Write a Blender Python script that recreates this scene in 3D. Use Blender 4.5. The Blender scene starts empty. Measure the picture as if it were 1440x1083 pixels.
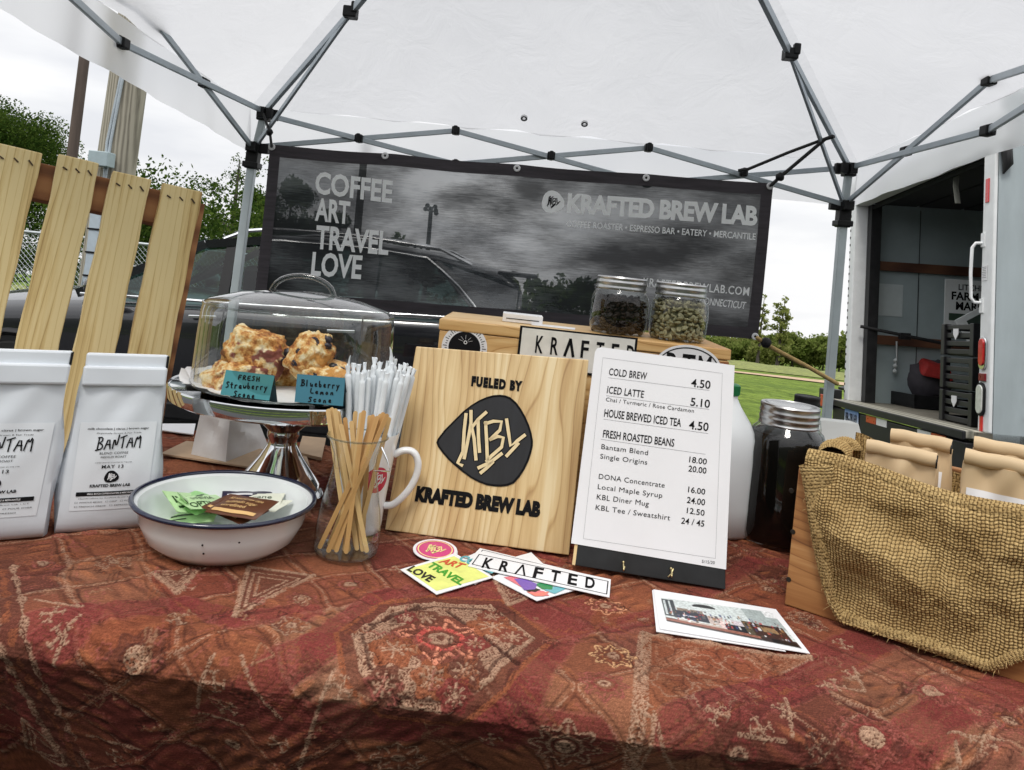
import bpy, math, random
import numpy as np
from mathutils import Vector, Matrix
R = math.radians
random.seed(7)
rng = np.random.default_rng(11)
sc = bpy.context.scene
C = sc.collection

# ---------------------------------------------------------------- camera
W_PX, H_PX = 1440.0, 1083.0
F, PX, PY, ROLL = 1080.0, 720.0, 375.0, R(6.0)
CAMZ, TZ = 1.16, 0.75
cr, sr = math.cos(ROLL), math.sin(ROLL)
cam = bpy.data.cameras.new('camera')
cam_o = bpy.data.objects.new('camera', cam)
C.objects.link(cam_o)
cam.sensor_fit = 'HORIZONTAL'
cam.sensor_width = 36.0
cam.lens = 36.0 * F / W_PX
cam.shift_x = (W_PX / 2 - PX) / W_PX
cam.shift_y = (PY - H_PX / 2) / W_PX
cam.clip_start = 0.02
cam.clip_end = 3000
cam_o.matrix_world = Matrix(((cr, -sr, 0, 0), (0, 0, -1, 0), (sr, cr, 0, CAMZ), (0, 0, 0, 1)))
sc.camera = cam_o

# ---------------------------------------------------------------- world, sun, exposure
SUN_EL, SUN_ROT = R(58), R(200)
w = bpy.data.worlds.new('World')
sc.world = w
w.use_nodes = True
nt = w.node_tree
nt.nodes.clear()
wo = nt.nodes.new('ShaderNodeOutputWorld')
bg = nt.nodes.new('ShaderNodeBackground')
bg.inputs['Strength'].default_value = 0.1
sky = nt.nodes.new('ShaderNodeTexSky')
sky.sky_type = 'NISHITA'
sky.sun_disc = False
sky.sun_elevation = SUN_EL
sky.sun_rotation = SUN_ROT
sky.dust_density = 4.0
tc = nt.nodes.new('ShaderNodeTexCoord')
mp = nt.nodes.new('ShaderNodeMapping')
mp.inputs['Scale'].default_value = (1.6, 1.6, 7.0)
ns = nt.nodes.new('ShaderNodeTexNoise')
ns.inputs['Scale'].default_value = 2.2
ns.inputs['Detail'].default_value = 6
ns.inputs['Roughness'].default_value = 0.5
rp = nt.nodes.new('ShaderNodeValToRGB')
rp.color_ramp.elements[0].position = 0.36
rp.color_ramp.elements[0].color = (6.6, 6.7, 7.0, 1)
rp.color_ramp.elements[1].position = 0.60
rp.color_ramp.elements[1].color = (8.1, 8.1, 8.15, 1)
mx = nt.nodes.new('ShaderNodeMixRGB')
mx.inputs[0].default_value = 0.93
nt.links.new(tc.outputs['Generated'], mp.inputs[0])
nt.links.new(mp.outputs[0], ns.inputs['Vector'])
nt.links.new(ns.outputs['Fac'], rp.inputs[0])
nt.links.new(sky.outputs[0], mx.inputs[1])
# an overcast sky is brightest overhead
sz = nt.nodes.new('ShaderNodeSeparateXYZ')
nt.links.new(tc.outputs['Generated'], sz.inputs[0])
zr = nt.nodes.new('ShaderNodeMapRange')
zr.inputs['From Min'].default_value = 0.25
zr.inputs['From Max'].default_value = 0.85
zr.inputs['To Min'].default_value = 1.0
zr.inputs['To Max'].default_value = 1.9
nt.links.new(sz.outputs[2], zr.inputs[0])
zm = nt.nodes.new('ShaderNodeVectorMath')
zm.operation = 'SCALE'
nt.links.new(rp.outputs[0], zm.inputs[0])
nt.links.new(zr.outputs[0], zm.inputs['Scale'])
nt.links.new(zm.outputs[0], mx.inputs[2])
nt.links.new(mx.outputs[0], bg.inputs['Color'])
nt.links.new(bg.outputs[0], wo.inputs[0])

sun = bpy.data.lights.new('sun', 'SUN')
sun.energy = 1.1
sun.angle = R(14)
sun.color = (1.0, 0.96, 0.9)
sun_o = bpy.data.objects.new('sun', sun)
C.objects.link(sun_o)
_d = Vector((math.sin(SUN_ROT) * math.cos(SUN_EL), math.cos(SUN_ROT) * math.cos(SUN_EL), math.sin(SUN_EL)))
sun_o.rotation_euler = _d.to_track_quat('Z', 'Y').to_euler()
sun_o.location = (0, 0, 12)

sc.view_settings.view_transform = 'Standard'
sc.view_settings.look = 'None'
sc.view_settings.gamma = 1.0
sc.view_settings.use_curve_mapping = False
sc.view_settings.exposure = 0.40
sc.render.engine = 'CYCLES'
sc.cycles.use_denoising = True
sc.cycles.max_bounces = 10
sc.cycles.transparent_max_bounces = 24
sc.cycles.caustics_reflective = False
sc.cycles.caustics_refractive = False
sc.cycles.sample_clamp_indirect = 6.0

# ---------------------------------------------------------------- photo pixel -> world
def ray(px, py):
    a, b = (px - PX) / F, (py - PY) / F
    return Vector((a * cr + b * sr, 1.0, a * sr - b * cr))
def at(px, py, Y):
    d = ray(px, py) * Y
    return Vector((d.x, d.y, d.z + CAMZ))
def onz(px, py, z):
    d = ray(px, py)
    t = (z - CAMZ) / d.z
    return Vector((d.x * t, t, z))
def tab(px, py):
    return onz(px, py, TZ)
CAM = Vector((0, 0, CAMZ))

class Frame:
    """A local frame on a flat thing: origin o, x across, y up, z towards the viewer."""
    def __init__(s, o, x, y):
        X = Vector(x).normalized()
        Yv = Vector(y)
        Yv = (Yv - X * Yv.dot(X)).normalized()
        Z = X.cross(Yv)
        s.o = Vector(o)
        s.M = Matrix(((X.x, Yv.x, Z.x, o[0]), (X.y, Yv.y, Z.y, o[1]), (X.z, Yv.z, Z.z, o[2]), (0, 0, 0, 1)))
        s.I = s.M.inverted()
        s.n = Z
    def px(s, px, py, lift=0.0):
        d = ray(px, py)
        o = s.o + s.n * lift
        t = (o - CAM).dot(s.n) / d.dot(s.n)
        p = s.I @ (CAM + d * t)
        return Vector((p.x, p.y))

# ---------------------------------------------------------------- scene helpers
def props(o, label=None, cat=None, group=None, kind=None):
    if label: o['label'] = label
    if cat: o['category'] = cat
    if group: o['group'] = group
    if kind: o['kind'] = kind
    return o
def thing(name, label, cat, loc=(0, 0, 0), group=None, M=None, rz=0):
    o = bpy.data.objects.new(name, None)
    o.empty_display_size = 0.05
    C.objects.link(o)
    if M is not None: o.matrix_world = M
    else:
        o.location = loc
        o.rotation_euler = (0, 0, rz)
    return props(o, label, cat, group)

class MB:
    def __init__(s):
        s.v, s.f = [], []
    def add(s, vs, fs):
        k = len(s.v)
        s.v += [tuple(p) for p in vs]
        s.f += [tuple(i + k for i in f) for f in fs]
        return s
    def box(s, c, d, M=None):
        x, y, z = d[0] / 2, d[1] / 2, d[2] / 2
        vs = [Vector((c[0] + i * x, c[1] + j * y, c[2] + k * z)) for i in (-1, 1) for j in (-1, 1) for k in (-1, 1)]
        if M is not None: vs = [M @ p for p in vs]
        return s.add(vs, [(0, 1, 3, 2), (4, 6, 7, 5), (0, 4, 5, 1), (2, 3, 7, 6), (0, 2, 6, 4), (1, 5, 7, 3)])
    def hexa(s, b, t):
        """b, t: four bottom and four top corners"""
        vs = list(b) + list(t)
        return s.add(vs, [(3, 2, 1, 0), (4, 5, 6, 7), (0, 1, 5, 4), (1, 2, 6, 5), (2, 3, 7, 6), (3, 0, 4, 7)])
    def prism(s, poly, z0, z1, M=None):
        n = len(poly)
        vs = [Vector((p[0], p[1], z0)) for p in poly] + [Vector((p[0], p[1], z1)) for p in poly]
        if M is not None: vs = [M @ p for p in vs]
        fs = [tuple(range(n - 1, -1, -1)), tuple(range(n, 2 * n))]
        fs += [(i, (i + 1) % n, n + (i + 1) % n, n + i) for i in range(n)]
        return s.add(vs, fs)
    def lathe(s, prof, n=48, c=(0, 0, 0), M=None, closed=False):
        vs, fs = [], []
        for r, z in prof:
            for i in range(n):
                a = 2 * math.pi * i / n
                p = Vector((c[0] + r * math.cos(a), c[1] + r * math.sin(a), c[2] + z))
                vs.append(M @ p if M is not None else p)
        m = len(prof)
        for j in range(m - 1 + (1 if closed else 0)):
            j2 = (j + 1) % m
            for i in range(n):
                i2 = (i + 1) % n
                fs.append((j * n + i, j * n + i2, j2 * n + i2, j2 * n + i))
        return s.add(vs, fs)
    def tube(s, pts, r, n=8, cap=True, flat=1.0, up=None):
        pts = [Vector(p) for p in pts]
        rs = r if isinstance(r, (list, tuple)) else [r] * len(pts)
        vs, fs = [], []
        prev = None
        for i, p in enumerate(pts):
            t = (pts[min(i + 1, len(pts) - 1)] - pts[max(i - 1, 0)])
            t = t.normalized() if t.length > 1e-9 else Vector((0, 0, 1))
            ref = prev if prev is not None else (Vector(up) if up else (Vector((0, 0, 1)) if abs(t.z) < 0.9 else Vector((1, 0, 0))))
            a = (ref - t * ref.dot(t))
            if a.length < 1e-6: a = t.orthogonal()
            a.normalize()
            prev = a
            b = t.cross(a)
            for k in range(n):
                th = 2 * math.pi * (k + .5) / n
                vs.append(p + a * (math.cos(th) * rs[i]) + b * (math.sin(th) * rs[i] * flat))
        for i in range(len(pts) - 1):
            for k in range(n):
                k2 = (k + 1) % n
                fs.append((i * n + k, i * n + k2, (i + 1) * n + k2, (i + 1) * n + k))
        if cap:
            fs.append(tuple(range(n - 1, -1, -1)))
            fs.append(tuple((len(pts) - 1) * n + k for k in range(n)))
        return s.add(vs, fs)
    def bar(s, a, b, wd, ht=None, up=(0, 0, 1)):
        """rectangular bar from a to b"""
        a, b = Vector(a), Vector(b)
        ht = ht or wd
        t = (b - a).normalized()
        u = Vector(up)
        u = (u - t * u.dot(t))
        u = u.normalized() if u.length > 1e-6 else t.orthogonal().normalized()
        v = t.cross(u)
        q = lambda p: [p + u * (ht / 2 * i) + v * (wd / 2 * j) for i, j in ((-1, -1), (1, -1), (1, 1), (-1, 1))]
        return s.hexa(q(a), q(b))
    def ribbon(s, pts, wd, z, taper=False):
        """flat stroke along a 2D polyline"""
        pts = [Vector((p[0], p[1])) for p in pts]
        n = len(pts)
        vs, fs = [], []
        for i, p in enumerate(pts):
            t = pts[min(i + 1, n - 1)] - pts[max(i - 1, 0)]
            t = t.normalized() if t.length > 1e-9 else Vector((1, 0))
            nn = Vector((-t.y, t.x))
            k = wd / 2 * (1 if not taper else (0.55 + 0.45 * math.sin(math.pi * (i + .6) / (n + .2))))
            e = t * (-k * .6 if i == 0 else (k * .6 if i == n - 1 else 0))
            vs += [(p.x + nn.x * k + e.x, p.y + nn.y * k + e.y, z), (p.x - nn.x * k + e.x, p.y - nn.y * k + e.y, z)]
        for i in range(n - 1):
            fs.append((2 * i, 2 * i + 1, 2 * i + 3, 2 * i + 2))
        return s.add(vs, fs)
    def flat(s, poly, z):
        return s.add([(p[0], p[1], z) for p in poly], [tuple(range(len(poly)))])
    def ico(s, c, r, jit=0.0, sub=None, sc3=(1, 1, 1), M=None):
        n, m = (8, 6) if sub is None else sub
        vs, fs = [(0, 0, 1)], []
        for j in range(1, m):
            ph = math.pi * j / m
            for i in range(n):
                a = 2 * math.pi * i / n
                vs.append((math.sin(ph) * math.cos(a), math.sin(ph) * math.sin(a), math.cos(ph)))
        vs.append((0, 0, -1))
        for i in range(n): fs.append((0, 1 + i, 1 + (i + 1) % n))
        for j in range(m - 2):
            for i in range(n):
                i2 = (i + 1) % n
                fs.append((1 + j * n + i, 1 + (j + 1) * n + i, 1 + (j + 1) * n + i2, 1 + j * n + i2))
        e = 1 + (m - 2) * n
        for i in range(n): fs.append((e + i, len(vs) - 1, e + (i + 1) % n))
        out = []
        for p in vs:
            k = r * (1 + random.uniform(-jit, jit))
            q = Vector((p[0] * k * sc3[0], p[1] * k * sc3[1], p[2] * k * sc3[2]))
            if M is not None: q = M @ q
            out.append(q + Vector(c))
        return s.add(out, fs)
    def grid(s, pts, nu, nv):
        """pts: nu*nv points, v fastest"""
        return s.add(pts, [(i * nv + j, (i + 1) * nv + j, (i + 1) * nv + j + 1, i * nv + j + 1) for i in range(nu - 1) for j in range(nv - 1)])
    def build(s, name, mat, parent=None, smooth=None, bevel=0, label=None, world=False, solid=0, M=None):
        me = bpy.data.meshes.new(name)
        me.from_pydata(s.v, [], s.f)
        o = bpy.data.objects.new(name, me)
        C.objects.link(o)
        if M is not None: me.transform(M)
        if parent is not None:
            if world: me.transform(parent.matrix_basis.inverted())
            o.parent = parent
        if mat is not None: me.materials.append(mat)
        if smooth is not None:
            me.polygons.foreach_set('use_smooth', [True] * len(me.polygons))
            if smooth < 180: me.set_sharp_from_angle(angle=R(smooth))
        if solid:
            md = o.modifiers.new('solid', 'SOLIDIFY')
            md.thickness = solid
            md.offset = -1
        if bevel:
            md = o.modifiers.new('bevel', 'BEVEL')
            md.width = bevel
            md.segments = 2
            md.limit_method = 'ANGLE'
            md.angle_limit = R(35)
        if label: o['label'] = label
        return o

def npmesh(name, V, Fq, mat, parent=None, col=None, smooth=True):
    """big grid mesh from numpy arrays: V (n,3), Fq (m,4), col (n,3) -> attribute 'paint'"""
    me = bpy.data.meshes.new(name)
    me.vertices.add(len(V))
    me.vertices.foreach_set('co', np.ascontiguousarray(V, dtype=np.float32).ravel())
    m, k = Fq.shape
    me.loops.add(m * k)
    me.loops.foreach_set('vertex_index', np.ascontiguousarray(Fq, dtype=np.int32).ravel())
    me.polygons.add(m)
    me.polygons.foreach_set('loop_start', np.arange(0, m * k, k, dtype=np.int32))
    me.polygons.foreach_set('loop_total', np.full(m, k, dtype=np.int32))
    me.update(calc_edges=True)
    me.polygons.foreach_set('use_smooth', np.full(m, bool(smooth)))
    if col is not None:
        ca = me.color_attributes.new('paint', 'FLOAT_COLOR', 'POINT')
        rgba = np.ones((len(V), 4), dtype=np.float32)
        rgba[:, :3] = col
        ca.data.foreach_set('color', rgba.ravel())
    o = bpy.data.objects.new(name, me)
    C.objects.link(o)
    if mat is not None: me.materials.append(mat)
    if parent is not None: o.parent = parent
    return o
def gridfaces(nu, nv):
    i, j = np.meshgrid(np.arange(nu - 1), np.arange(nv - 1), indexing='ij')
    a = (i * nv + j).ravel()
    return np.stack([a, a + nv, a + nv + 1, a + 1], 1)

# ---------------------------------------------------------------- materials
def lin(r, g, b):
    f = lambda c: (c / 255 / 12.92) if c / 255 <= 0.04045 else ((c / 255 + 0.055) / 1.055) ** 2.4
    return (f(r), f(g), f(b))
def newmat(name):
    m = bpy.data.materials.new(name)
    m.use_nodes = True
    n = m.node_tree
    n.nodes.clear()
    out = n.nodes.new('ShaderNodeOutputMaterial')
    return m, n, out
def N(n, t, **kw):
    x = n.nodes.new('ShaderNode' + t)
    for k, v in kw.items():
        try: setattr(x, k, v)
        except Exception: pass
    return x
def inp(x, **kw):
    for k, v in kw.items(): x.inputs[k.replace('_', ' ')].default_value = v
    return x
def coords(n, scale=(1, 1, 1), kind='Object', rot=(0, 0, 0)):
    t = N(n, 'TexCoord')
    m = N(n, 'Mapping')
    m.inputs['Scale'].default_value = scale
    m.inputs['Rotation'].default_value = rot
    n.links.new(t.outputs[kind], m.inputs[0])
    return m.outputs[0]
def ramp(n, fac, stops):
    r = N(n, 'ValToRGB')
    e = r.color_ramp.elements
    while len(e) < len(stops): e.new(0.5)
    for k, (p, c) in enumerate(stops):
        e[k].position = p
        e[k].color = (*c, 1)
    n.links.new(fac, r.inputs[0])
    return r.outputs[0]
def bump(n, h, strength, dist, bsdf):
    b = N(n, 'Bump')
    b.inputs['Strength'].default_value = strength
    b.inputs['Distance'].default_value = dist
    n.links.new(h, b.inputs['Height'])
    n.links.new(b.outputs[0], bsdf.inputs['Normal'])
def pm(name, col, rough=0.5, metal=0.0, var=0.12, scale=18.0, bmp=0.0, bdist=0.002, coat=0.0, spec=None, stretch=(1, 1, 1), rvar=0.1, detail=5, sheen=0):
    """Principled with a little procedural colour and roughness variation"""
    m, n, out = newmat(name)
    p = N(n, 'BsdfPrincipled')
    inp(p, Metallic=metal)
    if coat: p.inputs['Coat Weight'].default_value = coat
    if spec is not None: p.inputs['Specular IOR Level'].default_value = spec
    if sheen: p.inputs['Sheen Weight'].default_value = sheen
    t = N(n, 'TexNoise')
    inp(t, Scale=scale, Detail=detail, Roughness=0.6)
    n.links.new(coords(n, stretch), t.inputs['Vector'])
    lo = tuple(c * (1 - var) for c in col)
    hi = tuple(min(1, c * (1 + var)) for c in col)
    n.links.new(ramp(n, t.outputs['Fac'], [(0.3, lo), (0.7, hi)]), p.inputs['Base Color'])
    mr = N(n, 'MapRange')
    inp(mr, To_Min=max(0.02, rough - rvar), To_Max=min(1, rough + rvar))
    n.links.new(t.outputs['Fac'], mr.inputs[0])
    n.links.new(mr.outputs[0], p.inputs['Roughness'])
    if bmp: bump(n, t.outputs['Fac'], bmp, bdist, p)
    n.links.new(p.outputs[0], out.inputs[0])
    return m
def wood(name, c1, c2, c3, scale=30, stretch=(1, .06, 1), rough=0.55, rings=6.0, distort=3.0, bmp=0.15, axis='X', knot=0.0):
    m, n, out = newmat(name)
    p = N(n, 'BsdfPrincipled')
    inp(p, Roughness=rough)
    co = coords(n, stretch)
    a = N(n, 'TexNoise')
    inp(a, Scale=scale, Detail=8, Roughness=0.65)
    n.links.new(co, a.inputs['Vector'])
    wv = N(n, 'TexWave', wave_type='BANDS', bands_direction=axis)
    inp(wv, Scale=rings, Distortion=distort, Detail=3)
    wv.inputs['Detail Scale'].default_value = 1.2
    n.links.new(co, wv.inputs['Vector'])
    ad = N(n, 'Math', operation='MULTIPLY_ADD')
    n.links.new(wv.outputs['Fac'], ad.inputs[0])
    ad.inputs[1].default_value = 0.55
    n.links.new(a.outputs['Fac'], ad.inputs[2])
    n.links.new(ramp(n, ad.outputs[0], [(0.35, c1), (0.65, c2), (1.0, c3)]), p.inputs['Base Color'])
    bump(n, ad.outputs[0], bmp, 0.002, p)
    n.links.new(p.outputs[0], out.inputs[0])
    return m
def ringwood(name, cols, freq=66, warp=.16, wscale=5.5, wst=(1.6, .30, 1), power=.72, fine=.25, rough=.5, bmp=.12, axis=0, off=.02, dist=.001):
    """sawn board: growth rings warped by a slow noise, with fine fibre"""
    m, n, out = newmat(name)
    p = inp(N(n, 'BsdfPrincipled'), Roughness=rough)
    ns1 = inp(N(n, 'TexNoise'), Scale=wscale, Detail=2, Roughness=.45)
    n.links.new(coords(n, wst), ns1.inputs['Vector'])
    sx = N(n, 'SeparateXYZ'); n.links.new(coords(n), sx.inputs[0])
    a0 = N(n, 'Math', operation='MULTIPLY_ADD'); a0.inputs[1].default_value = warp
    n.links.new(ns1.outputs['Fac'], a0.inputs[0]); n.links.new(sx.outputs[axis], a0.inputs[2])
    pw = N(n, 'Math', operation='POWER'); pw.inputs[1].default_value = power
    ab = N(n, 'Math', operation='ADD'); ab.inputs[1].default_value = off
    n.links.new(a0.outputs[0], ab.inputs[0]); n.links.new(ab.outputs[0], pw.inputs[0])
    fq = N(n, 'Math', operation='MULTIPLY'); fq.inputs[1].default_value = freq; n.links.new(pw.outputs[0], fq.inputs[0])
    fr_ = N(n, 'Math', operation='FRACT'); n.links.new(fq.outputs[0], fr_.inputs[0])
    st = tuple(1 if k == axis else .035 for k in range(3)); st3 = tuple(1 if k == axis else .08 for k in range(3))
    ns2 = inp(N(n, 'TexNoise'), Scale=260, Detail=5, Roughness=.7); n.links.new(coords(n, st), ns2.inputs['Vector'])
    ns3 = inp(N(n, 'TexNoise'), Scale=24, Detail=3); n.links.new(coords(n, st3), ns3.inputs['Vector'])
    ed = ramp(n, fr_.outputs[0], [(0, (.30,) * 3), (.07, (.66,) * 3), (.6, (.88,) * 3), (.93, (.78,) * 3), (1, (.35,) * 3)])
    se = N(n, 'SeparateColor'); n.links.new(ed, se.inputs[0])
    nz_ = N(n, 'Math', operation='MULTIPLY'); nz_.inputs[1].default_value = .85; n.links.new(ns3.outputs['Fac'], nz_.inputs[0])
    a = N(n, 'Math', operation='MULTIPLY_ADD'); a.inputs[1].default_value = .42
    n.links.new(se.outputs[0], a.inputs[0]); n.links.new(nz_.outputs[0], a.inputs[2])
    b = N(n, 'Math', operation='MULTIPLY_ADD'); b.inputs[1].default_value = fine
    n.links.new(ns2.outputs['Fac'], b.inputs[0]); n.links.new(a.outputs[0], b.inputs[2])
    n.links.new(ramp(n, b.outputs[0], [(.60, cols[0]), (.80, cols[1]), (.92, cols[2]), (1.0, cols[3])]), p.inputs['Base Color'])
    bump(n, b.outputs[0], bmp, dist, p)
    n.links.new(p.outputs[0], out.inputs[0])
    return m
def chaikin(pts, k=2):
    pts = [Vector(p) for p in pts]
    for _ in range(k):
        q = [pts[0]]
        for a, b in zip(pts, pts[1:]): q += [a.lerp(b, .25), a.lerp(b, .75)]
        pts = q + [pts[-1]]
    return pts
def glass(name, tint=(0.96, 0.98, 0.97), edge=(0.45, 0.5, 0.48), rough=0.01, refl=1.0):
    """thin blown glass: clear face-on, reflective and greener at the edge"""
    m, n, out = newmat(name)
    lw = N(n, 'LayerWeight')
    inp(lw, Blend=0.28)
    tr = N(n, 'BsdfTransparent')
    n.links.new(ramp(n, lw.outputs['Facing'], [(0.45, tint), (0.97, edge)]), tr.inputs[0])
    gl = N(n, 'BsdfGlossy')
    inp(gl, Roughness=rough)
    lf = N(n, 'LayerWeight')
    inp(lf, Blend=0.5)
    pw = N(n, 'Math', operation='POWER')
    n.links.new(lf.outputs['Facing'], pw.inputs[0])
    pw.inputs[1].default_value = 3.2
    fr = N(n, 'Math', operation='MULTIPLY_ADD')
    n.links.new(pw.outputs[0], fr.inputs[0])
    fr.inputs[1].default_value = 0.85
    fr.inputs[2].default_value = 0.045
    ns_ = N(n, 'TexNoise')
    inp(ns_, Scale=9.0, Detail=2)
    n.links.new(coords(n), ns_.inputs['Vector'])
    bp = N(n, 'Bump')
    inp(bp, Strength=0.12, Distance=0.004)
    n.links.new(ns_.outputs['Fac'], bp.inputs['Height'])
    n.links.new(bp.outputs[0], gl.inputs['Normal'])
    ml = N(n, 'Math', operation='MULTIPLY')
    ml.inputs[1].default_value = refl
    ml.use_clamp = True
    n.links.new(fr.outputs[0], ml.inputs[0])
    mix = N(n, 'MixShader')
    n.links.new(ml.outputs[0], mix.inputs[0])
    n.links.new(tr.outputs[0], mix.inputs[1])
    n.links.new(gl.outputs[0], mix.inputs[2])
    n.links.new(mix.outputs[0], out.inputs[0])
    return m
def painted(name, rough=0.9, bmp=0.0, bscale=900, sheen=0.0, spec=0.3, gain=1.0, bdist=0.001):
    """colour woven or printed into the surface (attribute 'paint')"""
    m, n, out = newmat(name)
    p = N(n, 'BsdfPrincipled')
    inp(p, Roughness=rough)
    p.inputs['Specular IOR Level'].default_value = spec
    if sheen: p.inputs['Sheen Weight'].default_value = sheen
    a = N(n, 'Attribute', attribute_name='paint')
    t = N(n, 'TexNoise')
    inp(t, Scale=bscale, Detail=2)
    n.links.new(coords(n), t.inputs['Vector'])
    mxx = N(n, 'MixRGB', blend_type='MULTIPLY')
    mxx.inputs[0].default_value = 1.0
    n.links.new(a.outputs['Color'], mxx.inputs[1])
    n.links.new(ramp(n, t.outputs['Fac'], [(0.3, (0.72 * gain,) * 3), (0.7, (1.2 * gain,) * 3)]), mxx.inputs[2])
    n.links.new(mxx.outputs[0], p.inputs['Base Color'])
    if bmp: bump(n, t.outputs['Fac'], bmp, bdist, p)
    n.links.new(p.outputs[0], out.inputs[0])
    return m

MT = {}
MT['ink'] = pm('black_ink', (0.010, 0.010, 0.011), 0.85, var=0.2, spec=.08)
MT['white_print'] = pm('white_print', (0.72, 0.72, 0.73), 0.5, var=0.04)
MT['paper'] = pm('white_paper', (0.80, 0.80, 0.81), 0.6, var=0.03, scale=40)
MT['black_plastic'] = pm('black_plastic', (0.009, 0.009, 0.010), 0.5, var=0.3, spec=.25)
MT['alu'] = pm('painted_aluminium', lin(172, 181, 187), 0.36, 0.45, var=0.12, scale=8)
MT['chrome'] = pm('polished_chrome', (0.72, 0.73, 0.74), 0.06, 1.0, var=0.04, scale=4, rvar=0.03)
MT['zinc'] = pm('dull_zinc_lid', (0.48, 0.48, 0.48), 0.3, 1.0, var=0.2, scale=30)
MT['glass'] = glass('clear_glass')
MT['ceramic'] = pm('white_glazed_ceramic', (0.78, 0.79, 0.79), 0.15, var=0.03, scale=8, coat=0.5, rvar=0.05)

# ---------------------------------------------------------------- lettering
_fonts = {}
def _text_mesh(s, bold=0.0, spacing=1.0):
    cu = bpy.data.curves.new('t', 'FONT')
    cu.body = s
    cu.offset = bold
    cu.space_character = spacing
    cu.resolution_u = 3
    o = bpy.data.objects.new('t', cu)
    C.objects.link(o)
    dg = bpy.context.evaluated_depsgraph_get()
    dg.update()
    me = bpy.data.meshes.new_from_object(o.evaluated_get(dg))
    bpy.data.objects.remove(o)
    bpy.data.curves.remove(cu)
    return me
_H = _text_mesh('H')
CAPH = max(v.co.y for v in _H.vertices)
def letter(s, bl, br, tl, mat, parent, z=0.0006, bold=0.0, spacing=1.0, name='lettering', wav=None, build=True):
    """text laid on a frame so that baseline runs bl->br and the cap height runs bl->tl"""
    me = _text_mesh(s, bold, spacing)
    xs = [v.co.x for v in me.vertices]
    x0, x1 = min(xs), max(xs)
    bl, br, tl = Vector(bl), Vector(br), Vector(tl)
    for v in me.vertices:
        u = (v.co.x - x0) / (x1 - x0)
        t = v.co.y / CAPH
        p = bl + (br - bl) * u + (tl - bl) * t
        v.co = (p.x, p.y, z + (wav(p.x, p.y) if wav else 0))
    if not build: return me
    me.name = name
    o = bpy.data.objects.new(name, me)
    C.objects.link(o)
    me.materials.append(mat)
    o.parent = parent
    return o
def letters(items, mat, parent, name='lettering', z=0.0006, wav=None):
    """several lines of print as ONE mesh: items = (text, bl, br, tl, bold, spacing)"""
    mb = MB()
    for it in items:
        s, bl, br, tl = it[:4]
        me = letter(s, bl, br, tl, None, None, z, *(it[4:6] if len(it) > 4 else ()), wav=wav, build=False)
        mb.add([v.co.copy() for v in me.vertices], [tuple(p.vertices) for p in me.polygons])
        bpy.data.meshes.remove(me)
    return mb.build(name, mat, parent)
# hand lettering: single strokes in a unit box
HAND = {
 'A': [[(0,0),(.45,1.05),(.8,0)],[(.15,.4),(.75,.38)]], 'B': [[(.1,0),(.15,1)],[(0,.95),(.6,1),(.6,.65),(.2,.52),(.75,.4),(.7,.05),(-.1,-.05)]],
 'F': [[(.1,0),(.1,1),(.7,.95)],[(.1,.5),(.55,.52)]], 'R': [[(.1,0),(.1,1),(.6,.9),(.55,.55),(.1,.48),(.7,0)]],
 'E': [[(.65,1),(.1,.95),(.1,0),(.7,.05)],[(.1,.5),(.55,.5)]], 'S': [[(.65,.9),(.3,1),(.1,.75),(.55,.45),(.5,.1),(.05,.05)]],
 'H': [[(.1,0),(.1,1)],[(.65,0),(.65,1)],[(.1,.5),(.65,.52)]], 'N': [[(.1,0),(.15,1),(.6,0),(.75,1.1)]], 'T': [[(.4,0),(.4,.9)],[(0,.85),(.8,1.0)]],
 'M': [[(.05,0),(.25,1),(.45,.45),(.75,1.1),(.85,-.1)]], 'L': [[(.15,1),(.1,0),(.65,.05)]],
 't': [[(.3,.95),(.3,.1),(.5,.05)],[(.1,.62),(.55,.65)]], 'r': [[(.15,0),(.15,.55)],[(.15,.4),(.35,.58),(.55,.52)]],
 'a': [[(.55,.5),(.25,.55),(.1,.25),(.3,0),(.52,.2),(.55,.5),(.6,0)]], 'w': [[(.05,.55),(.2,0),(.35,.4),(.5,0),(.7,.55)]],
 'b': [[(.1,1),(.1,0),(.5,.05),(.5,.45),(.12,.45)]], 'e': [[(.1,.28),(.52,.32),(.4,.58),(.12,.4),(.2,.02),(.55,.08)]],
 'y': [[(.08,.55),(.3,.12)],[(.58,.58),(.1,-.4)]], 'c': [[(.5,.5),(.2,.55),(.1,.2),(.3,0),(.55,.1)]],
 'o': [[(.3,.55),(.08,.28),(.3,0),(.52,.28),(.3,.55)]], 'n': [[(.1,0),(.12,.55),(.12,.38),(.4,.56),(.5,.0)]],
 'm': [[(.08,0),(.1,.55),(.12,.4),(.28,.55),(.34,.0),(.36,.4),(.52,.54),(.6,0)]], 'l': [[(.25,1),(.25,0)]], 'u': [[(.1,.55),(.12,.05),(.45,.05),(.5,.55),(.55,0)]],
}
def hand(mb, s, bl, br, tl, wd, z, jit=0.05):
    bl, br, tl = Vector(bl), Vector(br), Vector(tl)
    n = len(s)
    for k, ch in enumerate(s):
        dy = random.uniform(-jit, jit)
        for st in HAND.get(ch, []):
            q = []
            for (x, y) in st:
                u = (k + x * 0.98) / n
                q.append(bl + (br - bl) * u + (tl - bl) * (y + dy))
            # smooth with a midpoint pass
            if len(q) > 2:
                r = [q[0]]
                for i in range(len(q) - 1):
                    r += [q[i] * .72 + q[i + 1] * .28, q[i] * .28 + q[i + 1] * .72]
                q = r + [q[-1]]
            mb.ribbon(q, wd, z)
    return mb
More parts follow.
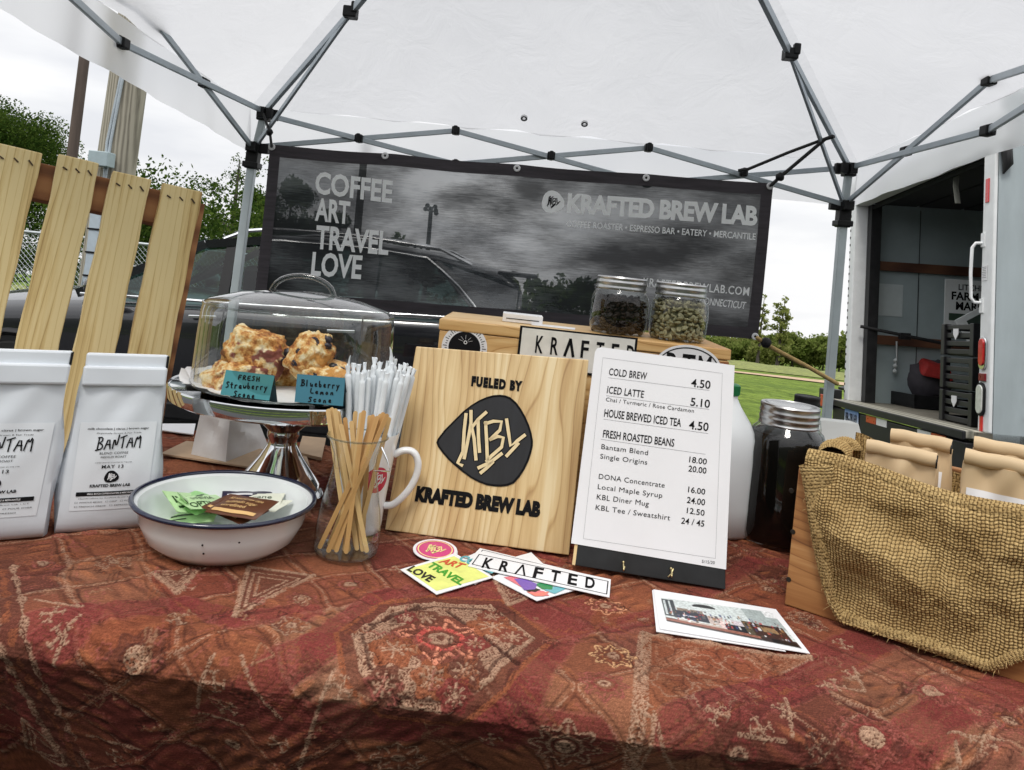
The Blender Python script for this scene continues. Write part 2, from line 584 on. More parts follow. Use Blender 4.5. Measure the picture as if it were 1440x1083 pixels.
# ================================================================ ground, road, far setting
def gz(y):
    """the lot falls gently away behind the tent and levels out past the field"""
    if y < -1.8:                                     # unseen bank behind the camera, added to hold light off the cloth's drop
        k = min(1.0, (-1.8 - y) / 5.5)
        return 3.4 * k * k * (3 - 2 * k)
    if y < 1.4: return 0.0
    y2 = min(y, 92.0)
    return -0.085 * (y2 - 1.4) - (0.075 * (y - 104) if y > 104 else 0)
def ground_mat():
    m, n, out = newmat('meadow_grass')
    p = N(n, 'BsdfPrincipled')
    inp(p, Roughness=0.95)
    p.inputs['Specular IOR Level'].default_value = 0.1
    a = inp(N(n, 'TexNoise'), Scale=0.16, Detail=6, Roughness=0.6)
    b = inp(N(n, 'TexNoise'), Scale=2.6, Detail=10, Roughness=0.85)
    co = coords(n)
    n.links.new(co, a.inputs['Vector']); n.links.new(coords(n, (1, .35, 1)), b.inputs['Vector'])
    big = ramp(n, a.outputs['Fac'], [(0.3, (0.10, 0.155, 0.028)), (0.55, (0.15, 0.215, 0.038)), (0.8, (0.20, 0.245, 0.06))])
    sm = ramp(n, b.outputs['Fac'], [(0.35, (0.25, 0.30, 0.2)), (0.65, (1.5, 1.45, 1.3))])
    mm = N(n, 'MixRGB', blend_type='MULTIPLY'); mm.inputs[0].default_value = 1
    n.links.new(big, mm.inputs[1]); n.links.new(sm, mm.inputs[2])
    n.links.new(mm.outputs[0], p.inputs['Base Color'])
    bump(n, b.outputs['Fac'], 0.7, 0.08, p)
    n.links.new(p.outputs[0], out.inputs[0])
    return m
xs = np.concatenate([[-900, -400, -200], np.linspace(-110, 110, 56), [200, 400, 900]])
ys = np.concatenate([[-300, -60, -20], np.linspace(-9, -1.8, 10), [0, 1.4], np.linspace(4, 92, 60), [120, 180, 300, 600, 1200]])
V = []
for x in xs:
    for y in ys:
        bumpy = 0.10 * math.sin(x * .21 + y * .13) * math.sin(y * .17) if 12 < y < 120 else 0
        V.append((x, y, gz(y) + bumpy * min(1, (y - 12) / 25)))
g = npmesh('ground', np.array(V), gridfaces(len(xs), len(ys)), ground_mat())
props(g, kind='structure')
def gz2(x, y):
    bumpy = 0.10 * math.sin(x * .21 + y * .13) * math.sin(y * .17) if 12 < y < 120 else 0
    return gz(y) + bumpy * min(1, (y - 12) / 25)
# paved market lot under the stall and the car
xa = np.linspace(-12, 9, 22); ya = np.concatenate([[-1.6, 0, 1.4], np.linspace(2, 9.4, 12)])
V = [(x, y, gz2(x, y) + .004) for x in xa for y in ya]
o = npmesh('asphalt_lot', np.array(V), gridfaces(len(xa), len(ya)), pm('worn_asphalt', (.055, .055, .057), .9, var=.35, scale=30, bmp=.5, bdist=.01))
props(o, kind='structure')
xa = np.linspace(-30, 30, 31); ya = np.linspace(-9, -1.7, 12)  # unseen dark sheet over the added bank, to cut bounce onto the table front
V = [(x, y, gz2(x, y) + .02) for x in xa for y in ya]
o = npmesh('unseen_shade_bank', np.array(V), gridfaces(len(xa), len(ya)), pm('shade_bank_dark', (.022, .032, .014), .95, var=.6, scale=6, bmp=.8, bdist=.1))
props(o, kind='structure')
# dirt track across the field
V = []
xr = np.linspace(-90, 110, 120)
for x in xr:
    for k in range(5):
        y = 46 + 5.0 * math.sin(x * .03) - 0.05 * x + (k - 2) * 2.4 + random.uniform(-.35, .35)
        V.append((x, y, gz2(x, y) + 0.05))
o = npmesh('dirt_road', np.array(V), gridfaces(len(xr), 5), pm('dry_dirt', lin(176, 150, 120), 0.95, var=0.3, scale=2.0, bmp=0.4, bdist=0.05))
props(o, kind='structure')
# pale tall grass strip behind the track
V = []
for x in xr:
    for k in range(7):
        y = 57 + 5.0 * math.sin(x * .03) - 0.05 * x + k * 4.2
        V.append((x, y, gz2(x, y) + 0.05 + (0.35 + .2 * random.random() if 0 < k < 6 else 0)))
o = npmesh('tall_grass', np.array(V), gridfaces(len(xr), 7), pm('seeding_grass', (0.17, 0.19, 0.045), 0.95, var=0.45, scale=3.0, bmp=0.5, bdist=0.1))
props(o, 'pale yellow green uncut grass beyond the dirt track', 'grass', kind='stuff')

# ---------------------------------------------------------------- trees
def leafmat(name, c1, c2, c3, trans=0.35):
    m, n, out = newmat(name)
    a = N(n, 'Attribute', attribute_name='paint')
    t = inp(N(n, 'TexNoise'), Scale=1.3, Detail=3)
    n.links.new(coords(n), t.inputs['Vector'])
    ad = N(n, 'Math', operation='MULTIPLY_ADD')
    sepc = N(n, 'SeparateColor')
    n.links.new(a.outputs['Color'], sepc.inputs[0])
    n.links.new(sepc.outputs[0], ad.inputs[0]); ad.inputs[1].default_value = 0.6
    n.links.new(t.outputs['Fac'], ad.inputs[2])
    col = ramp(n, ad.outputs[0], [(0.35, c1), (0.75, c2), (1.1 if False else 1.0, c3)])
    d = N(n, 'BsdfDiffuse'); tr = N(n, 'BsdfTranslucent')
    n.links.new(col, d.inputs[0]); n.links.new(col, tr.inputs[0])
    mxs = N(n, 'MixShader'); mxs.inputs[0].default_value = trans
    n.links.new(d.outputs[0], mxs.inputs[1]); n.links.new(tr.outputs[0], mxs.inputs[2])
    n.links.new(mxs.outputs[0], out.inputs[0])
    return m
LEAF_DARK = leafmat('dark_leaves', (0.014, 0.032, 0.007), (0.04, 0.075, 0.014), (0.085, 0.13, 0.025))
LEAF_MID = leafmat('mid_leaves', (0.055, 0.085, 0.018), (0.125, 0.17, 0.036), (0.21, 0.25, 0.07), .5)
LEAF_PALE = leafmat('spring_leaves', (0.09, 0.12, 0.028), (0.18, 0.21, 0.055), (0.28, 0.30, 0.10), .5)
BARK = pm('grey_bark', (0.055, 0.046, 0.04), 0.95, var=0.4, scale=6, stretch=(1, 1, .2), bmp=0.6, bdist=0.03)
def leaves(cl, n, size, flat=0.0):
    """cl: clumps (x, y, z, rx, ry, rz). many small leaf quads spread through the clumps"""
    cl = np.array(cl)
    wgt = (cl[:, 3] * cl[:, 4] * cl[:, 5]) ** 0.7
    k = rng.choice(len(cl), n, p=wgt / wgt.sum())
    d = rng.normal(size=(n, 3)); d /= np.linalg.norm(d, axis=1)[:, None]
    r = rng.random(n) ** 0.45
    P = cl[k, :3] + d * r[:, None] * cl[k, 3:6]
    a = rng.normal(size=(n, 3)); a /= np.linalg.norm(a, axis=1)[:, None]
    b = rng.normal(size=(n, 3)); b -= a * (a * b).sum(1)[:, None]; b /= np.linalg.norm(b, axis=1)[:, None]
    s = size * (0.6 + 0.9 * rng.random(n))[:, None]
    V = np.stack([P - a * s, P - b * s * .55, P + a * s, P + b * s * .55], 1).reshape(-1, 3)
    Fq = np.arange(4 * n).reshape(n, 4)
    tone = np.repeat(rng.random(n), 4)
    return V, Fq, np.stack([tone] * 3, 1)
def tree(name, label, cat, base, h, cw, nleaf, leaf, mat, n_limb=9, crown0=0.3, r0=None, group=None, cl=None, sparse=1.0, clump=0.30, seed=1):
    rnd = random.Random(seed)
    t = thing(name, label, cat, base, group)
    r0 = r0 or h * 0.022
    mb = MB()
    top = Vector((rnd.uniform(-.04, .04) * h, rnd.uniform(-.04, .04) * h, h * .95))
    pts = [Vector((0, 0, -0.3)), top * .25 + Vector((rnd.uniform(-.01, .01) * h, 0, 0)), top * .55, top * .8, top]
    mb.tube(pts, [r0 * 1.25, r0 * .9, r0 * .6, r0 * .35, r0 * .1], 7)
    clumps = []
    for k in range(n_limb):
        f = crown0 + (0.95 - crown0) * (k + .5) / n_limb
        p0 = top * (f * .92)
        a = k * 2.4 + rnd.uniform(-.5, .5)
        prof = math.sin(math.pi * min(1, max(.12, (1.05 - f) / (1.1 - crown0)))) ** .7
        ln = cw * .5 * (0.55 + .45 * rnd.random()) * (0.35 + .75 * prof)
        p1 = p0 + Vector((math.cos(a) * ln, math.sin(a) * ln, ln * rnd.uniform(.25, .75)))
        mid = (p0 + p1) / 2 + Vector((0, 0, -.05 * ln))
        mb.tube([p0, mid, p1], [r0 * .42 * (1.1 - f), r0 * .28 * (1.1 - f), r0 * .08], 5)
        for _ in range(3):
            q = p0.lerp(p1, rnd.uniform(.4, 1)) 
            p2 = q + Vector((rnd.uniform(-1, 1), rnd.uniform(-1, 1), rnd.uniform(.1, 1))) * ln * .42
            mb.tube([q, (q + p2) / 2 + Vector((0, 0, .03 * ln)), p2], [r0 * .14 * (1.1 - f), r0 * .1 * (1.1 - f), r0 * .04], 4)
            rr = cw * clump * rnd.uniform(.45, 1) * (.5 + .6 * prof)
            clumps.append((p2.x, p2.y, p2.z, rr, rr, rr * .72))
        rr = cw * clump * rnd.uniform(.5, .9) * (.5 + .6 * prof)
        clumps.append((p1.x, p1.y, p1.z, rr, rr, rr * .75))
    clumps.append((top.x, top.y, top.z, cw * clump * .6, cw * clump * .6, cw * clump * .8))
    mb.build('trunk', BARK, t, smooth=60)
    V, Fq, tone = leaves(clumps if cl is None else cl, int(nleaf), leaf)
    npmesh('crown', V, Fq, mat, t, tone, smooth=False)
    return t
def gpos(px, Y):
    p = at(px, 400, Y)
    return (p.x, Y, gz2(p.x, Y))
# left, beyond the fence
def topz(px, py, Y):
    return at(px, py, Y).z - gz2(at(px, 400, Y).x, Y)
def tr(px, py, Y, cw_px, **kw):
    h = topz(px, py, Y)
    return dict(base=gpos(px, Y), h=h * kw.pop('hk', .86), cw=cw_px / F * Y, **kw)
tree('leafy_tree', 'big dense dark tree at the far left edge behind the slats', 'tree', **tr(-40, 110, 20, 250), nleaf=110000, leaf=0.032, mat=LEAF_DARK, n_limb=14, crown0=0.22, clump=.24, seed=3, group='trees beyond the chain link fence')
tree('leafy_tree', 'small thin leafed tree right beside the dark wooden pole', 'tree', **tr(92, 185, 24, 80, hk=.8), nleaf=9000, leaf=0.03, mat=LEAF_DARK, n_limb=11, crown0=0.3, clump=.22, seed=5, group='trees beyond the chain link fence')
tree('leafy_tree', 'dark leafy tree showing between the thick pole and tent leg', 'tree', **tr(232, 215, 22, 110, hk=.72), nleaf=17000, leaf=0.032, mat=LEAF_DARK, n_limb=12, crown0=0.25, clump=.22, seed=8, group='trees beyond the chain link fence')
tree('sparse_tree', 'open branched tree with sparse spring leaves left of the banner', 'tree', **tr(318, 205, 19, 130, hk=.98), nleaf=4800, leaf=0.030, mat=LEAF_DARK, r0=.13, n_limb=15, crown0=0.2, clump=.16, seed=12, group='trees beyond the chain link fence')
tree('leafy_tree', 'dark tree seen through the left end of the banner', 'tree', **tr(392, 215, 18, 120), nleaf=34000, leaf=0.035, mat=LEAF_DARK, n_limb=11, crown0=0.2, clump=.24, seed=15, group='trees beyond the chain link fence')
tree('bushy_tree', 'low dark bushy tree seen through the lettered banner', 'tree', **tr(552, 318, 26, 110), nleaf=4200, leaf=0.13, mat=LEAF_DARK, n_limb=10, crown0=0.15, clump=.26, seed=17)
tree('bushy_tree', 'dark bushy tree seen through the banner beside the jars', 'tree', **tr(786, 384, 30, 110), nleaf=2600, leaf=0.14, mat=LEAF_DARK, n_limb=10, crown0=0.15, clump=.26, seed=19)
# right, across the field
tree('poplar_tree', 'tall slim pale poplar standing alone above the tree line', 'tree', **tr(1104, 416, 84, 26, hk=1.0), nleaf=1500, leaf=0.17, mat=LEAF_PALE, n_limb=18, crown0=0.12, clump=.30, r0=.2, seed=23)
tree('poplar_tree', 'thin half bare poplar just right of the banner edge', 'tree', **tr(1076, 412, 80, 18, hk=1.0), nleaf=650, leaf=0.16, mat=LEAF_PALE, n_limb=16, crown0=0.15, clump=.30, r0=.17, seed=29)
far_lab = ['rounded mid green tree in the far tree line', 'low pale green bush in the far tree line', 'dark green tree at the far tree line near the truck']
for k, px in enumerate(range(840, 1240, 22)):
    Y = 88 + (k * 7) % 11
    py = 484 + 8 * math.sin(k * 1.9) + random.uniform(-5, 5)
    if 1125 < px < 1195: py -= 10
    sel = 2 if px > 1120 else (k % 2)
    tree('field_tree', None, None, **tr(px, py, Y, 46), nleaf=3200, leaf=0.20, mat=(LEAF_MID, LEAF_PALE, LEAF_MID)[sel], n_limb=8, crown0=0.08, clump=.32, seed=40 + k)
    o = [x for x in C.objects if x.name.startswith('field_tree') and x.parent is None][-1]
    FT = globals().setdefault('FT', []); FT.append((px, o, sel))
for px, o, sel in FT:
    props(o, far_lab[sel], 'tree', 'trees of the far tree line')
def brush_mass():
    V0, F0, T0 = [], [], []
    cl = []
    for k in range(90):
        x = -55 + k * 1.5
        y = 97 + random.uniform(-2, 6)
        cl.append((x, y, gz2(x, y) + random.uniform(.8, 2.6), 1.8, 1.5, random.uniform(1.2, 2.6)))
    V, Fq, T = leaves(cl, 34000, 0.2)
    o = npmesh('undergrowth', V, Fq, LEAF_MID, None, T, smooth=False)
    return props(o, 'continuous green undergrowth along the far edge of the field', 'undergrowth', kind='stuff')
brush_mass()

# ---------------------------------------------------------------- poles and fence
POLEW = wood('weathered_pole', (0.14, 0.125, 0.095), (0.25, 0.23, 0.18), (0.38, 0.35, 0.28), scale=16, stretch=(3.5, 3.5, .22), rings=2.5, distort=4, rough=.9, bmp=.6)
b0 = gpos(172, 8.2)
t = thing('utility_pole', 'thick weathered wooden utility pole with grey meter box', 'utility pole', b0)
tp = at(188, 60, 8.2) - Vector(b0)
bt = at(150, 330, 8.2) - Vector(b0)
ax = (tp - bt).normalized()
mb = MB()
p0 = bt - ax * ((bt.z + .2) / ax.z)
mb.tube([p0, bt, tp, tp + ax * 3.5], [.205, .20, .185, .16], 20)
mb.build('pole', POLEW, t, smooth=50)
mb = MB()
off = at(152, 200, 7.98) - Vector(b0)
c1 = at(172, 92, 7.98) - Vector(b0)
c0 = at(112, 420, 7.98) - Vector(b0)
for dx in (0, .035):
    mb.tube([c0 + Vector((dx, 0, 0)), off + Vector((dx * .4, 0, -.35)), off + Vector((-.02 + dx, .02, 0)), c1 + Vector((dx * .5, 0.02, 0))], .016, 8)
mb.build('conduit', MT['alu'], t, smooth=60)
bx = at(143, 224, 7.9) - Vector(b0)
mb = MB().box((bx.x, bx.y, bx.z), (.20, .16, .15))
mb.build('meter_box', pm('grey_enclosure', lin(158, 174, 178), .5, var=.06), t, bevel=.008)
bx2 = at(133, 340, 7.9) - Vector(b0)
MB().box((bx2.x, bx2.y, bx2.z), (.11, .08, .85)).build('conduit_cover', pm('pale_grey_cover', lin(176, 188, 196), .5, var=.06), t, bevel=.006)
mb = MB()
for k in range(4):
    mb.box((bx2.x, bx2.y - .043, bx2.z - .35 + k * .24), (.125, .01, .018))
mb.build('strap', MT['black_plastic'], t)

b1 = gpos(95, 17)
t = thing('utility_pole', 'slim dark wooden pole far behind the slats', 'utility pole', b1)
pa, pb = at(122, 55, 17) - Vector(b1), at(102, 215, 17) - Vector(b1)
ax = (pa - pb).normalized()
MB().tube([pb - ax * ((pb.z + .3) / ax.z), pb, pa, pa + ax * 2], [.12, .115, .11, .1], 12).build('pole', pm('dark_pole_wood', (0.085, 0.062, 0.055), .9, var=.35, scale=6, stretch=(1, 1, .15), bmp=.4), t, smooth=50)
b2 = gpos(505, 14)
t = thing('utility_pole', 'dark wooden pole seen through the banner lettering', 'utility pole', b2)
pa, pb = at(513, 210, 14) - Vector(b2), at(502, 330, 14) - Vector(b2)
ax = (pa - pb).normalized()
MB().tube([pb - ax * ((pb.z + .3) / ax.z), pb, pa, pa + ax * .2], [.075, .07, .065, .06], 12).build('pole', pm('dark_pole_wood_b', (0.06, 0.05, 0.045), .9, var=.3, scale=6, bmp=.3), t, smooth=50)
# floodlight mast seen through the banner
b3 = gpos(600, 34)
t = thing('floodlight_pole', 'slim floodlight mast seen through the banner', 'floodlight', b3)
pa = at(606, 296, 34) - Vector(b3)
MB().tube([(0, 0, -.2), (pa.x, pa.y, pa.z)], [.13, .09], 10).build('mast', MT['black_plastic'], t, smooth=50)
K = .62
MB().bar(pa + Vector((-.42 * K, 0, 0)), pa + Vector((.5 * K, 0, -.05)), .07).bar(pa + Vector((-.35 * K, 0, .24 * K)), pa + Vector((.42 * K, 0, .2 * K)), .06).build('crossarm', MT['black_plastic'], t)
for k, (dx, dz) in enumerate([(-.36, .06), (0.0, .1), (.38, .02), (-.25, .32), (.3, .28), (.42, -.16)]):
    MB().lathe([(.02 * K, -.12 * K), (.1 * K, -.1 * K), (.17 * K, .08 * K), (.17 * K, .11 * K), (0.0, .1 * K)], 12, M=Matrix.Translation(pa + Vector((dx * K, -.1, dz * K))) @ Matrix.Rotation(R(100), 4, 'X')).build('lamp_head', MT['black_plastic'], t, smooth=40)

def chain_fence():
    Y = 10.2
    p0, p1 = gpos(-120, Y), gpos(470, Y)
    t = thing('chain_link_fence', 'grey chain link fence behind the car and wooden slats', 'fence', (p0[0], Y, p0[2]))
    L = p1[0] - p0[0]
    zt = at(190, 342, Y).z - p0[2]
    gal = pm('galvanised_steel', (0.40, 0.43, 0.44), .45, .7, var=.15)
    MB().tube([(0, 0, zt), (L, 0, zt)], .022, 8).build('top_rail', gal, t, smooth=60)
    for k in range(4):
        x = .4 + k * (L - .8) / 3
        MB().tube([(x, 0.03, -.1), (x, .03, zt + .05)], .03, 8).build('post', gal, t, smooth=60)
    mb = MB()
    st = .07
    n = int((L + zt) / st)
    r = .0028
    for s in (1, -1):
        for k in range(n):
            x0 = k * st - (zt if s == 1 else 0)
            xa, xb = (x0, x0 + zt) if s == 1 else (x0, x0 - zt)
            za, zb = 0.02, zt
            # clip to the panel
            def cl(xa, za, xb, zb):
                if xa < 0: za += (0 - xa) / (xb - xa) * (zb - za); xa = 0
                if xa > L: za += (L - xa) / (xb - xa) * (zb - za); xa = L
                return xa, za
            if max(xa, xb) < 0 or min(xa, xb) > L: continue
            A = cl(xa, za, xb, zb); B = cl(xb, zb, xa, za)
            yy = .004 * s
            mb.add([(A[0] - r, yy, A[1]), (A[0] + r, yy + r, A[1]), (B[0] + r, yy + r, B[1]), (B[0] - r, yy, B[1])], [(0, 1, 2, 3)])
    o = mb.build('mesh', gal, t)
    md = o.modifiers.new('solid', 'SOLIDIFY'); md.thickness = .004
chain_fence()
# green privacy hedge line behind the fence, seen through the car windows
tree('hedge_bush', 'low green hedge bush behind the chain link fence', 'bush', base=gpos(300, 13), h=topz(300, 392, 13), cw=4.0, nleaf=34000, leaf=.035, mat=LEAF_DARK, n_limb=12, crown0=.05, clump=.3, seed=77)

# ---------------------------------------------------------------- black crossover car
def car():
    zg = gz(6.3) + .02
    t = thing('parked_car', 'black crossover car parked broadside behind the banner', 'car', (-2.05, 6.35, zg))
    paint = pm('black_car_paint', (0.007, 0.0075, 0.010), .22, .0, var=.15, scale=4, coat=1.0, rvar=.06)
    trim = pm('bright_trim', (.75, .76, .77), .18, 1.0, var=.05)
    blk = MT['black_plastic']
    gls = glass('tinted_car_glass', tint=(.30, .42, .40), edge=(.08, .1, .1), refl=1.0)
    # stations along x (front is -x): x, half width, sill z, belt z, crown (deck) z
    st = [(-2.30, .62, .42, .62, .66), (-2.24, .74, .30, .72, .78), (-2.05, .84, .24, .84, .90), (-1.7, .89, .24, .93, 1.00), (-1.1, .91, .26, .99, 1.06), (-.7, .915, .27, 1.03, 1.09),
          (0, .92, .27, 1.07, 1.10), (.8, .92, .27, 1.12, 1.14), (1.5, .915, .27, 1.15, 1.17), (1.95, .89, .30, 1.16, 1.18), (2.22, .82, .36, 1.12, 1.16), (2.32, .72, .42, .9, .95)]
    rings = []
    for x, hw, z0, zb, zc in st:
        zm = z0 + (zb - z0) * .55
        half = [(hw * .80, z0), (hw * .97, z0 + .10), (hw, zm), (hw * .985, zb - .10), (hw * .93, zb), (hw * .6, zc), (0, zc + .015)]
        ring = [(x, -y, z) for y, z in half] + [(x, y, z) for y, z in half[-2::-1]]
        rings.append(ring)
    nr = len(rings[0])
    mb = MB().grid([p for r_ in rings for p in r_], len(rings), nr)
    mb.f += [tuple(range(nr))[::-1], tuple(len(rings) * nr - nr + k for k in range(nr))]
    o = mb.build('body', paint, t, smooth=50)
    md = o.modifiers.new('sub', 'SUBSURF'); md.levels = 2; md.render_levels = 2
    # greenhouse: stations x, belt z, belt half width, roof z, roof half width
    gs = [(-1.05, 1.04, .84, 1.06, .80), (-.62, 1.06, .86, 1.30, .74), (-.2, 1.08, .87, 1.52, .68), (.25, 1.09, .88, 1.60, .655), (.9, 1.12, .88, 1.62, .65), (1.5, 1.14, .87, 1.585, .64), (1.98, 1.16, .84, 1.50, .62), (2.12, 1.16, .82, 1.42, .60)]
    rings = []
    for x, zb, wb, zr, wr in gs:
        half = [(wb, zb), (wb + (wr - wb) * .5, zb + (zr - zb) * .5), (wr + .02, zr - .035), (wr - .05, zr), (0, zr + .025)]
        rings.append([(x, -y, z) for y, z in half] + [(x, y, z) for y, z in half[-2::-1]])
    nr = len(rings[0])
    mb = MB().grid([p for r_ in rings for p in r_], len(rings), nr)
    mb.f += [tuple(range(nr))[::-1], tuple(len(rings) * nr - nr + k for k in range(nr))]
    # roof skin only: leave the sides open for glass
    keep = []
    for f in mb.f[:-2]:
        zc = [mb.v[i] for i in f]
        k = sorted(i % nr for i in f)
        side = k[0] in (0, 1) and k[-1] in (1, 2) or (k[0] >= nr - 3)
        xm = sum(p[0] for p in zc) / 4
        front = xm < -.25
        if side or front: continue
        keep.append(f)
    mb.f = keep + [mb.f[-1]]
    o = mb.build('roof', paint, t, smooth=50, solid=.03)
    def side(x, f, s, out=0.0):
        """point on the near/far greenhouse side at height fraction f"""
        for a, b in zip(gs, gs[1:]):
            if a[0] <= x <= b[0]: break
        k = (x - a[0]) / (b[0] - a[0])
        L = [a[i] + (b[i] - a[i]) * k for i in range(5)]
        return Vector((x, s * -(L[2] + (L[4] + .02 - L[2]) * f + out), L[1] + (L[3] - .035 - L[1]) * f))
    for s in (1, -1):
        for nm, xa, xb in (('side_window', -.86, -.02), ('side_window', .06, 1.02), ('side_window', 1.10, 1.86)):
            n = 8
            lo = [side(xa + (xb - xa) * i / n, .03, s) for i in range(n + 1)]
            hi = [side(xa + (xb - xa) * i / n, .96, s) for i in range(n + 1)]
            if xb > 1.5:
                hi = [side(xa + (xb - xa) * min(i / n, 1 - .52 * max(0, (i / n - .3) / .7)), .96 - .0 * i, s) for i in range(n + 1)]
            mb = MB().grid([p for a, b in zip(lo, hi) for p in (a, b)], n + 1, 2)
            mb.build(nm, gls, t, smooth=60)
        for xp, wd in ((.02, .075), (1.06, .08)):
            MB().bar(side(xp, .0, s, .002), side(xp - .03, .98, s, .002), wd, .02, up=(0, 1, 0)).build('pillar', blk, t)
        MB().bar(side(-1.03, 0.1, s, .0), side(-.2, 1.0, s, .01), .06, .04, up=(0, 1, 0)).bar(side(-.2, 1.0, s, .01), side(.25, 1.0, s, .01), .06, .04, up=(0, 1, 0)).build('front_pillar', paint, t)
        # rear quarter panel behind the glass
        q = [side(1.86, .02, s), side(2.11, .02, s), side(2.11, .98, s), side(1.5, .98, s), side(1.47, .96, s)]
        MB().add(q, [(0, 1, 2, 3, 4)]).build('quarter_panel', paint, t, solid=.02)
        tops = [side(x, 1.0, s, .012) for x in np.linspace(-.9, 1.42, 16)]
        arc = tops + [side(1.55, .82, s, .012), side(1.68, .6, s, .012), side(1.80, .3, s, .012), side(1.88, .02, s, .012)]
        MB().tube(arc, .011, 6).build('window_trim', trim, t, smooth=60)
        MB().tube([side(x, .0, s, .012) for x in np.linspace(-1.0, 1.9, 12)], .012, 6).build('belt_trim', trim, t, smooth=60)
        rail = [side(-.1, 1.0, s, -.06) + Vector((0, 0, .035))] + [side(x, 1.0, s, -.07) + Vector((0, 0, .085)) for x in np.linspace(.05, 1.5, 8)] + [side(1.75, 1.0, s, -.06) + Vector((0, 0, .03))]
        MB().tube(rail, .016, 6).build('roof_rail', trim, t, smooth=60)
        # mirror
        mp_ = side(-.78, .08, s, .02)
        MB().bar(mp_, mp_ + Vector((0, -s * .12, .02)), .05, .03).ico(mp_ + Vector((-.02, -s * .17, .06)), .09, 0, (12, 8), (.75, 1.25, .85)).build('wing_mirror', paint, t, smooth=60)
        # doors: shut lines and handles
        for xd in (-.78, .04, 1.02):
            MB().tube([(xd + .02, -s * .914, 1.08), (xd, -s * .926, .8), (xd + .02, -s * .90, .33)], .006, 5).build('door_gap', blk, t)
        for xd in (-.08, .9):
            MB().bar((xd - .1, -s * .935, .97), (xd + .1, -s * .935, .985), .03, .025).build('door_handle', trim, t, bevel=.006)
        MB().box((0.1, -s * .885, .29), (2.3, .06, .13)).build('sill', blk, t, bevel=.02)
    # windscreen and rear glass
    wsc = [(-1.0, -.78, 1.05), (-1.0, .78, 1.05), (-.24, .64, 1.53), (-.24, -.64, 1.53)]
    MB().add(wsc, [(0, 1, 2, 3)]).build('windscreen', gls, t)
    MB().bar((2.05, -.55, 1.52), (2.2, -.55, 1.48), .02).box((2.10, 0, 1.50), (.30, 1.2, .035)).build('spoiler', paint, t, bevel=.012)
    for s in (1, -1):
        MB().box((2.2, -s * .74, 1.02), (.12, .22, .16)).build('tail_light', pm('red_lens', (.35, .01, .01), .15, var=.1, coat=.6), t, bevel=.02)
        MB().box((-2.12, -s * .66, .74), (.2, .26, .11)).build('headlight', MT['chrome'], t, bevel=.03)
    tyre = pm('tyre_rubber', (.012, .012, .012), .85, var=.2)
    for xw in (-1.42, 1.32):
        for s in (1, -1):
            Mx = Matrix.Translation((xw, -s * .80, .33)) @ Matrix.Rotation(R(90) * s, 4, 'X')
            wh = MB().lathe([(.215, -.10), (.32, -.11), (.345, -.08), (.345, .08), (.32, .11), (.215, .10)], 32, M=Mx).build('wheel', tyre, t, smooth=40)
            rm = MB()
            rm.lathe([(.0, .07), (.05, .08), (.06, .05), (.19, .05), (.215, .10), (.215, -.09), (.0, -.09)], 32, M=Mx)
            for k in range(5):
                a = k * 2 * math.pi / 5
                rm.bar(Mx @ Vector((.03 * math.cos(a), .03 * math.sin(a), .085)), Mx @ Vector((.205 * math.cos(a), .205 * math.sin(a), .085)), .05, .02, up=(0, 1, 0))
            rm.build('rim', trim, wh, smooth=40)
        for s in (1, -1):
            MB().tube([(xw + .40 * math.cos(a), -s * .905, .33 + .40 * math.sin(a)) for a in np.linspace(-.1, math.pi + .1, 16)], .03, 6).build('wheel_arch', blk, t, smooth=60)
    # seats in the dark cabin
    for xs_ in (-.1, .95):
        for yy in (-.38, .38):
            MB().box((xs_ + .22, yy, 1.05), (.14, .46, .62)).box((xs_ + .25, yy, 1.42), (.09, .24, .16)).build('seat', blk, t, bevel=.04)
car()
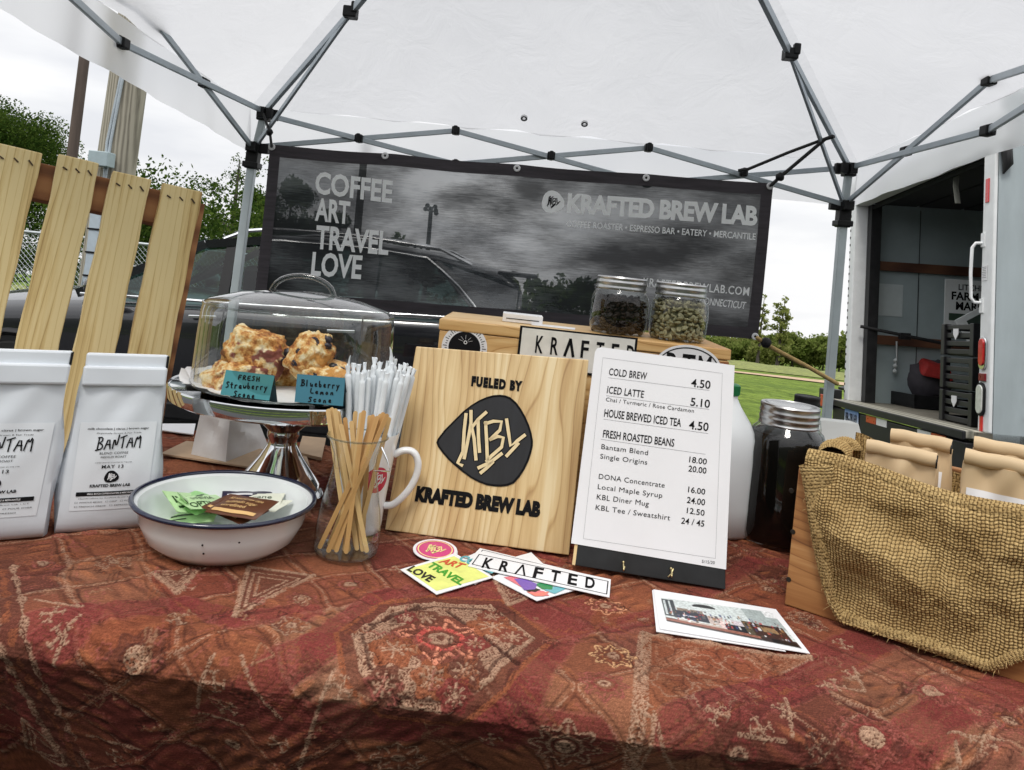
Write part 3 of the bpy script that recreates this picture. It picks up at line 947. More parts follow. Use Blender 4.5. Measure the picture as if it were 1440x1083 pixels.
# ---------------------------------------------------------------- box truck, seen through its open rear
def truck():
    N0 = at(1390, 610, 4.72)
    N1 = at(1419, 194, 4.72)
    F0 = at(1186, 562, 7.2)
    yv = (F0 - N0)
    W_ = yv.length
    yv.normalize()
    up = (N1 - N0)
    H_ = up.length
    up = (up - yv * up.dot(yv)).normalized()
    xv = yv.cross(up).normalized()
    M = Matrix(((xv.x, yv.x, up.x, N0.x), (xv.y, yv.y, up.y, N0.y), (xv.z, yv.z, up.z, N0.z), (0, 0, 0, 1)))
    t = thing('box_truck', 'white box truck with its rear roll door open beside the tent', 'truck', M=M)
    I = M.inverted()
    def loc(px, py, plane, val):
        """pixel onto a truck plane (axis 0,1,2 = val)"""
        o = I @ CAM
        d = (I.to_3x3() @ ray(px, py))
        k = (val - o[plane]) / d[plane]
        return o + d * k
    L = 4.2
    wht = pm('worn_white_truck_paint', lin(226, 228, 228), .45, var=.06, scale=12, bmp=.05)
    grey = pm('grey_truck_side', lin(160, 170, 173), .5, var=.13, scale=5, bmp=.1, stretch=(1, 1, .25))
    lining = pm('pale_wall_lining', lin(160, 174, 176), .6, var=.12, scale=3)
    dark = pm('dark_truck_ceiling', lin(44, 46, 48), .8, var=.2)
    railw = wood('rub_rail_wood', (.05, .02, .012), (.10, .04, .022), (.16, .07, .035), scale=12, stretch=(.2, 1, 1), rings=3)
    blk = pm('black_steel', (.016, .016, .017), .5, .3, var=.4, scale=14, bmp=.15)
    # rear frame
    MB().box((.012, .065, H_ / 2), (.024, .13, H_)).build('rear_post', wht, t, bevel=.008)
    MB().box((.06, W_ - .06, H_ / 2), (.12, .12, H_)).build('rear_post', wht, t, bevel=.008)
    MB().box((.06, W_ / 2, H_ + .11), (.12, W_, .22)).build('header', wht, t, bevel=.008)
    mb = MB()
    for k in range(26):
        mb.box((-.001, W_ - .02, .08 + k * (H_ - .1) / 25), (.004, .018, .022))
    mb.build('slot_row', blk, t)
    MB().box((.16, W_ - .17, H_ / 2), (.09, .09, H_)).build('door_track', blk, t)
    MB().box((.16, .19, H_ / 2), (.05, .06, H_)).build('door_track', blk, t)
    # box shell
    MB().box((.026 + L / 2, .03, H_ / 2 + .11), (L, .06, H_ + .5)).build('side_wall', grey, t)
    mb = MB()
    for xx in (.30, .92, 1.54, 2.2, 2.9, 3.6):
        mb.box((xx, -.004, H_ / 2 + .1), (.05, .008, H_ + .48))
    mb.build('side_seam', grey, t, bevel=.002)
    mb = MB()
    for xx in (.22, .30, .92, 1.54, 2.2):
        for k in range(22):
            mb.lathe([(0.014, 0), (.012, .007), (.005, .011), (0, .012)], 8, M=Matrix.Translation((xx, -.008, -.12 + k * .115)) @ Matrix.Rotation(R(90), 4, 'X'))
    mb.build('rivet_row', pm('rivet_metal', lin(190, 198, 200), .4, .6), t, smooth=50)
    MB().box((.12 + L / 2, W_ - .03, H_ / 2 + .1), (L, .05, H_ + .3)).build('far_wall', lining, t)
    mb = MB()
    for xx in (.62, 1.24, 1.86, 2.48): mb.box((xx, W_ - .057, H_ / 2), (.006, .004, H_))
    mb.build('panel_joint', dark, t)
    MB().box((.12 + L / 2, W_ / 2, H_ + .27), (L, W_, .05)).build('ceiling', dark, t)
    MB().box((L + .14, W_ / 2, H_ / 2), (.05, W_, H_ + .4)).build('front_wall', lining, t)
    MB().box((.0 + L / 2 + .02, W_ / 2, -.03), (L + .16, W_, .06)).build('floor', wood('truck_floor_boards', (.05, .045, .035), (.12, .11, .085), (.25, .23, .18), scale=14, stretch=(.12, 1, 1), axis='Y', rings=5), t)
    mb = MB()
    for k in range(9): mb.bar((.13, .15, H_ - .03 + .0), (.13, W_ - .15, H_ - .03), .02, .03)
    for k in range(6): mb.box((.35 + k * .4, W_ / 2, H_ + .03), (.37, W_ - .3, .03))
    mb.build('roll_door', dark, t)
    for zz, hh in ((loc(1300, 378, 1, W_ - .08).z, .085), (loc(1240, 478, 1, W_ - .08).z, .085)):
        MB().box((.12 + L / 2, W_ - .075, zz), (L - .1, .035, hh)).build('rub_rail', railw, t)
    MB().tube([loc(1345, 246, 0, .2), loc(1344, 262, 0, .2), loc(1347, 286, 0, .2)], .022, 6, flat=.25).build('pull_strap', pm('grey_webbing', lin(160, 160, 150), .8), t)
    # bumper, step and lights
    MB().box((-.03, W_ / 2, -.02), (.16, W_ - .1, .05)).build('step_deck', wood('worn_step_timber', (.06, .06, .05), (.22, .21, .17), (.46, .44, .36), scale=10, stretch=(1, .08, 1), axis='X', rings=4), t, bevel=.006)
    MB().box((-.122, W_ / 2, -.026), (.024, W_ - .08, .055)).build('step_edge', blk, t, bevel=.006)
    MB().box((-.08, W_ / 2, -.24), (.06, W_ - .1, .34)).build('bumper', blk, t, bevel=.008)
    red = pm('red_reflector', lin(206, 38, 40), .3, var=.1, coat=.4)
    wr = pm('white_reflector', lin(232, 232, 230), .35, var=.04)
    for py0, seq in (((1218, 592), 'rw'), ((1290, 614), 'wr')):
        c0 = loc(py0[0], py0[1], 0, -.112)
        for k, ch in enumerate(seq):
            dy = -.21 * k
            MB().box((-.112, c0.y + dy - .1, -.092), (.004, .20, .055)).build('reflector_tape', red if ch == 'r' else wr, t)
    # licence plate
    pc = loc(1197, 579, 0, -.176)
    py_ = loc(1197, 580, 0, -.12).y
    m, n, out = newmat('plate_blue_fade')
    p = inp(N(n, 'BsdfPrincipled'), Roughness=.4)
    tcx = N(n, 'TexCoord'); sp = N(n, 'SeparateXYZ')
    n.links.new(tcx.outputs['Generated'], sp.inputs[0])
    n.links.new(ramp(n, sp.outputs[2], [(.15, lin(225, 232, 238)), (.95, lin(38, 104, 178))]), p.inputs['Base Color'])
    n.links.new(p.outputs[0], out.inputs[0])
    pl = MB().box((-.116, py_, -.125), (.006, .32, .16)).build('licence_plate', m, t, bevel=.002)
    fr = Matrix(((0, 0, -1, -.120), (-1, 0, 0, py_ + .15), (0, 1, 0, -.21), (0, 0, 0, 1)))
    me = letter('BR-28169', (.02, .045), (.28, .045), (.02, .125), None, None, .001, .02, 1.0, build=False)
    me.transform(fr)
    o = bpy.data.objects.new('plate_lettering', me); C.objects.link(o); me.materials.append(MT['ink']); o.parent = pl
    # near post lights, reflectors and grab handle
    def oval(zc, yc, hz, hy, x0, x1, nm, mat, par):
        pts = []
        for k in range(28):
            a = 2 * math.pi * k / 28
            c_, s_ = math.cos(a), math.sin(a)
            pts.append((yc + hy * c_, zc + (hz - hy) * (1 if s_ > 0 else -1) + hy * s_))
        vs = [(x0, y, z) for y, z in pts] + [(x1, y, z) for y, z in pts]
        k = len(pts)
        mb = MB().add(vs, [tuple(range(k - 1, -1, -1)), tuple(range(k, 2 * k))] + [(i, (i + 1) % k, k + (i + 1) % k, k + i) for i in range(k)])
        return mb.build(nm, mat, par, bevel=.004)
    z1, z2 = loc(1390, 497, 0, 0).z, loc(1383, 562, 0, 0).z
    tl = oval(z1, .075, .105, .042, -.014, .0, 'tail_light', MT['chrome'], t)
    oval(z1 + .005, .075, .085, .03, -.022, -.012, 'red_lens', pm('red_tail_lens', lin(190, 40, 38), .2, var=.2, scale=60, coat=.5), tl)
    rl = oval(z2, .085, .105, .048, -.014, .0, 'reverse_light', MT['black_plastic'], t)
    oval(z2, .085, .09, .036, -.022, -.012, 'clear_lens', pm('clear_lens', lin(206, 208, 202), .2, var=.12, scale=40, coat=.5), rl)
    zc = loc(1386, 531, 0, 0).z
    MB().box((-.006, .075, zc), (.012, .075, .048)).build('reflector', pm('dark_red_reflector', lin(118, 20, 34), .3, var=.1), t, bevel=.003)
    zc = loc(1377, 596, 0, 0).z
    MB().box((-.004, .08, zc), (.008, .03, .13)).build('reflector', red, t, bevel=.002)
    zc = loc(1404, 263, 0, 0).z
    MB().box((-.003, .075, zc), (.006, .04, .155)).build('reflector', red, t, bevel=.002)
    za, zb = loc(1392, 340, 0, 0).z, loc(1390, 425, 0, 0).z
    MB().tube([(.0, .115, za), (-.035, .135, za - .0), (-.055, .14, za - .03), (-.055, .15, (za + zb) / 2), (-.055, .14, zb + .03), (-.035, .135, zb), (0, .115, zb)], .011, 8).box((-.004, .11, za + .02), (.008, .04, .09)).box((-.004, .11, zb - .02), (.008, .04, .09)).build('grab_handle', wht, t, smooth=50)
    MB().box((-.004, .085, loc(1396, 382, 0, 0).z), (.002, .06, .10)).build('sticker', MT['paper'], t)
    mb = MB()
    for k in range(7): mb.box((-.0056, .085, loc(1396, 382, 0, 0).z + .035 - k * .011), (.001, .05 - .006 * (k % 3), .003))
    mb.build('sticker_print', pm('grey_ink', (.25, .25, .26), .6), t)
    # far post tail light bracket
    fb = loc(1172, 562, 0, -.12)
    b_ = MB().box((-.10, W_ + .06, loc(1172, 562, 0, -.1).z), (.16, .17, .19)).build('tail_light', blk, t, bevel=.01)
    MB().box((-.185, W_ + .02, loc(1174, 565, 0, -.1).z), (.01, .09, .11)).build('red_lens', red, b_, bevel=.004)
    MB().tube([(.0, -.015, H_ + .02), (.05, -.03, H_ - .02), (.06, -.035, H_ - .14), (.04, -.02, H_ - .2)], [.012, .035, .03, .006], 8).build('door_bumper', blk, t, smooth=60)
    # chassis and wheels under the box
    MB().box((L / 2, W_ / 2, -.22), (L, .8, .16)).build('chassis', blk, t)
    tyre = pm('truck_tyre', (.012, .012, .012), .85, var=.2)
    for yy in (.22, W_ - .22):
        wh = MB().lathe([(.2, -.13), (.36, -.14), (.39, -.1), (.39, .1), (.36, .14), (.2, .13), (.2, -.13)], 28, M=Matrix.Translation((1.3, yy, -.42)) @ Matrix.Rotation(R(90), 4, 'X')).build('wheel', tyre, t, smooth=40)
        MB().lathe([(0, -.09), (.2, -.11), (.2, .11), (0, .09)], 24, M=Matrix.Translation((1.3, yy, -.42)) @ Matrix.Rotation(R(90), 4, 'X')).build('rim', wht, wh, smooth=40)
    # -------- cargo
    def cargo(name, label, cat, p, group=None):
        return thing(name, label, cat, M=M @ Matrix.Translation(p), group=group)
    sg_board = pm('white_sign_board', lin(236, 240, 240), .5, var=.04)
    # market sign on the far wall
    s0 = loc(1327, 458, 1, W_ - .10)
    s1 = loc(1400, 392, 1, W_ - .10)
    sw, sh = 0.60, (loc(1330, 392, 1, W_ - .1).z - loc(1327, 458, 1, W_ - .1).z)
    sg = cargo('market_sign', 'white market sign board leaning on the truck wall', 'sign', (s0.x, W_ - .10, s0.z))
    MB().box((sw / 2, 0, sh / 2), (sw, .012, sh)).build('board', sg_board, sg, bevel=.003)
    tx = Matrix(((1, 0, 0, 0), (0, 0, -1, -.0065), (0, 1, 0, 0), (0, 0, 0, 1)))
    mb = MB()
    for s, x0, x1, z0, z1, b in (('LITCHFIELD', .12, .48, .78, .90, .012), ('FARM', .06, .30, .57, .73, .03), ('MARKET', .10, .46, .36, .52, .03)):
        me = letter(s, (x0, z0 * sh), (x1, z0 * sh), (x0, z1 * sh), None, None, .001, b, 1.0, build=False)
        mb.add([tx @ v.co for v in me.vertices], [tuple(p.vertices) for p in me.polygons])
    mb.build('lettering', MT['ink'], sg)
    MB().box((.22, -.008, .2 * sh), (.36, .003, .15 * sh)).build('green_band', pm('dark_green_print', lin(62, 82, 66), .5), sg)
    s2 = loc(1366, 500, 1, W_ - .7)
    sg2 = cargo('tilted_sign', 'second white sign tilted in front of the market sign', 'sign', (s2.x, W_ - .7, s2.z))
    Mt = Matrix.Rotation(R(-32), 4, 'Y')
    MB().box((.28, 0, .16), (.5, .01, .32), Mt).build('board', sg_board, sg2, bevel=.003)
    MB().box((.28, -.007, .17), (.34, .003, .2), Mt).build('green_band', pm('dark_green_print_b', lin(60, 74, 66), .5), sg2)
    # paper notice taped to the far wall
    n0 = loc(1251, 422, 1, W_ - .062)
    pn = cargo('paper_notice', 'blank sheet taped to the truck inner wall', 'notice', (n0.x, W_ - .060, n0.z))
    MB().box((0, 0, 0), (.24, .003, .30)).build('sheet', pm('grey_sheet', lin(196, 206, 206), .6, var=.04), pn)
    # pole lying along the lower rail
    a_, b__ = loc(1210, 459, 1, W_ - .2), loc(1340, 486, 1, W_ - .35)
    br = cargo('long_pole', 'dark pole lying along the lower rail inside the truck', 'pole', (0, 0, 0))
    MB().tube([a_, b__], .016, 8).box(loc(1272, 473, 1, W_ - .26), (.09, .05, .06)).build('pole', blk, br, smooth=50)
    # chain hanging from the rail
    ch = cargo('hanging_cord', 'pale cord dangling from the lower rail inside the truck', 'cord', (0, 0, 0))
    c0 = loc(1261, 480, 1, W_ - .12)
    c1 = loc(1258, 524, 1, W_ - .10)
    mb = MB().tube([c0, (c0 + c1) / 2 + Vector((.01, 0, 0)), c1], .009, 6)
    for k in range(3): mb.ico(c0.lerp(c1, .62 + .17 * k), .02, 0, (8, 6))
    mb.build('cord', pm('pale_cord', lin(200, 205, 205), .6), ch, smooth=60)
    # crates stacked inside by the near post
    crm = pm('black_crate_plastic', (.010, .010, .011), .45, var=.3, scale=9)
    q = loc(1352, 596, 0, .3)
    base = Vector((.42, .62, 0))
    hc = .23
    def crate_mesh(par):
        mb = MB()
        for k in range(4):
            zz = .03 + k * .057
            for yy in (-.2, .2): mb.box((0, yy, zz), (.60, .02, .036))
            for xx in (-.3, .3): mb.box((xx, 0, zz), (.02, .40, .036))
        for xx in (-.3, .3):
            for yy in (-.2, .2): mb.box((xx, yy, hc / 2), (.05, .05, hc - .01))
        for xx in (-.3, -.1, .1, .3):
            for yy in (-.205, .205): mb.box((xx, yy, hc / 2), (.03, .02, hc - .02))
        mb.box((0, 0, .012), (.58, .38, .02))
        mb.build('slatted_side', crm, par, bevel=.004)
    lab = ['black plastic crate at the bottom of the stack inside the truck', 'black plastic crate in the middle of the stack inside the truck', 'black plastic crate topmost in the stack inside the truck']
    first = None
    for k in range(3):
        c_ = cargo('plastic_crate', lab[k], 'crate', base + Vector((0, 0, k * (hc + .004))), 'black crates stacked inside the truck')
        crate_mesh(c_)
        if k in (0, 2):
            MB().prism([(-.035, .04), (.035, .04), (.035, 0), (0, -.04), (-.035, 0)], 0, .004, Matrix.Translation((-.318, .02, .15)) @ Matrix(((0, 0, -1, 0), (-1, 0, 0, 0), (0, 1, 0, 0), (0, 0, 0, 1)))).build('badge', MT['white_print'], c_)
    # red tote behind the crates
    q = loc(1304, 520, 0, .75)
    rb = cargo('red_tote', 'red and grey bag slumped behind the black crates', 'bag', (q.x, q.y, q.z - .3))
    MB().ico((0, 0, .20), .24, .12, (14, 10), (1, .7, .9)).build('body', pm('grey_bag_cloth', lin(70, 66, 72), .8, var=.2), rb, smooth=60)
    MB().hexa([(-.16, -.22, .24), (.14, -.24, .20), (.16, .05, .30), (-.10, .05, .36)], [(-.10, -.20, .37), (.12, -.20, .33), (.13, .05, .40), (-.08, .05, .44)]).build('flap', pm('red_bag_cloth', lin(168, 44, 40), .7, var=.2, bmp=.4, bdist=.02), rb, bevel=.03)
    q = loc(1312, 566, 2, .0)
    bx_ = cargo('grey_bin', 'low grey storage bin on the truck floor', 'bin', (q.x + .1, q.y, 0))
    MB().box((0, 0, .17), (.44, .34, .34)).build('body', pm('grey_bin_plastic', lin(92, 100, 108), .5, var=.1), bx_, bevel=.02)
    MB().box((0, 0, .35), (.48, .38, .04)).build('lid', pm('dark_bin_lid', lin(54, 58, 64), .5), bx_, bevel=.01)
    sp = cargo('black_speaker_post', 'upright black post standing on the truck floor', 'post', loc(1289, 557, 2, 0))
    MB().box((0, 0, .26), (.10, .10, .52)).box((0, 0, .02), (.3, .3, .04)).build('post', blk, sp, bevel=.008)
    ft = cargo('folded_sign', 'folded sidewalk sign lying on the truck floor', 'sign', loc(1226, 556, 2, .03) + Vector((-.05, 0, 0)))
    MB().box((.12, 0, .06), (.5, .85, .03), Matrix.Rotation(R(-14), 4, 'Y')).build('board', MT['black_plastic'], ft, bevel=.006)
    MB().box((.02, .05, .082), (.22, .6, .004), Matrix.Rotation(R(-14), 4, 'Y')).build('poster', pm('grey_poster', lin(186, 196, 198), .5, var=.25, scale=12), ft)
    pk = cargo('black_tray', 'flat black tray on the truck floor before the bin', 'tray', loc(1290, 572, 2, 0))
    mb = MB().box((0, 0, .02), (.36, .7, .03))
    for yy in (-.34, .34): mb.box((0, yy, .07), (.36, .02, .1))
    for xx in (-.17, .17): mb.box((xx, 0, .07), (.02, .7, .1))
    mb.build('tray', MT['black_plastic'], pk, bevel=.004)
truck()

# ---------------------------------------------------------------- pop-up tent
def tent():
    LB = at(372, 158, 3.95); RB = at(1194, 236, 3.95)          # top brackets
    LS = at(358, 208, 3.97); RS = at(1187, 290, 3.97)          # sliders
    LF = LB + Vector((-.20, -3.05, .20)); RF = RB + Vector((.14, -3.05, .31))
    PK = Vector((.13, 2.42, 3.02))
    t = thing('canopy_tent', 'white pop up canopy tent on a grey steel frame', 'tent', (0, 2.4, 0))
    I = Matrix.Translation((0, -2.4, 0))
    al, bk = MT['alu'], MT['black_plastic']
    LEGM = pm('pale_steel_leg', lin(184, 194, 197), .45, .2, var=.08, scale=7)
    # canopy cloth
    m, n, out = newmat('white_canopy_cloth')
    tr = N(n, 'BsdfTranslucent'); df = N(n, 'BsdfDiffuse')
    tn = inp(N(n, 'TexNoise'), Scale=1.1, Detail=4)
    n.links.new(coords(n, (1, 1, 2.0)), tn.inputs['Vector'])
    n.links.new(ramp(n, tn.outputs['Fac'], [(.3, (.50, .504, .516)), (.7, (.545, .548, .558))]), tr.inputs[0])
    df.inputs[0].default_value = (.82, .83, .85, 1)
    tn2 = inp(N(n, 'TexNoise'), Scale=5.0, Detail=6, Roughness=.6, Distortion=.8)
    n.links.new(coords(n, (1, 1, .5)), tn2.inputs['Vector'])
    bp = inp(N(n, 'Bump'), Strength=.4, Distance=.022)
    n.links.new(tn2.outputs['Fac'], bp.inputs['Height'])
    n.links.new(bp.outputs[0], df.inputs['Normal']); n.links.new(bp.outputs[0], tr.inputs['Normal'])
    ms = N(n, 'MixShader'); ms.inputs[0].default_value = .12
    n.links.new(tr.outputs[0], ms.inputs[1]); n.links.new(df.outputs[0], ms.inputs[2])
    n.links.new(ms.outputs[0], out.inputs[0])
    CL = m
    m, n, out = newmat('thin_valance_cloth')
    tr = N(n, 'BsdfTranslucent'); df = N(n, 'BsdfDiffuse'); tp = N(n, 'BsdfTransparent')
    tn = inp(N(n, 'TexNoise'), Scale=2.5, Detail=4); n.links.new(coords(n, (1, 1, .4)), tn.inputs['Vector'])
    n.links.new(ramp(n, tn.outputs['Fac'], [(.3, (.92, .925, .94)), (.7, (.97, .97, .98))]), tr.inputs[0])
    df.inputs[0].default_value = (.84, .85, .87, 1)
    ms = N(n, 'MixShader'); ms.inputs[0].default_value = .08
    n.links.new(tr.outputs[0], ms.inputs[1]); n.links.new(df.outputs[0], ms.inputs[2])
    # thin woven cloth scatters light forward: the sky behind shows as a soft blur
    rf = N(n, 'BsdfRefraction'); inp(rf, Roughness=.75, IOR=1.02); rf.inputs[0].default_value = (.97, .97, .98, 1)
    m2 = N(n, 'MixShader'); m2.inputs[0].default_value = .5
    n.links.new(ms.outputs[0], m2.inputs[1]); n.links.new(rf.outputs[0], m2.inputs[2])
    n.links.new(m2.outputs[0], out.inputs[0])
    CV = m
    def eave(a, b, k):
        p = a.lerp(b, k)
        p.z += .05 - .0 * math.sin(math.pi * k)
        return p
    cor = [LB, RB, RF, LF]
    cen = sum(cor, Vector()) / 4
    cor = [p + (p - cen).normalized() * (.17 if p.x < cen.x else .11) for p in cor]
    V, Fq = [], []
    mb = MB()
    nu, nv = 26, 18
    for s in range(4):
        a, b = cor[s], cor[(s + 1) % 4]
        pts = []
        for i in range(nu):
            e = eave(a, b, i / (nu - 1))
            for j in range(nv):
                f = j / (nv - 1)
                p = e.lerp(PK + Vector((0, 0, .05)), f)
                edge = math.sin(math.pi * i / (nu - 1))
                p.z -= .05 * math.sin(math.pi * f) * edge * (1 - f)          # slack between beams
                p.z += .006 * math.sin(i * 2.1 + j * 1.3) * edge * math.sin(math.pi * f) + .012 * math.sin(i * 1.9 + s) * math.exp(-f / .12) * edge
                pts.append(p)
        mb.grid(pts, nu, nv)
    mb.build('canopy', CL, t, smooth=60, M=I)
    # valance
    for s in range(4):
        a, b = cor[s], cor[(s + 1) % 4]
        d = (b - a).normalized()
        nrm = Vector((d.y, -d.x, 0))
        mb = MB(); pts = []
        na = 60
        for i in range(na):
            k = i / (na - 1)
            e = eave(a, b, k)
            for j in range(7):
                f = j / 6
                fold = (.007 * math.sin(i * .55 + s) + .005 * math.sin(i * 1.37 + 2 * s)) * f
                drop = .235 - .008 * math.sin(math.pi * k)
                pts.append(e + Vector((0, 0, -drop * f)) - nrm * (fold - .02 * f))
        mb.grid(pts, na, 7)
        mb.build('valance', CV, t, smooth=60, M=I)
    # eyelets in the back slope
    for px, py in ((737, 166), (822, 174)):
        pn = (RB - LB).cross(PK - LB).normalized()
        d = ray(px, py)
        k = (LB - CAM).dot(pn) / d.dot(pn)
        p = CAM + d * k
        q = pn.to_track_quat('Z', 'Y').to_matrix().to_4x4()
        MB().lathe([(.008, -.006), (.017, -.006), (.017, .006), (.008, .006)], 16, M=Matrix.Translation(p - d.normalized() * .05) @ q, closed=True).build('eyelet', MT['zinc'], t, smooth=40, M=I)
    # legs
    legs = [(LB, at(322, 500, 3.97)), (RB, at(1163, 592, 3.97)), (RF, RF + Vector((.05, -.02, -1.6))), (LF, LF + Vector((-.1, -.02, -1.6)))]
    for k, (a, b) in enumerate(legs):
        d = (b - a).normalized()
        g_ = gz(b.y)
        foot = a + d * ((g_ + .01 - a.z) / d.z)
        sl = a + d * .20 if k > 1 else (LS, RS)[k]
        MB().bar(a, sl + d * .08, .034, up=(0, 1, 0)).bar(sl + d * .08, foot, .041, up=(0, 1, 0)).build('leg', LEGM, t, bevel=.004, M=I)
        MB().box((foot.x, foot.y, foot.z + .005), (.10, .10, .01)).build('foot_plate', al, t, M=I)
        mb = MB().bar(a - d * .025, a + d * .045, .06, up=(0, 1, 0))
        for ax in ((1, 0, 0), (0, 1, 0), (.7, .7, 0)):
            v = Vector(ax) * .055
            v = v if k in (0, 3) or ax[0] == 0 else -v
            mb.box(a + Vector((v.x if k in (0, 3) else -abs(v.x), (-1 if k < 2 else 1) * abs(v.y), -.01)), (.035, .035, .055))
        mb.build('top_bracket', bk, t, bevel=.005, M=I)
        mb = MB().bar(sl - d * .03, sl + d * .11, .062, up=(0, 1, 0)).bar(sl + d * .075, sl + d * .105, .08, up=(0, 1, 0)).box(sl + Vector((0.0, -.045, .0)), (.05, .05, .05)).box(sl + Vector((.05 if k in (0, 3) else -.05, 0, 0)), (.05, .04, .05))
        mb.build('slider', bk, t, bevel=.005, M=I)
    def bars(lst):
        for a, b in lst:
            MB().bar(a, b, .014, .027, up=(0, 0, 1)).build('truss_bar', al, t, bevel=.003, M=I)
    def joints(lst, r=.040):
        for p in lst:
            MB().box(p, (r, .05, r)).box(p + Vector((0, -.012, 0)), (r * .55, .05, r * 1.15)).build('joint', bk, t, bevel=.006, M=I)
    Yb = 3.95
    A = lambda px, py, Y=Yb, o=0.0: at(px, py, Y + o)
    bars([(A(380, 163), A(641, 231)), (A(368, 206, Yb, .02), A(641, 184, Yb, .02)), (A(641, 184), A(910, 258)), (A(641, 231, Yb, .02), A(912, 208, Yb, .02)), (A(912, 208), A(1184, 287)), (A(910, 258, Yb, .02), A(1190, 236, Yb, .02))])
    joints([A(505, 195), A(775, 219.5), A(1045, 243), A(641, 184), A(912, 208), A(641, 231), A(910, 258)])
    # left side scissors coming forward
    a1, m1, e1, top1 = A(355, 150, 3.90), at(287, 117, 3.42), at(172, 61, 2.86), at(187, 0, 2.86)
    up1 = m1 + (m1 - LS)
    bars([(LB + Vector((0, -.05, 0)), e1), (LS + Vector((0, -.04, .0)), m1 + (m1 - LS) * 1.15)])
    lo1 = e1
    nx = e1 + Vector((-.02, -.95, .30)); bars([(lo1, lo1 + (at(105, 0, 2.42) - e1) * 2.2)])
    bars([(up1, up1 + Vector((-.03, -1.0, -.3)))])
    joints([m1, e1])
    # right side scissors
    m2, e2, u2 = at(1274, 213, 3.45), at(1389, 184, 2.86), at(1391, 113, 2.9)
    bars([(RB + Vector((0, -.05, 0)), e2), (RS + Vector((0, -.04, .02)), u2), (u2, u2 + (at(1440, 97, 2.6) - u2) * 3.2), (e2, e2 + (at(1440, 152, 2.55) - e2) * 3)])
    joints([m2, e2, u2])
    # roof beams with their struts
    for br, kn, st in ((LB, at(429, 82, 3.42), LS), (RB, at(1144, 148, 3.42), RS), (LF, LF.lerp(PK, .33), LF + Vector((0, 0, -.2))), (RF, RF.lerp(PK, .33), RF + Vector((0, 0, -.2)))):
        kn2 = br.lerp(PK, .35) + Vector((0, 0, -.03))
        MB().bar(br, kn2, .020, .030).bar(kn2, PK + Vector((0, 0, -.05)), .024, .034).build('roof_beam', al, t, bevel=.003, M=I)
        MB().bar(st, kn2, .014, .022).build('strut', al, t, bevel=.002, M=I)
        MB().box(kn2, (.06, .06, .05)).box(kn2 + Vector((.02, -.02, .02)), (.03, .03, .05)).build('joint', bk, t, bevel=.006, M=I)
        if br is RB:
            k3 = br.lerp(PK, .68) + Vector((0, 0, -.04))
            MB().box(k3, (.06, .06, .05)).build('joint', bk, t, bevel=.006, M=I)
    MB().lathe([(.07, -.08), (.08, -.02), (.05, .04), (0, .05)], 16, M=Matrix.Translation(PK)).build('hub', bk, t, smooth=40, M=I)
    return LB, RB, LS, RS, PK
LB, RB, LS, RS, PK = tent()

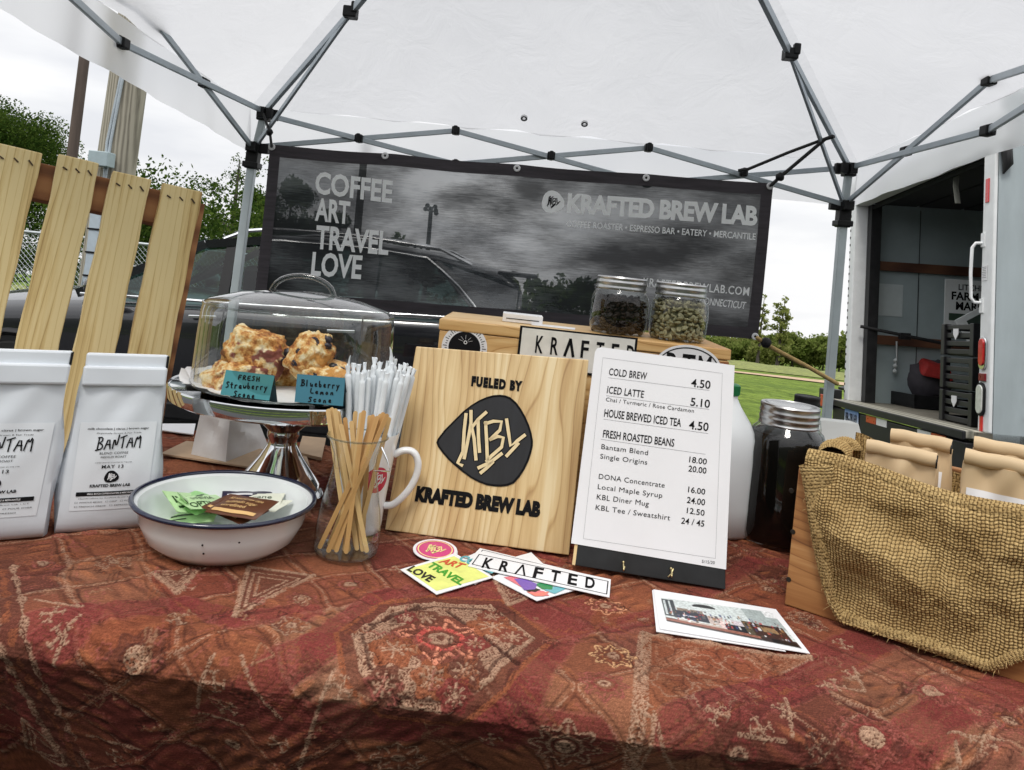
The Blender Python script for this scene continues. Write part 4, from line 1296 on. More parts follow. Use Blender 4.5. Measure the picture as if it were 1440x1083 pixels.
# ---------------------------------------------------------------- mesh banner
def banner():
    TL, TR, BR_ = at(380, 203, 3.86), at(1087, 258, 3.83), at(1065, 477, 3.83)
    fr = Frame(TL, TR - TL, TL - at(361, 440, 3.86))
    t = thing('mesh_banner', 'long grey see through mesh banner lettered for the coffee stall', 'banner', M=fr.M)
    cs = [fr.px(380, 203), fr.px(1087, 258), fr.px(1065, 477), fr.px(357, 424)]
    def bil(u, v): return cs[0].lerp(cs[1], u).lerp(cs[3].lerp(cs[2], u), v)
    def wav(x, y):
        u = x / cs[1].x
        return .012 * math.sin(u * 9 + y * 3) + .006 * math.sin(u * 31 + y * 7) * max(0, 1 + y * 1.2) - .02 * math.sin(math.pi * min(1, max(0, u)))
    nu, nv = 140, 50
    P = []
    for i in range(nu):
        for j in range(nv):
            p = bil(i / (nu - 1), j / (nv - 1))
            sag = .006 * abs(math.sin(i / (nu - 1) * math.pi * 4)) * (1 - j / (nv - 1))
            P.append((p.x, p.y - sag, wav(p.x, p.y)))
    m, n, out = newmat('printed_banner_mesh')
    co = coords(n, (1.0, 1.0, 1.0))
    cl = inp(N(n, 'TexNoise'), Scale=1.9, Detail=6, Roughness=.5, Distortion=.15)
    n.links.new(coords(n, (.9, 2.0, 1), rot=(0, 0, .12)), cl.inputs['Vector'])
    gr = inp(N(n, 'TexNoise'), Scale=16, Detail=9, Roughness=.7)
    n.links.new(coords(n, (.8, 13, 1)), gr.inputs['Vector'])
    th = inp(N(n, 'TexNoise'), Scale=260, Detail=1)
    n.links.new(coords(n, (1, 1, 1)), th.inputs['Vector'])
    ad = N(n, 'Math', operation='MULTIPLY_ADD'); ad.inputs[1].default_value = .42
    cm_ = N(n, 'MapRange'); inp(cm_, From_Min=.34, From_Max=.68, To_Min=.42, To_Max=.82); n.links.new(cl.outputs['Fac'], cm_.inputs[0])
    n.links.new(gr.outputs['Fac'], ad.inputs[0]); n.links.new(cm_.outputs[0], ad.inputs[2])
    # the print itself has darker corners and a darker lower edge
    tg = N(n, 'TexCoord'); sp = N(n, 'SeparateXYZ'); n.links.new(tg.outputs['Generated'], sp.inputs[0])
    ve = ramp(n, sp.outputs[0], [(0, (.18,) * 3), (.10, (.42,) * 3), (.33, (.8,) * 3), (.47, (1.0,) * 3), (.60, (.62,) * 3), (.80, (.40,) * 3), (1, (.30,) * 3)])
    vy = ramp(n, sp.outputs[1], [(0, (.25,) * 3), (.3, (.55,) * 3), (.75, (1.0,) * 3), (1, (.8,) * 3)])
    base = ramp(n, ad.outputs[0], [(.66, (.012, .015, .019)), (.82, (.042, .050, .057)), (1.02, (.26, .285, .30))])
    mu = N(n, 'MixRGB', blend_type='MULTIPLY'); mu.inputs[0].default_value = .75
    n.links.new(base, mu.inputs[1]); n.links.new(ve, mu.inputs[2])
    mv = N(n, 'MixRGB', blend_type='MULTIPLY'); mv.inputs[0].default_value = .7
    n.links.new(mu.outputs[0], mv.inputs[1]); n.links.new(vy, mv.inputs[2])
    df = inp(N(n, 'BsdfPrincipled'), Roughness=.75)
    n.links.new(mv.outputs[0], df.inputs['Base Color'])
    trl = N(n, 'BsdfTranslucent'); n.links.new(mv.outputs[0], trl.inputs[0])
    m1 = N(n, 'MixShader'); m1.inputs[0].default_value = .35
    n.links.new(df.outputs[0], m1.inputs[1]); n.links.new(trl.outputs[0], m1.inputs[2])
    tp = N(n, 'BsdfTransparent')
    # open area of the weave: more where the ink is pale
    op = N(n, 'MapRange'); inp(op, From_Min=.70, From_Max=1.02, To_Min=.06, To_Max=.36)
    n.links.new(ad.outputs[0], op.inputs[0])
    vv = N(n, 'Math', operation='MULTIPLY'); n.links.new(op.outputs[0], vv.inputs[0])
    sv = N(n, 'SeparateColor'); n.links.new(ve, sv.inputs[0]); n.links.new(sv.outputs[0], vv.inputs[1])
    m2 = N(n, 'MixShader'); n.links.new(vv.outputs[0], m2.inputs[0])
    n.links.new(m1.outputs[0], m2.inputs[1]); n.links.new(tp.outputs[0], m2.inputs[2])
    n.links.new(m2.outputs[0], out.inputs[0])
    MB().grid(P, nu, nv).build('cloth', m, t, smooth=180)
    # hem
    hm = pm('dark_banner_hem', (.040, .034, .040), .75, var=.4, scale=9, stretch=(.6, 6, 1))
    def hem(u0, u1, v0, v1, nn):
        mb = MB(); pts = []
        for i in range(nn):
            for j in range(4):
                u = u0 + (u1 - u0) * (i / (nn - 1)); v = v0 + (v1 - v0) * j / 3
                p = bil(u, v)
                sag = .006 * abs(math.sin(u * math.pi * 4)) * (1 - v)
                pts.append((p.x, p.y - sag, wav(p.x, p.y) + .003))
        return mb.grid(pts, nn, 4)
    hem(0, 1, 0, .075, 140).build('top_hem', hm, t, smooth=180)
    hem(0, .022, .075, 1, 20).build('side_hem', hm, t, smooth=180)
    hem(.978, 1, .075, 1, 20).build('side_hem', hm, t, smooth=180)
    hem(.022, .978, .93, 1, 140).build('bottom_hem', hm, t, smooth=180)
    for px, py in ((383, 207), (542, 219.5), (727, 236), (909, 250), (1082, 262), (1061, 473)):
        p = fr.px(px, py)
        MB().lathe([(.006, 0), (.016, .0), (.018, .006), (.014, .009), (.006, .008)], 18, c=(p.x, p.y, wav(p.x, p.y) + .003)).build('grommet', MT['white_print'], t, smooth=40)
    q = lambda s, bl, br, tl, b=0.0, sp_=1.0: (s, fr.px(*bl), fr.px(*br), fr.px(*tl), b, sp_)
    wp, n, out = newmat('pale_banner_ink')
    d_ = N(n, 'BsdfDiffuse'); d_.inputs[0].default_value = (.93, .95, .95, 1)
    t_ = N(n, 'BsdfTranslucent'); t_.inputs[0].default_value = (.93, .95, .95, 1)
    gn = inp(N(n, 'TexNoise'), Scale=8, Detail=8, Roughness=.7); n.links.new(coords(n, (.9, 12, 1)), gn.inputs['Vector'])
    tp_ = N(n, 'BsdfTransparent')
    m1_ = N(n, 'MixShader'); m1_.inputs[0].default_value = .03
    n.links.new(d_.outputs[0], m1_.inputs[1]); n.links.new(t_.outputs[0], m1_.inputs[2])
    rg = N(n, 'MapRange'); inp(rg, From_Min=.35, From_Max=.7, To_Min=.0, To_Max=.05); n.links.new(gn.outputs['Fac'], rg.inputs[0])
    m2_ = N(n, 'MixShader'); n.links.new(rg.outputs[0], m2_.inputs[0])
    n.links.new(m1_.outputs[0], m2_.inputs[1]); n.links.new(tp_.outputs[0], m2_.inputs[2])
    n.links.new(m2_.outputs[0], out.inputs[0])
    letters([q('COFFEE', (443, 271), (551, 284.5), (445, 242.5), .03), q('ART', (442.5, 309), (491, 314.5), (444.5, 279.5), .03),
             q('TRAVEL', (442.5, 348.5), (545.5, 357.5), (445, 318), .03), q('LOVE', (436, 386), (507, 391.5), (439, 355.5), .03)], wp, t, 'slogan', .004, wav)
    letters([q('KRAFTED BREW LAB', (797.7, 297), (1063.6, 316.5), (799.5, 272.5), .045, .95)], wp, t, 'shop_name', .004, wav)
    letters([q('COFFEE ROASTER \u2022 ESPRESSO BAR \u2022 EATERY \u2022 MERCANTILE', (796.9, 318), (1061, 337.5), (797.7, 309.5), .015),
             ], wp, t, 'tagline', .004, wav)
    letters([q('KRAFTEDBREWLAB.COM', (905, 402), (1052, 415.6), (906, 391), .015, 1.1), q('CONNECTICUT', (984, 427.5), (1047, 434.5), (986, 418), .012)], wp, t, 'web_address', .004, wav)
    c_ = fr.px(777.6, 283.6); e_ = fr.px(793.5, 284)
    rr = (e_ - c_).length
    mb = MB()
    pts = [(c_.x + rr * (1 + .06 * math.cos(3 * a + .6)) * math.cos(a), c_.y + rr * (1 + .06 * math.cos(3 * a + .6)) * math.sin(a)) for a in np.linspace(0, 2 * math.pi, 40)[:-1]]
    mb.add([(p[0], p[1], wav(*p) + .004) for p in pts], [tuple(range(len(pts)))])
    lg = mb.build('logo', wp, t)
    mb = MB()
    for st in KBL: mb.ribbon([Vector((c_.x + (x - 735) / 270 * rr * .8, c_.y - (y - 805) / 270 * rr * .8)) for x, y in st], .0045, .0)
    mb.v = [(x, y, wav(x, y) + .0055) for x, y, z in mb.v]
    mb.build('logo_strokes', MT['ink'], lg)
    return fr
# brush strokes of the stall's emblem, in a 1000-unit square
KBL = [[(622, 650), (612, 740), (605, 860), (575, 925), (600, 938)], [(650, 632), (650, 700), (640, 760), (612, 898)], [(735, 640), (690, 680), (655, 725), (668, 790), (678, 905)],
       [(690, 688), (692, 780), (698, 862)], [(732, 695), (738, 800), (742, 905)], [(728, 705), (775, 690), (822, 692), (812, 740), (758, 792)], [(758, 792), (800, 775), (832, 782), (822, 835), (765, 885), (738, 915)],
       [(850, 680), (862, 760), (872, 828), (910, 800), (952, 768)], [(915, 815), (850, 885)], [(822, 872), (760, 920), (692, 952)], [(772, 920), (735, 955), (705, 980)]]
banner()
# cords that hold the banner and the tent
def cord(name, label, pts, r, mat, hooks=()):
    o = thing(name, label, 'cord', pts[0])
    k = -Vector(pts[0])
    MB().tube([Vector(p) + k for p in pts], r, 8).build('cord', mat, o, smooth=60)
    for p, rr in hooks:
        MB().ico(Vector(p) + k, rr, .1, (8, 6)).build('ball', MT['black_plastic'], o, smooth=60)
blkc = pm('black_elastic', (.012, .012, .012), .7)
cord('bungee_cord', 'black elastic cord tying the banner top right to the tent beam', [at(1084, 261, 3.80), at(1097, 249, 3.78), at(1160, 196, 3.7), at(1173, 192, 3.66)], .009, blkc, [(at(1097, 249, 3.78), .022)])
cord('bungee_cord', 'long black elastic cord running from truss joint to tent beam', [at(1038, 240, 3.88), at(1052, 238, 3.86), at(1110, 214, 3.8), at(1172, 191, 3.7)], .008, blkc)
cord('bungee_cord', 'short black elastic loop at the banner top left corner', [at(370, 160, 3.88), at(378, 182, 3.85), at(380, 190, 3.84), at(382, 207, 3.84)], .007, blkc, [(at(379, 186, 3.84), .018)])
cord('guy_rope', 'tan rope stretched from banner corner to the tent leg', [at(1063, 474, 3.82), at(1080, 486, 3.83), at(1140, 518, 3.88), at(1178, 540, 3.93)], .011, pm('tan_rope', lin(178, 150, 96), .85, var=.3, scale=60), [(at(1077, 482, 3.82), .028)])
# ================================================================ the table and its cloth
TH = math.radians(-3.4)
EX = Vector((math.cos(TH), math.sin(TH), 0)); EY = Vector((-math.sin(TH), math.cos(TH), 0))
TO = Vector((0, .755, 0))
RAD = .035
PROF_S = np.linspace(.79, -.6, 2800)
_a = np.clip(-PROF_S / RAD, 0, math.pi / 2); _dr = np.clip(-PROF_S - RAD * math.pi / 2, 0, None)
PROF_Y = np.where(PROF_S > 0, PROF_S + RAD, RAD - RAD * np.sin(_a)) + _dr * .62
PROF_Z = np.where(PROF_S > 0, 0, -(RAD - RAD * np.cos(_a))) - _dr
def cuv(px, py):
    """photo pixel -> cloth coordinates (x along the edge, s back from the edge; negative on the drop)"""
    d = ray(px, py); o = CAM - TO
    oy, oz, dy, dz = o.dot(EY), CAMZ - TZ, d.dot(EY), d.z
    f = oz * dy - (PROF_Y - oy) * dz - (-PROF_Z) * dy * 0 - 0
    f = (PROF_Z - oz) * dy - (PROF_Y - oy) * dz          # side of the ray each profile point lies on
    k = np.where(np.sign(f[:-1]) != np.sign(f[1:]))[0]
    if len(k) == 0: i = int(np.argmin(abs(f)))
    else: i = int(k[np.argmin(PROF_Y[k])]) if False else int(k[np.argmin((PROF_Y[k] - oy) / dy)])
    t = (PROF_Y[i] - oy) / dy
    return ((o + d * t).dot(EX), float(PROF_S[i]))
class Paint:
    """paints woven motifs onto the cloth's grid; each motif only touches its own window"""
    def __init__(s, x, sv):
        s.x, s.s = x, sv
        s.X, s.S = np.meshgrid(x, sv, indexing='ij')
        s.c = np.zeros(s.X.shape + (3,)); s.h = np.zeros(s.X.shape)
        s.th = rng.random(s.X.shape)
    def wave(s, k, fmin, fmax, seed, a0=None, spread=0):
        r = np.random.default_rng(seed); o = np.zeros_like(s.X)
        for _ in range(k):
            a = r.random() * 6.28 if a0 is None else a0 + r.uniform(-spread, spread)
            f = r.uniform(fmin, fmax)
            o += np.sin(s.X * f * np.cos(a) + s.S * f * np.sin(a) + r.random() * 6.28)
        return o / math.sqrt(k)
    def put(s, m, col, a=1.0, h=0.0, w=None):
        w = w or (slice(None), slice(None))
        m = np.clip(m, 0, 1) * a
        s.c[w] += (np.array(col) - s.c[w]) * m[..., None]
        s.h[w] += h * m
    def win(s, x0, x1, y0, y1):
        i0, i1 = np.searchsorted(s.x, (x0, x1)); j0, j1 = np.searchsorted(s.s, (y0, y1))
        if i1 - i0 < 1 or j1 - j0 < 1: return None
        return (slice(i0, i1), slice(j0, j1))
    def line(s, pts, w, col, a=1.0, thread=0.0, h=0.0, wob=0.0):
        for p, q in zip(pts, pts[1:]):
            W = s.win(min(p[0], q[0]) - w, max(p[0], q[0]) + w, min(p[1], q[1]) - w, max(p[1], q[1]) + w)
            if W is None: continue
            X, S = s.X[W], s.S[W]
            dx, dy = q[0] - p[0], q[1] - p[1]
            t = np.clip(((X - p[0]) * dx + (S - p[1]) * dy) / (dx * dx + dy * dy + 1e-12), 0, 1)
            d = np.hypot(X - p[0] - t * dx, S - p[1] - t * dy)
            if wob: d = d + wob * s.wob[W]
            m = np.clip((w / 2 - d) / .0007 + .5, 0, 1)
            if thread: m = m * (s.th[W] > thread)
            s.put(m, col, a, h, W)
    def poly(s, pts, col, a=1.0, thread=0.0, h=0.0):
        W = s.win(min(p[0] for p in pts), max(p[0] for p in pts), min(p[1] for p in pts), max(p[1] for p in pts))
        if W is None: return
        X, S = s.X[W], s.S[W]
        c = np.zeros(X.shape, bool); n = len(pts)
        for i in range(n):
            (x1, y1), (x2, y2) = pts[i], pts[(i + 1) % n]
            if y1 == y2: continue
            c ^= ((y1 > S) != (y2 > S)) & (X < (x2 - x1) * (S - y1) / (y2 - y1) + x1)
        m = c.astype(float)
        if thread: m *= (s.th[W] > thread)
        s.put(m, col, a, h, W)
    def _rad(s, c, r, pet, amp, ry, rot):
        W = s.win(c[0] - r * 1.5, c[0] + r * 1.5, c[1] - r * 1.5, c[1] + r * 1.5)
        if W is None: return None, None
        dx, dy = s.X[W] - c[0], (s.S[W] - c[1]) / ry
        d = np.hypot(dx, dy)
        if pet: d = d / (1 + amp * np.cos(pet * np.arctan2(dy, dx) + rot))
        return W, d
    def disc(s, c, r, col, a=1.0, thread=0.0, h=0.0, pet=0, amp=0.0, ry=1.0, rot=0.0):
        W, d = s._rad(c, r, pet, amp, ry, rot)
        if W is None: return
        m = np.clip((r - d) / .0007 + .5, 0, 1)
        if thread: m = m * (s.th[W] > thread)
        s.put(m, col, a, h, W)
    def ring(s, c, r, w, col, a=1.0, thread=0.0, pet=0, amp=0.0, ry=1.0):
        W, d = s._rad(c, r + w, pet, amp, ry, 0)
        if W is None: return
        m = np.clip((w / 2 - abs(d - r)) / .0007 + .5, 0, 1)
        if thread: m = m * (s.th[W] > thread)
        s.put(m, col, a, .0006, W)
    def cross(s, c, r, col, rot=0.0):
        for k in range(2):
            a = rot + k * math.pi / 2.3
            s.line([(c[0] - r * math.cos(a), c[1] - r * math.sin(a)), (c[0] + r * math.cos(a), c[1] + r * math.sin(a))], .0034, col, .85, .3, .0006)
            for e in (-1, 1):
                q = (c[0] + e * r * math.cos(a), c[1] + e * r * math.sin(a))
                s.line([(q[0] - .4 * r * math.sin(a), q[1] + .4 * r * math.cos(a)), (q[0] + .4 * r * math.sin(a), q[1] - .4 * r * math.cos(a))], .0026, col, .8, .35, .0005)
def cloth():
    x = np.concatenate([np.linspace(-1.12, -.66, 60)[:-1], np.linspace(-.66, .74, 1040), np.linspace(.74, 1.12, 50)[1:]])
    sv = np.concatenate([np.linspace(-.66, -.27, 60)[:-1], np.linspace(-.27, .36, 520), np.linspace(.36, .79, 160)[1:]])
    P = Paint(x, sv)
    X, S = P.X, P.S
    P.wob = P.wave(10, 150, 420, 3)
    brick, orange, crim, brown, beige, dk, pink = lin(116, 66, 52), lin(138, 86, 58), lin(118, 56, 52), lin(98, 62, 49), lin(166, 142, 116), lin(60, 37, 31), lin(144, 86, 76)
    big = P.wave(9, 6, 22, 5); mid = P.wave(10, 30, 90, 6)
    P.put(np.ones_like(X), brick)
    P.put(1 / (1 + np.exp(-(big * 2.2 + mid * .6))), orange, .75)
    P.put(1 / (1 + np.exp(-(P.wave(9, 8, 26, 8) * 3 - 1.5 + mid * .5))), crim, .55)
    P.put(1 / (1 + np.exp(-(P.wave(9, 10, 40, 9) * 3 - 2))), brown, .7)
    # faded diagonal panels, each with its own tone and a pale worn outline
    for sz_, seed_, al in ((.17, 3, .50), (.085, 5, .26)):
        ua, ub = (X * .80 + S * .62) / sz_ + .05 * mid, (X * .66 - S * .78) / sz_ + .05 * mid
        ia, ib = np.floor(ua), np.floor(ub)
        hsh = np.sin(ia * 12.99 + ib * 78.23 + seed_) * 43758.5; hsh = hsh - np.floor(hsh)
        for lo_, hi_, col_ in ((0, .3, lin(150, 104, 72)), (.3, .55, crim), (.55, .75, brown), (.75, .9, lin(128, 76, 52)), (.9, 1.01, lin(152, 120, 92))):
            P.put(((hsh >= lo_) & (hsh < hi_)).astype(float), col_, al)
        ed_ = np.minimum(np.minimum(ua - ia, 1 - ua + ia), np.minimum(ub - ib, 1 - ub + ib)) * sz_
        P.put(np.clip((.0022 - ed_) / .0007, 0, 1) * (P.th > .45), beige, .55, .0004)
        P.put(np.clip((.0016 - abs(ed_ - .006)) / .0007, 0, 1), dk, .5, -.0005)
        P.put(np.clip((.0012 - abs(ed_ - .012)) / .0007, 0, 1) * (P.th > .4), pink, .45)
    # quilted ridges: short, irregular, running one way within each patch
    d1, d2 = P.wave(16, 190, 420, 21, 1.0, .5), P.wave(16, 190, 420, 23, 2.2, .5)
    sel = 1 / (1 + np.exp(-6 * P.wave(8, 10, 34, 24)))
    dirn = d1 * sel + d2 * (1 - sel)
    reg = 1 / (1 + np.exp(-4 * (P.wave(8, 8, 30, 22) + .3)))
    P.put(np.clip(dirn - .5, 0, 1) * reg, dk, .75); P.put(np.clip(-dirn - .5, 0, 1) * reg, lin(176, 116, 76), .55); P.h += np.clip(dirn, -1.2, 1.2) * reg * -.0012
    c = lambda *pp: [cuv(*p) for p in pp]
    # crimson bands with pale edges
    for pts, w in (([(300, 1010), (450, 905), (540, 842), (640, 828), (770, 862), (810, 880)], .045), ([(815, 850), (770, 915), (735, 975), (700, 1040)], .040), ([(400, 1000), (560, 1020), (700, 1020), (830, 1040)], .05),
                   ([(960, 1030), (1090, 965), (1210, 905), (1330, 860)], .055), ([(1200, 800), (1060, 790), (960, 850), (860, 880)], .03), ([(0, 900), (120, 860), (260, 850), (330, 870), (430, 860)], .035), ([(60, 1083), (40, 960), (90, 890)], .05), ([(1240, 1083), (1330, 1000), (1440, 960)], .05), ([(640, 800), (730, 830), (800, 850)], .03)):
        q = c(*pts)
        P.line(q, w + .006, pink, .45, .35, 0, .0012); P.line(q, w, crim, .62, .12, .0006, .0012)
    # diamond lattice drawn in dark lines over the whole cloth
    for k in range(-6, 12):
        a = k * .23
        for sg in (1, -1):
            P.line([(-1.2, a - sg * -.9), (1.2, a + sg * -.9 + 0)], .006, dk, .45, .15, -.0006, .0015)
            P.line([(-1.2, a + .02 - sg * -.9), (1.2, a + .02 + sg * -.9)], .003, orange, .55, .2, .0004, .0012)
    def flower(cx, r, c1, c2, n=8, ry=.9):
        P.disc(cx, r * 1.0, brown, .5, pet=n, amp=.12, ry=ry)
        P.ring(cx, r * .92, r * .12, c1, .85, .25, pet=n, amp=.16, ry=ry)
        P.ring(cx, r * .52, r * .14, c2, .85, .2, ry=ry)
        for k in range(n):
            a = 2 * math.pi * k / n
            P.line([(cx[0] + r * .5 * math.cos(a), cx[1] + r * .5 * ry * math.sin(a)), (cx[0] + r * .9 * math.cos(a), cx[1] + r * .9 * ry * math.sin(a))], r * .09, c1, .8, .25)
        P.disc(cx, r * .3, beige, .85, .18, .0008, ry=ry)
        P.disc(cx, r * .1, brown, .9, ry=ry)
    # big pale octagon
    oc = c((497, 893), (548, 858), (610, 847), (690, 852), (750, 896), (692, 952), (632, 999), (545, 988), (508, 940))
    cen = (sum(p[0] for p in oc) / 9, sum(p[1] for p in oc) / 9)
    P.poly([(cen[0] + (p[0] - cen[0]) * 1.22, cen[1] + (p[1] - cen[1]) * 1.2) for p in oc], brown, .75)
    P.line([(cen[0] + (p[0] - cen[0]) * 1.22, cen[1] + (p[1] - cen[1]) * 1.2) for p in oc + oc[:1]], .006, orange, .9, .2)
    P.poly(oc, beige, .85, .34, .0008)
    P.line(oc + oc[:1], .004, beige, .85, .25, .001); P.line([(cen[0] + (p[0] - cen[0]) * .9, cen[1] + (p[1] - cen[1]) * .9) for p in oc + oc[:1]], .004, dk, .7, .1)
    for pts in (((572, 893), (634, 962)), ((630, 858), (728, 932)), ((520, 905), (560, 985)), ((590, 853), (520, 880))):
        P.line(c(*pts), .006, dk, .85, .05, -.0015)
    ctr = cuv(620, 898); P.disc(ctr, .052, brick, .9, .12, 0, 8, .08); flower(ctr, .046, lin(214, 150, 118), lin(190, 90, 80))
    for p, r, col in (((597, 869), .020, brown), ((655, 940), .022, brown), ((692, 880), .026, orange), ((556, 912), .026, orange), ((720, 895), .018, brick), ((540, 960), .018, brown), ((608, 950), .02, orange), ((668, 905), .015, crim), ((690, 866), .015, brick), ((640, 975), .017, crim), ((572, 870), .013, crim)):
        q = cuv(*p); P.disc(q, r, col, .9, .12, 0, 6, .15)
        for k in range(4):
            a = k * math.pi / 4
            P.line([(q[0] - r * .6 * math.cos(a), q[1] - r * .6 * math.sin(a)), (q[0] + r * .6 * math.cos(a), q[1] + r * .6 * math.sin(a))], .003, beige, .85, .3)
    # hatched pale triangles
    for tri in (((350, 797), (441, 810), (330, 866)), ((905, 890), (1000, 905), (905, 945)), ((1040, 915), (1140, 922), (1095, 942)), ((1320, 860), (1390, 880), (1330, 905)), ((690, 806), (760, 830), (715, 850)), ((20, 1020), (110, 1083), (0, 1083)), ((215, 806), (280, 800), (250, 835))):
        q = c(*tri); cx = (sum(p[0] for p in q) / 3, sum(p[1] for p in q) / 3)
        P.poly(q, brown, .8); P.line(q + q[:1], .006, beige, .85, .22, .001)
        for k in (.7, .42):
            P.line([(cx[0] + (p[0] - cx[0]) * k, cx[1] + (p[1] - cx[1]) * k) for p in q + q[:1]], .0035, beige, .8, .35)
    # orange shield with a pale border
    sh = c((906, 888), (1140, 924), (1090, 945), (925, 990), (893, 1040))
    P.poly(sh, orange, .65); P.line(c((908, 888), (902, 950), (893, 1040), (885, 1083)), .016, beige, .75, .35, .0008); P.line(c((906, 888), (1010, 906), (1140, 924)), .008, beige, .85, .2, .0008); P.line(c((900, 1083), (920, 1000), (935, 1060), (950, 1083)), .004, beige, .8, .3)
    for p in ((985, 930), (1000, 975), (950, 960), (1045, 935)):
        q = cuv(*p)
        for k in (1, .66, .33): P.ring(q, .034 * k, .003, dk if k != .66 else beige, .55, .3, 6, .12)
    # rosettes
    for p, r, a, b in (((493, 822), .040, orange, pink), ((425, 843), .026, pink, beige), ((410, 880), .030, beige, orange), ((852, 850), .036, lin(210, 160, 120), pink), ((862, 920), .036, lin(214, 180, 130), orange), ((850, 958), .036, pink, crim), ((795, 1046), .050, beige, beige), ((192, 925), .045, brown, dk),
                       ((1312, 972), .040, pink, crim), ((1228, 1030), .046, pink, crim), ((620, 780), .03, beige, orange), ((1130, 870), .03, beige, orange), ((160, 790), .03, beige, orange), ((905, 868), .018, orange, beige), ((60, 790), .03, orange, pink), ((330, 1040), .045, brown, orange), ((1040, 1060), .045, brown, crim), ((560, 1065), .04, beige, orange), ((250, 770), .02, beige, brown), ((1420, 1010), .04, pink, orange), ((960, 800), .03, beige, pink), ((1080, 830), .028, orange, beige)):
        flower(cuv(*p), r * .66, a, b)
    for p, r in (((192, 925), .017), ((1312, 972), .014), ((1228, 1030), .016), ((795, 1046), .014)): P.disc(cuv(*p), r * .75, beige, .95, .15, .001)
    # little crosses and strokes
    for k, p in enumerate(((1175, 958), (1200, 947), (1102, 994), (1071, 1022), (1383, 1042), (75, 862), (86, 892), (302, 957), (322, 990), (160, 1062), (975, 935), (1185, 905), (560, 800), (1010, 1000), (690, 1040), (250, 870), (260, 826), (240, 780), (1300, 905), (1150, 1045), (480, 965), (400, 1030), (905, 1000), (1350, 930))):
        P.cross(cuv(*p), .0105, beige, k * .7)
    for pts in (((1200, 935), (1216, 966)), ((1105, 978), (1114, 1032)), ((1150, 958), (1210, 965)), ((1040, 1030), (1105, 1040)), ((1335, 1028), (1410, 1037)), ((1345, 1040), (1350, 1070)), ((50, 843), (116, 854)), ((113, 865), (82, 932)), ((302, 920), (278, 992)), ((282, 1000), (345, 1012)), ((120, 1036), (200, 1048)), ((340, 920), (400, 1000)), ((470, 940), (430, 1060))):
        P.line(c(*pts), .0042, beige, .85, .28, .0007)
    # left border stripe running over the edge
    st = c((0, 790), (12, 860), (28, 920), (62, 1000), (100, 1083))
    P.line(st, .030, brown, .8, 0, 0, .002); P.line([(p[0] - .016, p[1]) for p in st], .008, beige, .75, .35, .001, .002); P.line([(p[0] + .016, p[1]) for p in st], .005, beige, .75, .3, .001, .002); P.line([(p[0] + .001, p[1]) for p in st], .006, orange, .7, .2, 0, .003)
    # repeat smaller rosettes where the photo is hidden by the goods
    r = np.random.default_rng(5)
    for _ in range(60):
        q = (r.uniform(-1.05, 1.05), r.uniform(.2, .74))
        flower(q, r.uniform(.014, .026), [orange, pink, beige][r.integers(3)], [crim, orange][r.integers(2)])
    # small woven figures filling the ground between the big motifs
    for _ in range(900):
        q = (r.uniform(-.72, .80), r.uniform(-.30, .42)); a0 = r.uniform(0, 3.14); kd = r.integers(5); sz_ = r.uniform(.004, .010)
        col = [orange, dk, pink, lin(150, 120, 92), brown][r.integers(5)]
        ca, sa = math.cos(a0), math.sin(a0)
        T = P
        if kd == 0: T.ring(q, sz_, .0025, col, .6, .25, 6, .15)
        elif kd == 1:
            for o_ in (-1, 0, 1): T.line([(q[0] - ca * sz_ * 2 - sa * o_ * .005, q[1] - sa * sz_ * 2 + ca * o_ * .005), (q[0] + ca * sz_ * 2 - sa * o_ * .005, q[1] + sa * sz_ * 2 + ca * o_ * .005)], .0022, col, .6, .25, .0006, .001)
        elif kd == 2: T.line([(q[0] + sz_ * 1.4 * math.cos(a0 + k * 2.094), q[1] + sz_ * 1.4 * math.sin(a0 + k * 2.094)) for k in (0, 1, 2, 0)], .0024, col, .65, .25, .0006)
        elif kd == 3: T.line([(q[0] + ca * (k - 3) * sz_ * .7 - sa * (k % 2) * sz_, q[1] + sa * (k - 3) * sz_ * .7 + ca * (k % 2) * sz_) for k in range(7)], .0024, col, .65, .25, .0006)
        else: T.disc(q, sz_ * .7, col, .55, .25, .0005, 4, .3, 1, a0)
    # thread grain: ribs across, heathered
    rib = .5 + .5 * np.sin(S * 2 * math.pi / .0042 + .6 * P.wob)
    P.c *= (.66 + .24 * rib * (0.4 + .6 * P.th) + .40 * P.th ** 1.5)[..., None]
    P.c *= (1 + .10 * mid + .05 * big)[..., None]
    P.c = np.clip(P.c * np.array([1.04, .90, .92]), .004, .9)
    # geometry
    h = P.h * 1.4 + .0004 * rib + .0012 * P.wave(10, 20, 60, 31) + .0018 * P.wave(8, 5, 16, 32)
    yt = np.where(S > 0, S + RAD, 0.0)
    ang = np.clip(-S / RAD, 0, math.pi / 2)
    drop = np.clip(-S - RAD * math.pi / 2, 0, None)
    yl = np.where(S > 0, S + RAD, RAD - RAD * np.sin(ang))
    zl = np.where(S > 0, 0, -(RAD - RAD * np.cos(ang))) - drop
    fold = drop * (.16 * np.sin(X * 11 + .8) + .10 * np.sin(X * 23 + 2) + .05 * np.sin(X * 41))
    ny, nz = -np.sin(ang), np.cos(ang)
    ny = np.where(S > 0, 0, ny); nz = np.where(S > 0, 1, nz)
    yl = yl + ny * h + fold * .8 + drop * .62
    zl = zl + nz * h
    V = np.stack([TO.x + EX.x * X + EY.x * yl, TO.y + EX.y * X + EY.y * yl, TZ + zl - .0022], -1).reshape(-1, 3)
    m = painted('woven_kilim_cloth', .95, .55, 1100, sheen=.0, spec=.12, bdist=.0015)
    o = npmesh('tablecloth', V, gridfaces(len(x), len(sv)), m, None, P.c.reshape(-1, 3))
